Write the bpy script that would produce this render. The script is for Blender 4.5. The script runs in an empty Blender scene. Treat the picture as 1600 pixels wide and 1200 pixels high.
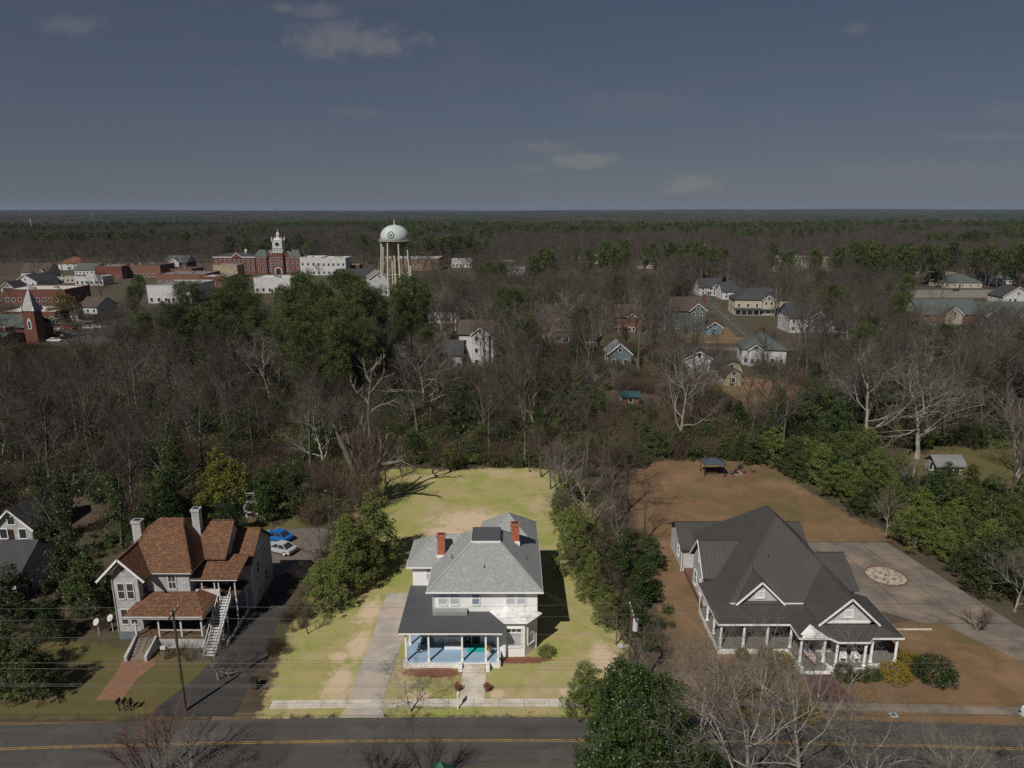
import bpy, math, random
from math import sin, cos, pi, radians, sqrt, atan2
from mathutils import Vector, Matrix, noise as mnoise

# ------------------------------------------------------------------ camera, sky, sun, exposure
SC = bpy.context.scene
COL = SC.collection
H = 46.0                      # drone height
FPX = 1109.0                  # focal length in photo pixels (1600 wide)
TH = math.atan((600 - 329) / FPX)
CS, SN = cos(TH), sin(TH)

cam = bpy.data.cameras.new('camera')
cam.sensor_fit = 'HORIZONTAL'; cam.sensor_width = 36.0
cam.lens = FPX / 1600 * 36.0
cam.clip_start = 0.5; cam.clip_end = 60000
camo = bpy.data.objects.new('camera', cam); COL.objects.link(camo)
camo.location = (0, 0, H)
camo.rotation_euler = (pi / 2 - TH, 0, 0)
SC.camera = camo

SUN_EL, SUN_AZ = radians(46), radians(210)      # azimuth clockwise from +Y: behind the camera, to the left
sd = Vector((sin(SUN_AZ) * cos(SUN_EL), cos(SUN_AZ) * cos(SUN_EL), sin(SUN_EL)))

world = bpy.data.worlds.new('World'); SC.world = world; world.use_nodes = True
SKY_STRENGTH = 0.050

sun = bpy.data.lights.new('sun', 'SUN'); sun.energy = 5.0; sun.angle = radians(0.5); sun.color = (1.0, 0.95, 0.87)
suno = bpy.data.objects.new('sun', sun); COL.objects.link(suno)
suno.rotation_euler = sd.to_track_quat('Z', 'Y').to_euler()

SC.view_settings.view_transform = 'Standard'
SC.view_settings.look = 'None'
SC.view_settings.gamma = 1.0
SC.view_settings.use_curve_mapping = False
SC.view_settings.exposure = -0.32
SC.render.engine = 'CYCLES'
SC.cycles.max_bounces = 4
SC.cycles.diffuse_bounces = 2
SC.cycles.glossy_bounces = 2
SC.cycles.transparent_max_bounces = 4
SC.cycles.use_denoising = False


def ray(px, py):
    u = (px - 800) / FPX; v = (600 - py) / FPX
    return Vector((u, CS + v * SN, -SN + v * CS))


def P(px, py, z=0.0):
    """photo pixel -> point on the plane at height z"""
    d = ray(px, py); t = (z - H) / d.z
    return Vector((d.x * t, d.y * t, z))


def project(p):
    x, y, z = p[0], p[1], p[2] - H
    depth = y * CS - z * SN
    if depth < 0.1: return None
    return (800 + FPX * x / depth, 600 - FPX * (y * SN + z * CS) / depth)


# ---- sky: Nishita, toned to the hazy grey blue of the photo, with a few small fair-weather clouds
def build_world():
    nt = world.node_tree; nt.nodes.clear()
    N = nt.nodes.new; L = nt.links.new
    out = N('ShaderNodeOutputWorld'); bg = N('ShaderNodeBackground')
    sky = N('ShaderNodeTexSky'); sky.sky_type = 'NISHITA'; sky.sun_disc = False
    sky.sun_elevation = SUN_EL; sky.sun_rotation = SUN_AZ
    sky.altitude = 250; sky.air_density = 1.0; sky.dust_density = 0.15; sky.ozone_density = 2.0
    hs = N('ShaderNodeHueSaturation'); hs.inputs['Saturation'].default_value = 0.86
    hs.inputs['Hue'].default_value = 0.507
    hs.inputs['Value'].default_value = 0.95
    gm = N('ShaderNodeGamma'); gm.inputs['Gamma'].default_value = .62      # evens out the bright horizon band, as the photo's sky is flat slate
    L(sky.outputs[0], gm.inputs['Color']); L(gm.outputs[0], hs.inputs['Color'])
    tc = N('ShaderNodeTexCoord')
    nz = N('ShaderNodeTexNoise'); nz.inputs['Scale'].default_value = 34; nz.inputs['Detail'].default_value = 7
    nz.inputs['Roughness'].default_value = 0.62
    L(tc.outputs['Generated'], nz.inputs['Vector'])

    def math_(op, a, b=None):
        m = N('ShaderNodeMath'); m.operation = op
        for i, x in enumerate((a, b)):
            if x is None: continue
            if isinstance(x, (int, float)): m.inputs[i].default_value = x
            else: L(x, m.inputs[i])
        return m.outputs[0]
    total = None
    clouds = [(552, 66, 112, 26, .85), (520, 52, 62, 22, .6), (497, 18, 40, 14, .55), (440, 12, 22, 10, .6), (908, 251, 66, 14, 1.2), (848, 230, 54, 13, .7),
              (1078, 289, 50, 18, 1.2), (1335, 45, 22, 11, .4), (105, 38, 48, 17, .5), (830, 262, 40, 8, .4),
              (560, 175, 60, 12, .25), (1590, 175, 60, 16, .3), (1545, 214, 75, 9, .5), (1440, 266, 190, 16, .35), (1000, 160, 110, 22, .22)]
    for cx, cy, w, h, amp in clouds:
        d = ray(cx, cy).normalized()
        e = Vector((1, 0, 0)); f = d.cross(e).normalized()
        e = f.cross(d).normalized()
        du = N('ShaderNodeVectorMath'); du.operation = 'DOT_PRODUCT'; L(tc.outputs['Generated'], du.inputs[0]); du.inputs[1].default_value = e * (FPX / w)
        dv = N('ShaderNodeVectorMath'); dv.operation = 'DOT_PRODUCT'; L(tc.outputs['Generated'], dv.inputs[0]); dv.inputs[1].default_value = f * (FPX / h)
        df = N('ShaderNodeVectorMath'); df.operation = 'DOT_PRODUCT'; L(tc.outputs['Generated'], df.inputs[0]); df.inputs[1].default_value = d
        u0 = du.outputs['Value']; v0 = dv.outputs['Value']
        off_u = (d.dot(e)) * FPX / w; off_v = (d.dot(f)) * FPX / h
        uu = math_('SUBTRACT', u0, off_u); vv = math_('SUBTRACT', v0, off_v)
        r = math_('SQRT', math_('ADD', math_('MULTIPLY', uu, uu), math_('MULTIPLY', vv, vv)))
        nn = math_('MULTIPLY', math_('SUBTRACT', nz.outputs[0], 0.5), 2.2 if w > 100 else 1.5)
        q = math_('ADD', r, nn)
        mr = N('ShaderNodeMapRange'); mr.interpolation_type = 'SMOOTHSTEP'
        mr.inputs['From Min'].default_value = 1.05; mr.inputs['From Max'].default_value = 0.25
        mr.inputs['To Min'].default_value = 0.0; mr.inputs['To Max'].default_value = amp
        L(q, mr.inputs['Value'])
        front = math_('GREATER_THAN', df.outputs['Value'], 0.5)
        m = math_('MULTIPLY', mr.outputs[0], front)
        total = m if total is None else math_('MAXIMUM', total, m)
    # faint high cirrus everywhere
    mp = N('ShaderNodeMapping'); mp.inputs['Scale'].default_value = (1.2, 2.0, 9.0); mp.inputs['Rotation'].default_value = (0.1, 0.25, 0.3)
    L(tc.outputs['Generated'], mp.inputs['Vector'])
    n2 = N('ShaderNodeTexNoise'); n2.inputs['Scale'].default_value = 2.4; n2.inputs['Detail'].default_value = 9; n2.inputs['Roughness'].default_value = .68
    n2.inputs['Distortion'].default_value = 0.7
    L(mp.outputs[0], n2.inputs['Vector'])
    m2 = N('ShaderNodeMapRange'); m2.inputs['From Min'].default_value = .52; m2.inputs['From Max'].default_value = .9
    m2.inputs['To Min'].default_value = 0; m2.inputs['To Max'].default_value = .30
    L(n2.outputs[0], m2.inputs['Value'])
    total = math_('MAXIMUM', total, m2.outputs[0])
    tint = N('ShaderNodeMix'); tint.data_type = 'RGBA'; tint.blend_type = 'MULTIPLY'; tint.inputs[0].default_value = 1.0
    L(hs.outputs[0], tint.inputs[6]); tint.inputs[7].default_value = (.93, .99, 1.19, 1)
    mix = N('ShaderNodeMix'); mix.data_type = 'RGBA'
    L(math_('MULTIPLY', total, 0.50), mix.inputs[0]); L(tint.outputs[2], mix.inputs[6]); mix.inputs[7].default_value = (5.2, 5.0, 4.8, 1)
    L(mix.outputs[2], bg.inputs['Color']); bg.inputs['Strength'].default_value = SKY_STRENGTH
    L(bg.outputs[0], out.inputs[0])


build_world()

# ------------------------------------------------------------------ materials
MATS = {}


def _new(name):
    m = bpy.data.materials.new(name); m.use_nodes = True
    nt = m.node_tree
    return m, nt, nt.nodes['Principled BSDF']


def mat(name, c1, c2=None, scale=1.0, rough=0.85, bump=0.0, bscale=None, metal=0.0, detail=5, c3=None, s3=0.1, rnd=0.0, spec=0.3, lo=.35, hi=.65):
    """two (or three) toned noise material with optional bump and per-object brightness variation"""
    if name in MATS: return MATS[name]
    m, nt, b = _new(name); N = nt.nodes.new; L = nt.links.new
    b.inputs['Roughness'].default_value = rough; b.inputs['Metallic'].default_value = metal
    b.inputs['Specular IOR Level'].default_value = spec
    geo = N('ShaderNodeNewGeometry')
    c2 = c2 or tuple(x * 0.8 for x in c1)
    nz = N('ShaderNodeTexNoise'); nz.inputs['Scale'].default_value = scale; nz.inputs['Detail'].default_value = detail; nz.inputs['Roughness'].default_value = .62
    L(geo.outputs['Position'], nz.inputs['Vector'])
    mr = N('ShaderNodeMapRange'); mr.inputs['From Min'].default_value = lo; mr.inputs['From Max'].default_value = hi
    L(nz.outputs[0], mr.inputs['Value'])
    mx = N('ShaderNodeMix'); mx.data_type = 'RGBA'
    L(mr.outputs[0], mx.inputs[0]); mx.inputs[6].default_value = (*c1, 1); mx.inputs[7].default_value = (*c2, 1)
    col = mx.outputs[2]
    if c3:
        n3 = N('ShaderNodeTexNoise'); n3.inputs['Scale'].default_value = s3; n3.inputs['Detail'].default_value = 6; n3.inputs['Roughness'].default_value = .6
        L(geo.outputs['Position'], n3.inputs['Vector'])
        r3 = N('ShaderNodeMapRange'); r3.inputs['From Min'].default_value = .48; r3.inputs['From Max'].default_value = .66
        L(n3.outputs[0], r3.inputs['Value'])
        m3 = N('ShaderNodeMix'); m3.data_type = 'RGBA'
        L(r3.outputs[0], m3.inputs[0]); L(col, m3.inputs[6]); m3.inputs[7].default_value = (*c3, 1)
        col = m3.outputs[2]
    if rnd:
        oi = N('ShaderNodeObjectInfo'); mm = N('ShaderNodeMapRange')
        mm.inputs['To Min'].default_value = 1 - rnd; mm.inputs['To Max'].default_value = 1 + rnd
        L(oi.outputs['Random'], mm.inputs['Value'])
        hv = N('ShaderNodeHueSaturation'); L(mm.outputs[0], hv.inputs['Value']); L(col, hv.inputs['Color'])
        col = hv.outputs[0]
    L(col, b.inputs['Base Color'])
    if bump:
        nb = N('ShaderNodeTexNoise'); nb.inputs['Scale'].default_value = bscale or scale * 6; nb.inputs['Detail'].default_value = 4
        L(geo.outputs['Position'], nb.inputs['Vector'])
        bp = N('ShaderNodeBump'); bp.inputs['Strength'].default_value = bump; bp.inputs['Distance'].default_value = .05
        L(nb.outputs[0], bp.inputs['Height']); L(bp.outputs[0], b.inputs['Normal'])
    MATS[name] = m
    return m


def lined(name, c1, c2, period, axis='z', rough=.7, strength=.5, dist=.02, nscale=2.0, speck=None, line_dark=0.0, metal=0.0, spec=.3):
    """siding courses, shingle courses or standing seams: a repeated relief along one world axis ('seam' picks x or y by the slope)"""
    if name in MATS: return MATS[name]
    m, nt, b = _new(name); N = nt.nodes.new; L = nt.links.new
    b.inputs['Roughness'].default_value = rough; b.inputs['Metallic'].default_value = metal; b.inputs['Specular IOR Level'].default_value = spec
    geo = N('ShaderNodeNewGeometry'); sep = N('ShaderNodeSeparateXYZ'); L(geo.outputs['Position'], sep.inputs[0])

    def M(op, a, c=None):
        q = N('ShaderNodeMath'); q.operation = op
        for i, x in enumerate((a, c)):
            if x is None: continue
            if isinstance(x, (int, float)): q.inputs[i].default_value = x
            else: L(x, q.inputs[i])
        return q.outputs[0]
    if axis == 'z': co = sep.outputs[2]
    elif axis == 'x': co = sep.outputs[0]
    elif axis == 'y': co = sep.outputs[1]
    else:
        sn = N('ShaderNodeSeparateXYZ'); L(geo.outputs['True Normal'], sn.inputs[0])
        g = M('GREATER_THAN', M('ABSOLUTE', sn.outputs[0]), M('ABSOLUTE', sn.outputs[1]))
        co = M('ADD', M('MULTIPLY', sep.outputs[1], g), M('MULTIPLY', sep.outputs[0], M('SUBTRACT', 1.0, g)))
    fr = M('FRACT', M('DIVIDE', co, period))
    nz = N('ShaderNodeTexNoise'); nz.inputs['Scale'].default_value = nscale; nz.inputs['Detail'].default_value = 6; nz.inputs['Roughness'].default_value = .65
    L(geo.outputs['Position'], nz.inputs['Vector'])
    mr = N('ShaderNodeMapRange'); mr.inputs['From Min'].default_value = .35; mr.inputs['From Max'].default_value = .65; L(nz.outputs[0], mr.inputs['Value'])
    mx = N('ShaderNodeMix'); mx.data_type = 'RGBA'; L(mr.outputs[0], mx.inputs[0])
    mx.inputs[6].default_value = (*c1, 1); mx.inputs[7].default_value = (*c2, 1)
    col = mx.outputs[2]
    if speck:
        vo = N('ShaderNodeTexVoronoi'); vo.inputs['Scale'].default_value = 4.5
        mp = N('ShaderNodeMapping'); mp.inputs['Scale'].default_value = (1, 1, 2.2); L(geo.outputs['Position'], mp.inputs['Vector']); L(mp.outputs[0], vo.inputs['Vector'])
        sv = N('ShaderNodeSeparateColor'); L(vo.outputs['Color'], sv.inputs[0])
        r2 = N('ShaderNodeMapRange'); r2.inputs['From Min'].default_value = .62; r2.inputs['From Max'].default_value = .95; L(sv.outputs[0], r2.inputs['Value'])
        m2 = N('ShaderNodeMix'); m2.data_type = 'RGBA'; L(r2.outputs[0], m2.inputs[0]); L(col, m2.inputs[6]); m2.inputs[7].default_value = (*speck, 1)
        col = m2.outputs[2]
    if line_dark:
        ln = M('LESS_THAN', fr, 0.14)
        m4 = N('ShaderNodeMix'); m4.data_type = 'RGBA'; m4.blend_type = 'MULTIPLY'; L(M('MULTIPLY', ln, line_dark), m4.inputs[0]); L(col, m4.inputs[6]); m4.inputs[7].default_value = (.25, .25, .25, 1)
        col = m4.outputs[2]
    L(col, b.inputs['Base Color'])
    bp = N('ShaderNodeBump'); bp.inputs['Strength'].default_value = strength; bp.inputs['Distance'].default_value = dist
    hgt = M('LESS_THAN', fr, 0.12) if axis == 'seam' else fr
    L(hgt, bp.inputs['Height']); L(bp.outputs[0], b.inputs['Normal'])
    MATS[name] = m
    return m


def glass(name='window_glass', c=(.03, .035, .045), rough=.08):
    if name in MATS: return MATS[name]
    m, nt, b = _new(name)
    b.inputs['Base Color'].default_value = (*c, 1); b.inputs['Roughness'].default_value = rough; b.inputs['Specular IOR Level'].default_value = .6
    MATS[name] = m
    return m


def leafmat(name, c1, c2, rnd=.25, rough=.6, trans=.25):
    """leaves: colour varies from leaf to leaf and from tree to tree, a little light passes through"""
    if name in MATS: return MATS[name]
    m, nt, b = _new(name); N = nt.nodes.new; L = nt.links.new
    geo = N('ShaderNodeNewGeometry'); oi = N('ShaderNodeObjectInfo')
    mx = N('ShaderNodeMix'); mx.data_type = 'RGBA'; L(geo.outputs['Random Per Island'], mx.inputs[0])
    mx.inputs[6].default_value = (*c1, 1); mx.inputs[7].default_value = (*c2, 1)
    mm = N('ShaderNodeMapRange'); mm.inputs['To Min'].default_value = 1 - rnd; mm.inputs['To Max'].default_value = 1 + rnd; L(oi.outputs['Random'], mm.inputs['Value'])
    hv = N('ShaderNodeHueSaturation'); L(mm.outputs[0], hv.inputs['Value']); L(mx.outputs[2], hv.inputs['Color'])
    L(hv.outputs[0], b.inputs['Base Color']); b.inputs['Roughness'].default_value = rough; b.inputs['Specular IOR Level'].default_value = .35
    if trans:
        tr = N('ShaderNodeBsdfTranslucent'); L(hv.outputs[0], tr.inputs['Color'])
        ms = N('ShaderNodeMixShader'); ms.inputs[0].default_value = trans
        L(b.outputs[0], ms.inputs[1]); L(tr.outputs[0], ms.inputs[2])
        L(ms.outputs[0], nt.nodes['Material Output'].inputs['Surface'])
    MATS[name] = m
    return m


# ------------------------------------------------------------------ mesh helpers
class MB:
    def __init__(s): s.v = []; s.f = []; s.mi = []; s.cur = 0

    def add(s, vs, fs):
        n = len(s.v); s.v.extend(tuple(x) for x in vs)
        for f in fs: s.f.append(tuple(i + n for i in f)); s.mi.append(s.cur)

    def box(s, x0, x1, y0, y1, z0, z1):
        s.add([(x0, y0, z0), (x1, y0, z0), (x1, y1, z0), (x0, y1, z0), (x0, y0, z1), (x1, y0, z1), (x1, y1, z1), (x0, y1, z1)],
              [(0, 3, 2, 1), (4, 5, 6, 7), (0, 1, 5, 4), (1, 2, 6, 5), (2, 3, 7, 6), (3, 0, 4, 7)]); return s

    def bar(s, p0, p1, w, h=None):
        """rectangular bar from p0 to p1"""
        h = h or w; p0 = Vector(p0); p1 = Vector(p1); d = (p1 - p0).normalized()
        a = d.cross(Vector((0, 0, 1)))
        if a.length < 1e-3: a = Vector((1, 0, 0))
        a.normalize(); b = a.cross(d)
        a *= w / 2; b *= h / 2
        vs = [p0 - a - b, p0 + a - b, p0 + a + b, p0 - a + b, p1 - a - b, p1 + a - b, p1 + a + b, p1 - a + b]
        s.add(vs, [(0, 3, 2, 1), (4, 5, 6, 7), (0, 1, 5, 4), (1, 2, 6, 5), (2, 3, 7, 6), (3, 0, 4, 7)]); return s

    def prism(s, pts, z0, z1):
        n = len(pts)
        vs = [(p[0], p[1], z0) for p in pts] + [(p[0], p[1], z1) for p in pts]
        s.add(vs, [tuple(range(n - 1, -1, -1)), tuple(range(n, 2 * n))] + [(i, (i + 1) % n, n + (i + 1) % n, n + i) for i in range(n)]); return s

    def slab(s, pts, th=.14):
        """a sloping polygon given thickness downwards"""
        n = len(pts)
        vs = [tuple(p) for p in pts] + [(p[0], p[1], p[2] - th) for p in pts]
        s.add(vs, [tuple(range(n)), tuple(range(2 * n - 1, n - 1, -1))] + [(i, n + i, n + (i + 1) % n, (i + 1) % n) for i in range(n)]); return s

    def tube(s, p0, p1, r0, r1=None, n=8, cap=True):
        r1 = r0 if r1 is None else r1; p0 = Vector(p0); p1 = Vector(p1); d = (p1 - p0).normalized()
        a = d.orthogonal().normalized(); b = d.cross(a)
        vs = []
        for p, r in ((p0, r0), (p1, r1)):
            for i in range(n):
                t = 2 * pi * i / n; vs.append(p + a * (r * cos(t)) + b * (r * sin(t)))
        fs = [(i, (i + 1) % n, n + (i + 1) % n, n + i) for i in range(n)]
        if cap: fs += [tuple(range(n - 1, -1, -1)), tuple(range(n, 2 * n))]
        s.add(vs, fs); return s

    def lathe(s, cx, cy, prof, n=20, cap=True):
        vs = []; k = len(prof)
        for r, z in prof:
            for i in range(n):
                t = 2 * pi * i / n; vs.append((cx + r * cos(t), cy + r * sin(t), z))
        fs = [(j * n + i, j * n + (i + 1) % n, (j + 1) * n + (i + 1) % n, (j + 1) * n + i) for j in range(k - 1) for i in range(n)]
        if cap: fs += [tuple(range(n - 1, -1, -1)), tuple(range((k - 1) * n, k * n))]
        s.add(vs, fs); return s

    def hip(s, x0, x1, y0, y1, z0, rx0, rx1, ry0, ry1, z1):
        """hip roof: eave rectangle, top rectangle (may shrink to a ridge or a point)"""
        e = [(x0, y0, z0), (x1, y0, z0), (x1, y1, z0), (x0, y1, z0)]
        t = [(rx0, ry0, z1), (rx1, ry0, z1), (rx1, ry1, z1), (rx0, ry1, z1)]
        s.add(e, [(3, 2, 1, 0)])
        for i in range(4):
            j = (i + 1) % 4; q = [e[i], e[j], t[j], t[i]]; u = []
            for p in q:
                if p not in u: u.append(p)
            if len(u) > 2: s.add(u, [tuple(range(len(u)))])
        u = []
        for p in t:
            if p not in u: u.append(p)
        if len(u) > 2: s.add(u, [tuple(range(len(u)))])
        return s

    def gable(s, axis, c, hw, z0, z1, a0, a1, th=.16):
        """gable roof slabs. axis = ridge direction; c = ridge coordinate on the other axis; hw half width"""
        for sg in (-1, 1):
            if axis == 'y': pts = [(c, a0, z1), (c, a1, z1), (c + sg * hw, a1, z0), (c + sg * hw, a0, z0)]
            else: pts = [(a0, c, z1), (a1, c, z1), (a1, c + sg * hw, z0), (a0, c + sg * hw, z0)]
            s.slab(pts, th)
        return s

    def gablewall(s, axis, c, hw, z0, z1, a0, a1):
        """triangular attic wall prism under a gable"""
        if axis == 'y': A = [(c - hw, a0, z0), (c + hw, a0, z0), (c, a0, z1)]; B = [(x, a1, z) for x, _, z in A]
        else: A = [(a0, c - hw, z0), (a0, c + hw, z0), (a0, c, z1)]; B = [(a1, y, z) for _, y, z in A]
        s.add(A + B, [(0, 1, 2), (5, 4, 3), (0, 3, 4, 1), (1, 4, 5, 2), (2, 5, 3, 0)]); return s

    def mesh(s, name, mats, off=(0, 0, 0), smooth=False):
        me = bpy.data.meshes.new(name)
        ox, oy, oz = off
        me.from_pydata([(x - ox, y - oy, z - oz) for x, y, z in s.v], [], s.f)
        for m in (mats if isinstance(mats, (list, tuple)) else [mats]): me.materials.append(m)
        if any(s.mi): me.polygons.foreach_set('material_index', s.mi)
        if smooth: me.polygons.foreach_set('use_smooth', [True] * len(me.polygons))
        me.update()
        return me

    def build(s, name, mats, parent=None, smooth=False, local=False):
        off = (0, 0, 0) if (parent is None or local) else worldloc(parent)
        o = bpy.data.objects.new(name, s.mesh(name, mats, off, smooth)); COL.objects.link(o)
        if parent is not None: o.parent = parent
        return o


def worldloc(o):
    v = Vector(o.location)
    while o.parent is not None:
        o = o.parent; v += Vector(o.location)
    return v


def tag(o, label=None, cat=None, group=None, kind=None):
    if label: o['label'] = label
    if cat: o['category'] = cat
    if group: o['group'] = group
    if kind: o['kind'] = kind
    return o


def thing(name, loc, label, cat, group=None, rz=0.0):
    o = bpy.data.objects.new(name, None); COL.objects.link(o); o.location = loc; o.rotation_euler = (0, 0, rz)
    o.empty_display_size = .3
    return tag(o, label, cat, group)


def struct(name, mb, m, parent=None):
    o = mb.build(name, m, parent)
    if parent is None: o['kind'] = 'structure'
    return o


def inst(name, mesh, parent, loc, rz=0.0, scale=None):
    """a part that shares mesh data"""
    o = bpy.data.objects.new(name, mesh); COL.objects.link(o); o.parent = parent; o.location = loc; o.rotation_euler = (0, 0, rz)
    if scale: o.scale = scale
    return o


# windows: frame mesh (faces -Y, origin at bottom centre) with glass panes as sub-parts
_WIN = {}


def window(parent, pos, w, h, ang=0.0, trim=None, gl=None, split=True, t=.1, local=False, mull=0, name='window'):
    trim = trim or MATS['white_trim']; gl = gl or MATS['window_glass']
    key = (round(w, 2), round(h, 2), trim.name, gl.name, split, t, mull)
    if key not in _WIN:
        f = MB(); d = .07
        f.box(-w / 2 - t, -w / 2, -d, .03, -t, h + t).box(w / 2, w / 2 + t, -d, .03, -t, h + t)
        f.box(-w / 2, w / 2, -d, .03, h, h + t).box(-w / 2 - .02, w / 2 + .02, -d - .05, .03, -t, 0)
        if split: f.box(-w / 2, w / 2, -.055, .02, h * .5 - .04, h * .5 + .04)
        for k in range(mull):
            x = -w / 2 + w * (k + 1) / (mull + 1); f.box(x - .025, x + .025, -.05, .02, .002, h - .002)
        p = MB(); hh = (h * .5 - .04) if split else h
        p.box(-w / 2, w / 2, -.03, .015, 0, hh)
        _WIN[key] = (f.mesh('window_frame', trim), p.mesh('pane', gl), hh)
    fm, pm, hh = _WIN[key]
    base = Vector((0, 0, 0)) if local else worldloc(parent)
    o = inst(name, fm, parent, Vector(pos) - base, ang)
    inst('pane', pm, o, (0, 0, 0))
    if split: inst('pane', pm, o, (0, .004, h * .5 + .04))
    return o


def copy_tree(o, parent=None):
    c = o.copy(); COL.objects.link(c); c.parent = parent
    for ch in list(o.children): copy_tree(ch, c)
    return c


F_FRONT, F_RIGHT, F_BACK, F_LEFT = 0.0, pi / 2, pi, -pi / 2

PATCHES = [(-6.2, 100.0, 6.0, 4.2), (-9.5, 96.5, 3.6, 2.2), (-17.3, 62.0, 1.6, 3.0), (-16.7, 68.3, 1.3, 3.0), (-18.3, 66.3, 1.2, 1.0), (5.3, 60.6, .8, .6), (-1.4, 60.3, .9, .6), (-16.8, 75.0, 1.5, 3.0), (9.8, 66.0, 1.6, 3.0), (-9.0, 60.2, 1.2, .6)]
MULCHES = [(-8.1, 63.7, 3.3, .8), (0.8, 65.7, 2.9, .6)]


def lawn_mat(name, c1, c2, c3, s3, extra=None, patches=False):
    """mown grass in three tones with fine blade speckle; worn earth and mulch where the lawn really is bare"""
    m, nt, b = _new(name); N = nt.nodes.new; L = nt.links.new
    b.inputs['Roughness'].default_value = .95; b.inputs['Specular IOR Level'].default_value = .15
    geo = N('ShaderNodeNewGeometry')

    def noise(sc, det=6, ro=.65):
        n = N('ShaderNodeTexNoise'); n.inputs['Scale'].default_value = sc; n.inputs['Detail'].default_value = det; n.inputs['Roughness'].default_value = ro
        L(geo.outputs['Position'], n.inputs['Vector']); return n.outputs[0]

    def rng(v, a, c, lo=0., hi=1.):
        r = N('ShaderNodeMapRange'); r.inputs['From Min'].default_value = a; r.inputs['From Max'].default_value = c; r.inputs['To Min'].default_value = lo; r.inputs['To Max'].default_value = hi
        L(v, r.inputs['Value']); return r.outputs[0]

    def mixc(f, a, c):
        x = N('ShaderNodeMix'); x.data_type = 'RGBA'; L(f, x.inputs[0])
        for i, q in ((6, a), (7, c)):
            if isinstance(q, tuple): x.inputs[i].default_value = (*q, 1)
            else: L(q, x.inputs[i])
        return x.outputs[2]

    def M(op, a, c):
        q = N('ShaderNodeMath'); q.operation = op
        for i, v in enumerate((a, c)):
            if isinstance(v, (int, float)): q.inputs[i].default_value = v
            else: L(v, q.inputs[i])
        return q.outputs[0]
    col = mixc(rng(noise(.23, 8), .38, .62), c1, c2)
    col = mixc(rng(noise(s3, 7, .7), .48, .64), col, c3)
    if extra: col = mixc(rng(noise(.11, 9, .72), .50, .66), col, extra)
    if patches:
        sep = N('ShaderNodeSeparateXYZ'); L(geo.outputs['Position'], sep.inputs[0]); nz = noise(.9, 7, .7)
        for lst, cc in ((PATCHES, (.56, .43, .30)), (MULCHES, (.20, .085, .055))):
            tot = None
            for cx, cy, rx, ry in lst:
                u = M('DIVIDE', M('SUBTRACT', sep.outputs[0], cx), rx); v = M('DIVIDE', M('SUBTRACT', sep.outputs[1], cy), ry)
                r = M('SQRT', M('ADD', M('MULTIPLY', u, u), M('MULTIPLY', v, v)), 0)
                q = rng(M('ADD', r, M('MULTIPLY', M('SUBTRACT', nz, .5), 2.2 if cc[0] > .3 else 1.6)), 1.15, .55 if cc[0] > .3 else .85)
                tot = q if tot is None else M('MAXIMUM', tot, q)
            col = mixc(tot, col, cc)
    # thins out into leaf litter towards its real edge (attribute 'edge' = metres from the outline)
    at = N('ShaderNodeAttribute'); at.attribute_name = 'edge'
    lit = mixc(rng(noise(.35), .35, .65), (.092, .066, .045), (.062, .050, .033))
    fade = rng(M('ADD', at.outputs['Fac'], M('MULTIPLY', M('SUBTRACT', noise(.8, 8, .7), .5), 5.0)), .1, .9)
    col = mixc(fade, lit, col)
    sp = rng(noise(7.0, 3, .8), .3, .7, .78, 1.2)
    hv = N('ShaderNodeHueSaturation'); L(sp, hv.inputs['Value']); L(col, hv.inputs['Color'])
    L(hv.outputs[0], b.inputs['Base Color'])
    bp = N('ShaderNodeBump'); bp.inputs['Strength'].default_value = .6; bp.inputs['Distance'].default_value = .06
    L(noise(11, 3), bp.inputs['Height']); L(bp.outputs[0], b.inputs['Normal'])
    MATS[name] = m
    return m


# ------------------------------------------------------------------ common materials
WHITE = mat('white_paint', (.80, .80, .78), (.74, .74, .72), .6, .55)
MATS['white_trim'] = mat('white_trim', (.80, .80, .79), (.72, .72, .70), .8, .5)
glass()
SIDING = lined('white_lap_siding', (.82, .82, .81), (.77, .77, .76), .14, 'z', .6, .35, .02, .5)
CONC = mat('pale_concrete', (.60, .56, .48), (.47, .43, .36), .7, .9, .25, 9, c3=(.42, .36, .27), s3=.35)
CONC_OLD = mat('weathered_concrete', (.185, .160, .135), (.125, .108, .092), .5, .92, .3, 8, c3=(.25, .195, .145), s3=.22)
CONC_DRIVE = mat('driveway_concrete', (.43, .395, .36), (.31, .28, .25), .6, .9, .3, 9, c3=(.45, .36, .27), s3=.22)


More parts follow.
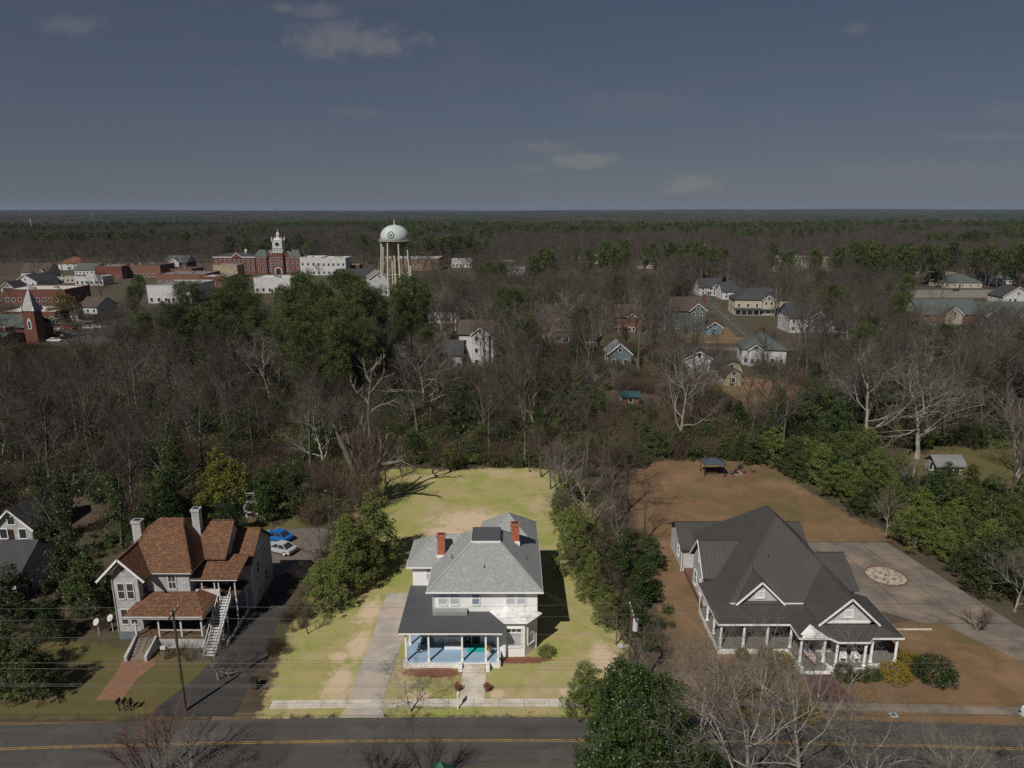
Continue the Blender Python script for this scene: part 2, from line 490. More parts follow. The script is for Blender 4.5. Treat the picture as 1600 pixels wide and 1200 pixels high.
def asphalt_mat(name, c1, c2):
    """asphalt: lengthwise wheel wear, mottled patches, fine sealed cracks"""
    m, nt, b = _new(name); N = nt.nodes.new; L = nt.links.new
    b.inputs['Roughness'].default_value = .9; b.inputs['Specular IOR Level'].default_value = .25
    geo = N('ShaderNodeNewGeometry'); mp = N('ShaderNodeMapping'); mp.inputs['Scale'].default_value = (.035, 1.1, 1); L(geo.outputs['Position'], mp.inputs['Vector'])

    def noise(vec, sc, det=5):
        n = N('ShaderNodeTexNoise'); n.inputs['Scale'].default_value = sc; n.inputs['Detail'].default_value = det; n.inputs['Roughness'].default_value = .65; L(vec, n.inputs['Vector']); return n.outputs[0]

    def rng(v, a, c, lo=0., hi=1.):
        r = N('ShaderNodeMapRange'); r.inputs['From Min'].default_value = a; r.inputs['From Max'].default_value = c; r.inputs['To Min'].default_value = lo; r.inputs['To Max'].default_value = hi; L(v, r.inputs['Value']); return r.outputs[0]

    def mixc(f, a, c):
        x = N('ShaderNodeMix'); x.data_type = 'RGBA'; L(f, x.inputs[0])
        for i, q in ((6, a), (7, c)):
            if isinstance(q, tuple): x.inputs[i].default_value = (*q, 1)
            else: L(q, x.inputs[i])
        return x.outputs[2]
    pos = geo.outputs['Position']
    col = mixc(rng(noise(mp.outputs[0], 1.0, 3), .35, .65), c1, c2)
    col = mixc(rng(noise(pos, .16, 6), .52, .66), col, tuple(x * 1.22 for x in c1))
    col = mixc(rng(noise(pos, .07, 2), .60, .63, 0, .6), col, tuple(x * .62 for x in c2))
    w = N('ShaderNodeTexNoise'); w.inputs['Scale'].default_value = .6; L(pos, w.inputs['Vector'])
    ad = N('ShaderNodeVectorMath'); ad.operation = 'MULTIPLY_ADD'; L(w.outputs['Color'], ad.inputs[0]); ad.inputs[1].default_value = (1.6, 1.6, 0); L(pos, ad.inputs[2])
    vo = N('ShaderNodeTexVoronoi'); vo.feature = 'DISTANCE_TO_EDGE'; vo.inputs['Scale'].default_value = .27; L(ad.outputs[0], vo.inputs['Vector'])
    col = mixc(rng(vo.outputs['Distance'], .006, .012, .38, 0), col, tuple(x * .4 for x in c2))
    col = mixc(rng(noise(pos, 14, 2), .3, .7, 0, .35), col, tuple(x * .7 for x in c1))
    L(col, b.inputs['Base Color']); MATS[name] = m
    return m


ASPHALT = asphalt_mat('asphalt', (.092, .084, .076), (.062, .057, .052))
ASPHALT2 = asphalt_mat('dark_asphalt', (.062, .058, .054), (.042, .040, .038))
BRICK = mat('red_brick', (.40, .14, .08), (.29, .095, .055), 3.0, .85, .3, 20)
GREYSH = lined('grey_shingles', (.285, .295, .29), (.235, .245, .24), .12, 'z', .85, .5, .02, 3.5, speck=(.33, .34, .33), line_dark=.25)
BROWNSH = lined('brown_shingles', (.135, .066, .037), (.092, .046, .027), .13, 'z', .85, .5, .02, 2.5, speck=(.21, .105, .052), line_dark=.35)
METALROOF = lined('charcoal_seam_roof', (.070, .066, .062), (.058, .055, .052), .5, 'seam', .5, .6, .03, .35, line_dark=.25)
STUCCO = mat('weathered_stucco', (.45, .45, .45), (.36, .36, .36), 1.6, .9, .4, 14, c3=(.30, .30, .30), s3=.5)
DARKWOOD = mat('dark_wood', (.07, .045, .03), (.045, .03, .02), 4, .85)
POLEWOOD = mat('pole_wood', (.12, .075, .05), (.07, .045, .03), 5, .9, .3, 30)
BLACK = mat('black_metal', (.02, .02, .022), (.03, .03, .03), 3, .5)
WIRE = mat('wire_grey', (.10, .10, .10), (.08, .08, .08), 3, .6)
YELLOW = mat('yellow_line', (.34, .21, .055), (.11, .09, .065), .9, .85, lo=.42, hi=.66, detail=8)
LITTER = mat('leaf_litter', (.092, .066, .045), (.062, .050, .033), .35, .95, .5, 3, c3=(.062, .068, .026), s3=.035)
LAWN = lawn_mat('pale_lawn', (.360, .315, .130), (.255, .282, .075), (.43, .345, .21), .13, patches=True, extra=(.37, .30, .15))
LAWN_BROWN = lawn_mat('dormant_lawn', (.205, .124, .068), (.150, .098, .054), (.118, .100, .045), .06, extra=(.250, .152, .090))
LAWN_OLIVE = lawn_mat('olive_lawn', (.125, .105, .044), (.095, .095, .034), (.15, .102, .055), .12)
SOIL = mat('bare_soil', (.42, .315, .215), (.36, .29, .17), .9, .95, .5, 8, c3=(.335, .29, .12), s3=.5)
MULCH = mat('red_mulch', (.20, .075, .045), (.13, .05, .03), 5, .95, .5, 12)
DIRT = mat('roadside_dirt', (.17, .105, .065), (.12, .082, .05), 1.2, .95, .4, 9, c3=(.10, .085, .04), s3=.4)

# ------------------------------------------------------------------ ground, one sheet to the horizon


def sstep(a, b, x):
    t = min(1, max(0, (x - a) / (b - a))); return t * t * (3 - 2 * t)


def hgt(x, y):
    r = sqrt(x * x + y * y)
    k = sstep(800, 4000, r)
    if k <= 0: return 0.0
    n = mnoise.noise((x / 1900, y / 1500, 3.3)) + .5 * mnoise.noise((x / 700, y / 600, 8.1))
    far = sstep(3000, 12000, r)
    return k * (13 * n - 7) + far * (14 + 26 * sstep(-2000, 9000, x) + 22 * mnoise.noise((x / 3500, y / 5000, 1.7)))


g = MB(); rows = []
ys = [-300, -100, 0, 50, 120, 200, 300, 450, 650, 900]
while ys[-1] < 22000: ys.append(ys[-1] * 1.07)
NX = 90
for y in ys:
    half = 500 + max(y, 0) * 1.5
    rows.append([(x := (-half + 2 * half * i / NX), y, hgt(x, y)) for i in range(NX + 1)])
vs = [p for r in rows for p in r]
g.add(vs, [(j * (NX + 1) + i, j * (NX + 1) + i + 1, (j + 1) * (NX + 1) + i + 1, (j + 1) * (NX + 1) + i) for j in range(len(ys) - 1) for i in range(NX)])
struct('ground', g, LITTER)


def sheet(pts, z, jitter=0.0, step=2.0, seed=1):
    """flat polygon with an optionally wobbly outline"""
    rnd = random.Random(seed); out = []
    n = len(pts)
    for i in range(n):
        a = Vector(pts[i][:2]); b = Vector(pts[(i + 1) % n][:2]); k = max(1, int((b - a).length / step)) if jitter else 1
        for q in range(k):
            p = a.lerp(b, q / k)
            if jitter and q: p = p + Vector((rnd.uniform(-jitter, jitter), rnd.uniform(-jitter, jitter)))
            out.append((p.x, p.y, z))
    m = MB(); m.add(out, [tuple(range(len(out)))])
    # make sure it faces up
    a = sum(out[i][0] * out[(i + 1) % len(out)][1] - out[(i + 1) % len(out)][0] * out[i][1] for i in range(len(out)))
    if a < 0: m.f = [tuple(reversed(f)) for f in m.f]
    return m


def lawn_sheet(name, pts, z, m, cell=.8, seed=1):
    """lawn as a fine grid inside an outline, with the distance to the outline stored on its vertices"""
    P2 = [(p[0], p[1]) for p in pts]; n = len(P2)

    def inside(x, y):
        c = False; j = n - 1
        for i in range(n):
            (xi, yi), (xj, yj) = P2[i], P2[j]
            if (yi > y) != (yj > y) and x < (xj - xi) * (y - yi) / (yj - yi) + xi: c = not c
            j = i
        return c

    def dist(x, y):
        b = 9.0
        for i in range(n):
            (ax, ay), (bx, by) = P2[i], P2[(i + 1) % n]; dx, dy = bx - ax, by - ay
            t = max(0, min(1, ((x - ax) * dx + (y - ay) * dy) / (dx * dx + dy * dy)))
            b = min(b, sqrt((x - ax - t * dx) ** 2 + (y - ay - t * dy) ** 2))
        return b
    x0, x1 = min(p[0] for p in P2), max(p[0] for p in P2); y0, y1 = min(p[1] for p in P2), max(p[1] for p in P2)
    nx, ny = int((x1 - x0) / cell) + 2, int((y1 - y0) / cell) + 2
    idx = {}; mb = MB(); ed = []

    def vid(i, j):
        if (i, j) not in idx:
            x, y = x0 + (i - .5) * cell, y0 + (j - .5) * cell
            idx[(i, j)] = len(mb.v); mb.v.append((x, y, z)); ed.append(dist(x, y) if inside(x, y) else 0.0)
        return idx[(i, j)]
    for i in range(nx):
        for j in range(ny):
            if inside(x0 + i * cell, y0 + j * cell): mb.f.append((vid(i, j), vid(i + 1, j), vid(i + 1, j + 1), vid(i, j + 1))); mb.mi.append(0)
    o = struct(name, mb, m)
    a = o.data.attributes.new('edge', 'FLOAT', 'POINT'); a.data.foreach_set('value', ed)
    return o


def pix(*pp): return [P(a, b) for a, b in pp]


# road with its double yellow line, gently curved
def roady(x): return 54.05 - .00052 * x * x if abs(x) < 90 else 54.05 - .00052 * 8100 - .0936 * (abs(x) - 90)


def strip(off0, off1, z, x0=-160, x1=160, step=4):
    m = MB(); n = int((x1 - x0) / step); vs = []
    for i in range(n + 1):
        x = x0 + (x1 - x0) * i / n; vs += [(x, roady(x) + off0, z), (x, roady(x) + off1, z)]
    m.add(vs, [(2 * i, 2 * i + 2, 2 * i + 3, 2 * i + 1) for i in range(n)]); return m


struct('road', strip(-3.15, 3.0, .016), ASPHALT)
road = bpy.data.objects['road']
strip(-.16, -.05, .021).build('yellow_line', YELLOW, road)
strip(.05, .16, .021).build('yellow_line', YELLOW, road)
struct('verge', strip(2.7, 3.95, .008), DIRT)
struct('near_verge', strip(-9.5, -3.0, .008), mat('verge_grass', (.115, .095, .045), (.085, .08, .035), .4, .95, .5, 10, c3=(.14, .10, .06), s3=.15))

# lawns
lawn_sheet('lawn', [(-24.2, 56.6), (12.3, 56.5), (13, 70), (12.4, 90), (13.0, 110), (11.0, 122), (2, 124), (-12, 122.5), (-20, 124), (-27.5, 120), (-27.3, 100), (-25.8, 75)], .012, LAWN, .6)
lawn = bpy.data.objects['lawn']
lawn_sheet('side_lawn', [(-28, 56.6), (-28, 65), (-36, 67), (-50, 70), (-62, 68), (-62, 56)], .010, LAWN_OLIVE)
lawn_sheet('neighbour_lawn', [(16, 56.6), (66, 54.5), (58, 70), (48, 76), (41, 92), (57, 93), (53, 101), (50.5, 112), (48.5, 126), (36, 128.5), (24, 126.5), (18.8, 112), (17.8, 92), (16.8, 75)], .010, LAWN_BROWN)
lawn_sheet('back_meadow', [(68, 110), (95, 108), (106, 122), (98, 138), (80, 136), (70, 125)], .010, LAWN_OLIVE)
lawn_sheet('yard_clearing', pix((378, 844), (478, 834), (530, 786), (440, 782), (388, 796)), .014, LAWN_OLIVE)
lawn_sheet('shed_yard', [(48, 158), (72, 156), (80, 185), (62, 202), (50, 187)], .012, LAWN_BROWN)
lawn_sheet('corner_yard', [(62, 249), (86, 249), (92, 286), (62, 291)], .012, LAWN_BROWN)
# worn patches in the pale lawn


def patch(cx, cy, rx, ry, z, seed, m, name='soil_patch', parent=None):
    rnd = random.Random(seed); pts = []
    for i in range(26):
        a = 2 * pi * i / 26; k = 1 + rnd.uniform(-.28, .22); pts.append((cx + rx * k * cos(a), cy + ry * k * sin(a)))
    return sheet(pts, z).build(name, m, parent)


# pale sidewalk of single slabs
sw = MB(); sw.box(-23.2, 60, 0, 0.001, 0, .001)
walk = struct('sidewalk', strip(4.35, 5.5, .013, -23.2, 62), DIRT)
slab_m = MB().box(-1.2, 1.2, -.56, .56, 0, .06).mesh('slab', CONC)
slab_o = MB().box(-1.2, 1.2, -.56, .56, 0, .05).mesh('slab', CONC_OLD)
x = -21.9; k = 0
while x < 62:
    rnd = random.Random(k)
    o = inst('slab', slab_m if x < 12.6 else slab_o, walk, (x, roady(x) + 4.93, .012 + rnd.uniform(0, .008)), -.00104 * x + rnd.uniform(-.004, .004))
    o.rotation_euler.y = rnd.uniform(-.003, .003)
    x += 2.43; k += 1
# apron in front of the drive, driveway and front walk
drive = struct('driveway', sheet([(-15.9, 59.55), (-12.4, 59.55), (-11.9, 70), (-12.0, 79), (-15.2, 79), (-15.5, 70)], .016), SOIL)
for i in range(8):
    y0 = 59.58 + i * 2.45
    xl = -15.85 + .35 * min(1, (y0 - 59.5) / 10); xr = -12.45 + .45 * min(1, (y0 - 59.5) / 10)
    MB().prism([(xl, y0), (xr, y0), (xr + .03, y0 + 2.41), (xl + .03, y0 + 2.41)], .012, .035 + .004 * (i % 2)).build('slab', CONC_DRIVE, drive)
MB().prism([(-16.2, 57.0), (-11.9, 57.0), (-12.5, 58.35), (-15.8, 58.35)], .01, .03).build('apron', CONC_DRIVE, drive)
wk = struct('front_walk', sheet([(-5.1, 59.55), (-2.6, 59.55), (-2.6, 63.5), (-5.1, 63.5)], .020), SOIL)
for i in range(3):
    MB().box(-5.05, -2.65, 59.57 + i * 1.32, 60.86 + i * 1.32, .01, .055 + .004 * (i % 2)).build('slab', CONC, wk)
# brick walk of the left neighbour
sb = struct('side_walk_path', sheet(pix((150, 1094), (190, 1094), (215, 1060), (242, 1040), (242, 1028), (193, 1028), (186, 1045)), .022), mat('terracotta_walk', (.25, .13, .085), (.19, .10, .065), 2.0, .9, .2, 12))
# asphalt side drive and the gravel lot behind
struct('side_driveway', sheet([(-34.2, 57.1), (-26.0, 57.1), (-26.6, 68), (-27.2, 80), (-28.6, 84), (-29.9, 84), (-30.2, 76), (-30.8, 70), (-32.2, 62.5)], .020, .12, 2, 10), ASPHALT2)
struct('gravel_lot', sheet([(-36, 84), (-27, 83.5), (-24.5, 90), (-25, 97), (-35, 98), (-38, 92)], .018, .5, 2, 11), mat('gravel', (.17, .145, .125), (.11, .095, .08), 2.5, .95, .6, 15))
# concrete court of the right neighbour, slab by slab, with the round bed
court = struct('court', sheet([(40.9, 71.8), (48.4, 73.8), (54.5, 66), (59, 57.3), (65, 57.0), (60.5, 67), (57.0, 78), (53.4, 93.2), (41.8, 93.2)], .014), mat('joint_dirt', (.09, .07, .05), (.07, .055, .04), 2, .95))
for a, b in [((41.2, 93), (53.3, 93)), ]: pass
rows_ = [72.6, 76.6, 80.8, 85.0, 89.0, 93.0]


def court_x(y):
    xl = 41.6 if y > 74 else 44.5
    xr = 57.6 - (y - 72.6) * .205 if y > 72.6 else 58
    return xl, xr


for j in range(5):
    y0, y1 = rows_[j] + .06, rows_[j + 1] - .06
    a0, b0 = court_x(y0); a1, b1 = court_x(y1)
    if j == 0: a0 = 47.0
    for i in range(3):
        f0, f1 = i / 3, (i + 1) / 3
        q = [(a0 + (b0 - a0) * f0 + .06, y0), (a0 + (b0 - a0) * f1 - .06, y0), (a1 + (b1 - a1) * f1 - .06, y1), (a1 + (b1 - a1) * f0 + .06, y1)]
        MB().prism(q, .012, .034 + .003 * ((i + j) % 3)).build('slab', CONC_OLD, court)
for j in range(5):
    y1 = 72.5 - j * 3.4; y0 = y1 - 3.33
    xa = lambda y: 49.2 + (72.5 - y) * .62
    xb = lambda y: 57.5 + (72.5 - y) * .42
    MB().prism([(xa(y0), y0), (xb(y0), y0), (xb(y1), y1), (xa(y1), y1)], .012, .034 + .003 * (j % 2)).build('slab', CONC_OLD, court)
bed = thing('round_bed', (48.4, 83.4, .03), 'round bed of pale gravel set in the concrete court behind the charcoal roofed house', 'garden bed')
MB().lathe(48.4, 83.4, [(2.62, .02), (2.62, .12), (2.42, .12), (2.42, .02)], 36, False).build('brick_edge', mat('bed_edge', (.19, .10, .07), (.14, .08, .06), 3, .9), bed)
MB().lathe(48.4, 83.4, [(2.43, .03), (2.3, .085), (1.2, .12), (.05, .13)], 36).build('gravel_fill', mat('pale_gravel', (.42, .37, .30), (.20, .14, .10), 2.2, .95, .6, 18, lo=.45, hi=.62), bed)
for k in range(7):
    a = k * 2.1; rr = 1.35 * (k % 3) / 2
    MB().lathe(48.4 + rr * cos(a) * 1.2, 83.4 + rr * sin(a), [(.18, .09), (.2, .2), (.1, .3)], 7).build('stone', mat('bed_stone', (.12, .10, .09), (.2, .18, .16), 4, .9), bed)
tag(MB().box(43.4, 47.4, 71.2, 71.33, 0, .16).build('low_border', CONC), 'low pale border kerb beside the charcoal roofed house, in the brown lawn', 'border')
# red brick walk in front of the right house
rb = struct('brick_walk', sheet([(29.3, 57.3), (33.2, 57.3), (32.6, 63.3), (29.9, 63.3)], .018, .1, 1, 12), mat('dark_brick_walk', (.11, .05, .042), (.075, .04, .035), 3, .9, .3, 15))
# far side streets, parking lots
struct('side_street', sheet([(84, 262), (92, 262), (101, 335), (112, 420), (106, 420), (95, 335)], .020), ASPHALT)
ss = bpy.data.objects['side_street']
sheet([(87.85, 262), (88.15, 262), (98.15, 335), (109.1, 420), (108.8, 420), (97.85, 335)], .025).build('yellow_line', YELLOW, ss)
struct('cross_street', sheet([(58, 238), (100, 232), (100, 238), (58, 244)], .018), CONC_OLD)
struct('church_lot', sheet([(-168, 246), (-118, 246), (-116, 292), (-168, 296)], .016), ASPHALT)
struct('town_street', sheet([(-330, 330), (-120, 330), (-120, 342), (-330, 342)], .016), ASPHALT)
struct('shop_lot', sheet([(215, 385), (330, 385), (330, 425), (215, 425)], .016), mat('pale_paving', (.22, .2, .17), (.16, .15, .13), .3, .9))
struct('shop_green', sheet([(180, 335), (300, 330), (300, 384), (190, 384)], .012), LAWN_OLIVE)

# ------------------------------------------------------------------ the white house in the middle
BLUEFLOOR = mat('blue_porch_floor', (.30, .42, .55), (.26, .37, .49), 1.0, .6)
MEMBRANE = mat('grey_membrane_roof', (.085, .088, .098), (.075, .078, .086), .4, .7)
GALV = mat('galvanised_roof', (.72, .72, .71), (.46, .46, .45), 2.2, .5, c3=(.78, .78, .77), s3=.8)
TEAL = mat('teal_rug', (.02, .42, .36), (.02, .36, .31), 3, .9)
CURTAIN = glass('curtained_glass', (.42, .45, .50), .15)
PALEGLASS = glass('sky_glass', (.22, .27, .34), .1)
DARKDOOR = mat('dark_door', (.05, .028, .02), (.03, .02, .015), 2, .5)

W = thing('white_house', (-3, 67.9, 0), 'two storey white wooden house with grey hip roof and blue wraparound porch', 'house')
b = MB()
b.box(-8.45, 2.7, 67.9, 79.0, 0, 7.0)
b.box(-11.3, -8.3, 73.3, 78.95, 0, 6.97)
b.box(-3.4, 2.55, 78.9, 84.2, 0, 6.96)
BAY = [(-2.2, 67.95), (-.9, 66.3), (1.34, 66.3), (2.66, 67.95)]
b.build('wall', SIDING, W)
MB().prism(BAY, 0, 4.2).build('bay_wall', SIDING, W)
rf = MB().hip(-9.0, 3.25, 67.35, 79.5, 7.0, -4.4, -1.4, 72.2, 75.1, 10.45).build('roof', GREYSH, W)
MB().box(-9.03, 3.28, 67.32, 79.53, 6.82, 6.996).build('eave_board', WHITE, W)
MB().box(-4.5, -1.3, 72.1, 75.2, 10.4, 10.75).build('roof_deck', MEMBRANE, rf)
MB().box(-4.56, -1.24, 72.04, 75.26, 10.3, 10.52).build('deck_edge', WHITE, rf)
MB().hip(-11.9, -6, 72.75, 79.45, 6.99, -8.8, -6, 76.1, 76.1, 9.4).build('wing_roof', GREYSH, W)
MB().box(-11.93, -8.9, 72.72, 79.48, 6.81, 6.985).build('eave_board', WHITE, W)
MB().hip(-3.95, 3.12, 77, 84.8, 6.98, -.4, -.4, 81.3, 81.5, 9.75).build('rear_roof', GREYSH, W)
# hip and ridge caps, gutters, vent pipes
CAPM = mat('ridge_cap', (.34, .35, .345), (.28, .29, .285), 2, .85)
for p0, p1 in (((-9.0, 67.35, 7.0), (-4.4, 72.2, 10.45)), ((3.25, 67.35, 7.0), (-1.4, 72.2, 10.45)), ((3.25, 79.5, 7.0), (-1.4, 75.1, 10.45)), ((-11.9, 72.75, 6.99), (-8.8, 76.1, 9.4)), ((-8.8, 76.1, 9.4), (-6.6, 76.1, 9.4)), ((3.12, 84.8, 6.98), (-.4, 81.4, 9.75))):
    MB().bar(p0, p1, .22, .06).build('ridge_cap', CAPM, rf)
MB().box(-9.1, 3.35, 67.2, 67.31, 6.88, 7.0).build('gutter', WHITE, W)
for x, y, z in ((-6.6, 71.2, 9.0), (1.6, 72.4, 8.2), (-3.0, 69.6, 8.6)):
    MB().tube((x, y, z - .5), (x, y, z + .35), .06, n=8).build('vent_pipe', MEMBRANE, rf)
gp = MB(); gp.tube((2.6, 67.8, .1), (2.6, 67.8, 3.9), .05, n=6); gp.build('downpipe', WHITE, W)
gp = MB(); gp.tube((-8.38, 67.82, 4.45), (-8.38, 67.82, 6.85), .05, n=6); gp.build('downpipe', WHITE, W)
# chimneys


def chimney(parent, x, y, z0, z1, w, d, m, crown=None):
    o = MB().box(x - w / 2, x + w / 2, y - d / 2, y + d / 2, z0, z1).build('chimney', m, parent)
    MB().box(x - w / 2 - .07, x + w / 2 + .07, y - d / 2 - .07, y + d / 2 + .07, z1 - .3, z1 + .02).build('chimney_cap', crown or m, o)
    MB().box(x - w / 2 + .12, x + w / 2 - .12, y - d / 2 + .12, y + d / 2 - .12, z1, z1 + .05).build('flue', BLACK, o)
    return o


chimney(rf, -8.05, 74.2, 6.5, 10.35, .85, .6, BRICK)
chimney(rf, .35, 75.0, 7.5, 11.35, .95, .7, BRICK)
MB().box(-8.55, -7.55, 73.7, 73.9, 7.3, 7.9).build('flashing', WHITE, rf)
MB().box(-.2, .9, 74.45, 74.64, 8.3, 9.2).build('flashing', WHITE, rf)
# wraparound porch
fl = MB().prism([(-11.2, 64.45), (-1.25, 64.45), (-1.25, 67.0), (-2.1, 67.85), (-8.5, 67.85), (-8.5, 73.25), (-11.2, 73.25)], .42, .6).build('porch_floor', BLUEFLOOR, W)
sk = MB()
sk.box(-11.22, -1.23, 64.38, 64.44, 0, .61).box(-11.26, -11.21, 64.38, 73.2, 0, .61).box(-1.24, -1.19, 64.38, 66.6, 0, .61)
sk.build('porch_skirt', WHITE, W)
ROOFP = [(-11.6, 64.1), (-.95, 64.1), (-.95, 65.7), (-2.4, 67.88), (-8.47, 67.88), (-8.47, 73.28), (-11.6, 73.28)]
pr = MB().prism(ROOFP, 4.26, 4.40).build('porch_roof', MEMBRANE, W)
fa = MB()
fa.box(-11.55, -1.0, 64.15, 64.3, 4.0, 4.255).box(-11.55, -11.4, 64.3, 73.25, 4.0, 4.255).box(-1.15, -1.0, 64.3, 65.6, 4.0, 4.255)
fa.build('fascia', WHITE, W)
MB().box(-8.4, -4.75, 67.1, 67.86, 4.40, 4.82).build('roof_box', GREYSH, pr)
post = MB().box(-.09, .09, -.09, .09, 0, 3.42).box(-.13, .13, -.13, .13, 0, .25).box(-.13, .13, -.13, .13, 3.2, 3.42).mesh('porch_post', WHITE)
for x, y in [(-10.95, 64.7), (-8.6, 64.7), (-5.15, 64.7), (-2.7, 64.7), (-1.45, 64.7), (-10.95, 67.6), (-10.95, 70.4), (-10.95, 73.0)]:
    inst('porch_post', post, W, Vector((x, y, .59)) - W.location)
for i in range(3):
    MB().box(-5.05, -2.75, 63.62 + i * .28, 64.36, .002, .17 * (i + 1)).build('step', CONC, W)
for x in (-5.3, -2.5):
    MB().box(x - .2, x + .2, 63.75, 64.36, 0, .75).build('step_pedestal', WHITE, W)
# bay roof: low metal hip
MB().add([], [])
br = MB()
e = [(-2.75, 67.88, 4.25), (-1.15, 65.85, 4.2), (1.6, 65.85, 4.2), (3.2, 67.7, 4.25), (3.2, 67.88, 4.25)]
t = [(-.6, 67.88, 5.15), (1.0, 67.88, 5.15)]
br.add(e + t, [(0, 1, 5), (1, 2, 6, 5), (2, 3, 6), (3, 4, 6), (4, 3, 2, 1, 0), (0, 5, 6, 4)])
br.build('bay_roof', GALV, W)
# windows
gl = PALEGLASS
for x in (-7.35, -6.1): window(W, (x, 67.9, 5.25), .85, 1.42, F_FRONT, gl=CURTAIN)
window(W, (-3.85, 67.9, 5.25), .72, 1.42, F_FRONT, gl=gl)
for x in (-.15, 1.0): window(W, (x, 67.9, 5.25), .85, 1.42, F_FRONT, gl=CURTAIN)
window(W, (-9.3, 73.3, 5.15), .8, 1.5, F_FRONT, gl=CURTAIN)
for y in (70.5, 74.5): window(W, (2.7, y, 5.1), .9, 1.5, F_RIGHT)
window(W, (2.7, 72.5, 1.2), .9, 1.8, F_RIGHT)
for y in (75.0, 77.5): window(W, (-11.3, y, 5.1), .85, 1.5, F_LEFT); window(W, (-11.3, y, 1.3), .85, 1.7, F_LEFT)
for x, wd in ((-8.05, .75), (-6.3, 1.0), (-5.0, .62), (-2.75, .7)): window(W, (x, 67.9, 1.35), wd, 1.9, F_FRONT, gl=CURTAIN)
window(W, (-8.45, 70.3, 1.35), .9, 1.9, F_LEFT)
# picture window of the bay: transom of three panes over curtained glass
bw = window(W, (.2, 66.3, 1.25), 1.5, 1.55, F_FRONT, gl=CURTAIN, split=False)
bt = window(W, (.2, 66.3, 2.98), 1.5, .38, F_FRONT, split=False, mull=2)
ang = atan2(67.95 - 66.3, 2.66 - 1.34)
window(W, (2.0, 67.125, 1.2), .95, 2.2, ang, gl=CURTAIN)
# front door, standing open: the hall's darkness is put into a flat dark panel
d = MB().box(-4.42, -3.32, 67.80, 67.9, .6, 3.0).build('door_frame', WHITE, W)
MB().box(-4.30, -3.44, 67.77, 67.81, .62, 2.72).build('door', DARKDOOR, d)  # flat dark panel filling the open doorway
MB().box(-4.30, -3.44, 67.775, 67.81, 2.76, 2.94).build('transom_pane', MATS['window_glass'], d)
MB().box(-3.56, -3.50, 67.72, 67.78, 1.55, 1.72).build('handle', GALV, d)
# things on the porch
tag(MB().box(-4.75, -2.95, 66.2, 67.6, .60, .615).build('porch_rug', TEAL), 'teal rug in front of the open front door of the white house', 'rug')
bn = thing('porch_bench', (-6.3, 67.0, .6), 'white slatted bench on the blue porch floor left of the door', 'bench')
MB().box(-7.2, -5.4, 66.7, 67.25, .95, 1.03).build('seat', WHITE, bn)
for i in range(9): MB().box(-7.17 + i * .2, -7.05 + i * .2, 67.23, 67.28, 1.0, 1.62).build('slat', WHITE, bn)
MB().box(-7.22, -5.38, 67.21, 67.3, 1.62, 1.72).build('top_rail', WHITE, bn)
for x in (-7.15, -5.45):
    for y in (66.75, 67.2): MB().box(x - .04, x + .04, y - .04, y + .04, .6, .95).build('leg', WHITE, bn)
MB().box(-7.2, -5.4, 66.69, 66.73, .62, .93).build('front_panel', WHITE, bn)


def rocker(loc, rz, m, label, group=None, name='rocking_chair'):
    t = thing(name, loc, label, 'rocking chair', group, rz)
    MB().box(-.28, .28, -.27, .25, .42, .47).build('seat', m, t, local=True)
    for i in range(6): MB().bar((-.23 + i * .092, .24, .47), (-.23 + i * .092, .42, 1.18), .05, .025).build('back_slat', m, t, local=True)
    MB().bar((-.3, .43, 1.2), (.3, .43, 1.2), .05, .12).build('head_rail', m, t, local=True)
    for s in (-1, 1):
        MB().bar((s * .3, -.25, .06), (s * .3, -.25, .7), .06).build('leg', m, t, local=True)
        MB().bar((s * .3, .25, .06), (s * .3, .38, .75), .06).build('leg', m, t, local=True)
        MB().bar((s * .3, -.32, .7), (s * .3, .4, .72), .1, .04).build('arm', m, t, local=True)
        r = MB(); q = [(-.5, .12), (-.25, .045), (0, .025), (.3, .05), (.62, .15)]
        for (a, c), (a2, c2) in zip(q, q[1:]): r.bar((s * .3, a, c), (s * .3, a2, c2), .05)
        r.build('runner', m, t, local=True)
    return t


GREYP = mat('dark_wicker', (.05, .05, .055), (.035, .035, .04), 8, .8)
rocker((-9.6, 66.5, .6), -1.1, GREYP, 'dark rocking chair at the left corner of the blue porch')
rocker((-5.1 + .35, 67.35, .6), .1, GREYP, 'dark rocking chair just left of the open front door')


def flowerpot(loc, rp, hp, pot, fl, label, rim=True, name='flower_pot'):
    x, y, z = loc
    t = thing(name, loc, label, 'flower pot')
    MB().lathe(x, y, [(rp * .65, z), (rp, z + hp), (rp * 1.08, z + hp), (rp * 1.08, z + hp + .06), (rp * .9, z + hp + .06)], 12).build('pot', pot, t)
    rnd = random.Random(int(x * 7)); m = MB()
    for i in range(70):
        a = rnd.uniform(0, 2 * pi); r = rp * 1.15 * sqrt(rnd.random()); zz = z + hp + .05 + rnd.uniform(0, rp * 1.0)
        leafquad(m, Vector((x + r * cos(a), y + r * sin(a), zz)), rp * .38, rnd)
    m.build('blooms', fl, t)
    return t


def leafquad(m, p, s, rnd, up=0.4, asp=.55):
    n = Vector((rnd.gauss(0, 1), rnd.gauss(0, 1), rnd.gauss(0, 1) + up)).normalized()
    a = n.orthogonal().normalized(); a.rotate(Matrix.Rotation(rnd.uniform(0, 6.28), 3, n)); b_ = n.cross(a)
    a *= s; b_ *= s * asp
    m.add([p - a, p + b_, p + a, p - b_], [(0, 1, 2, 3)])


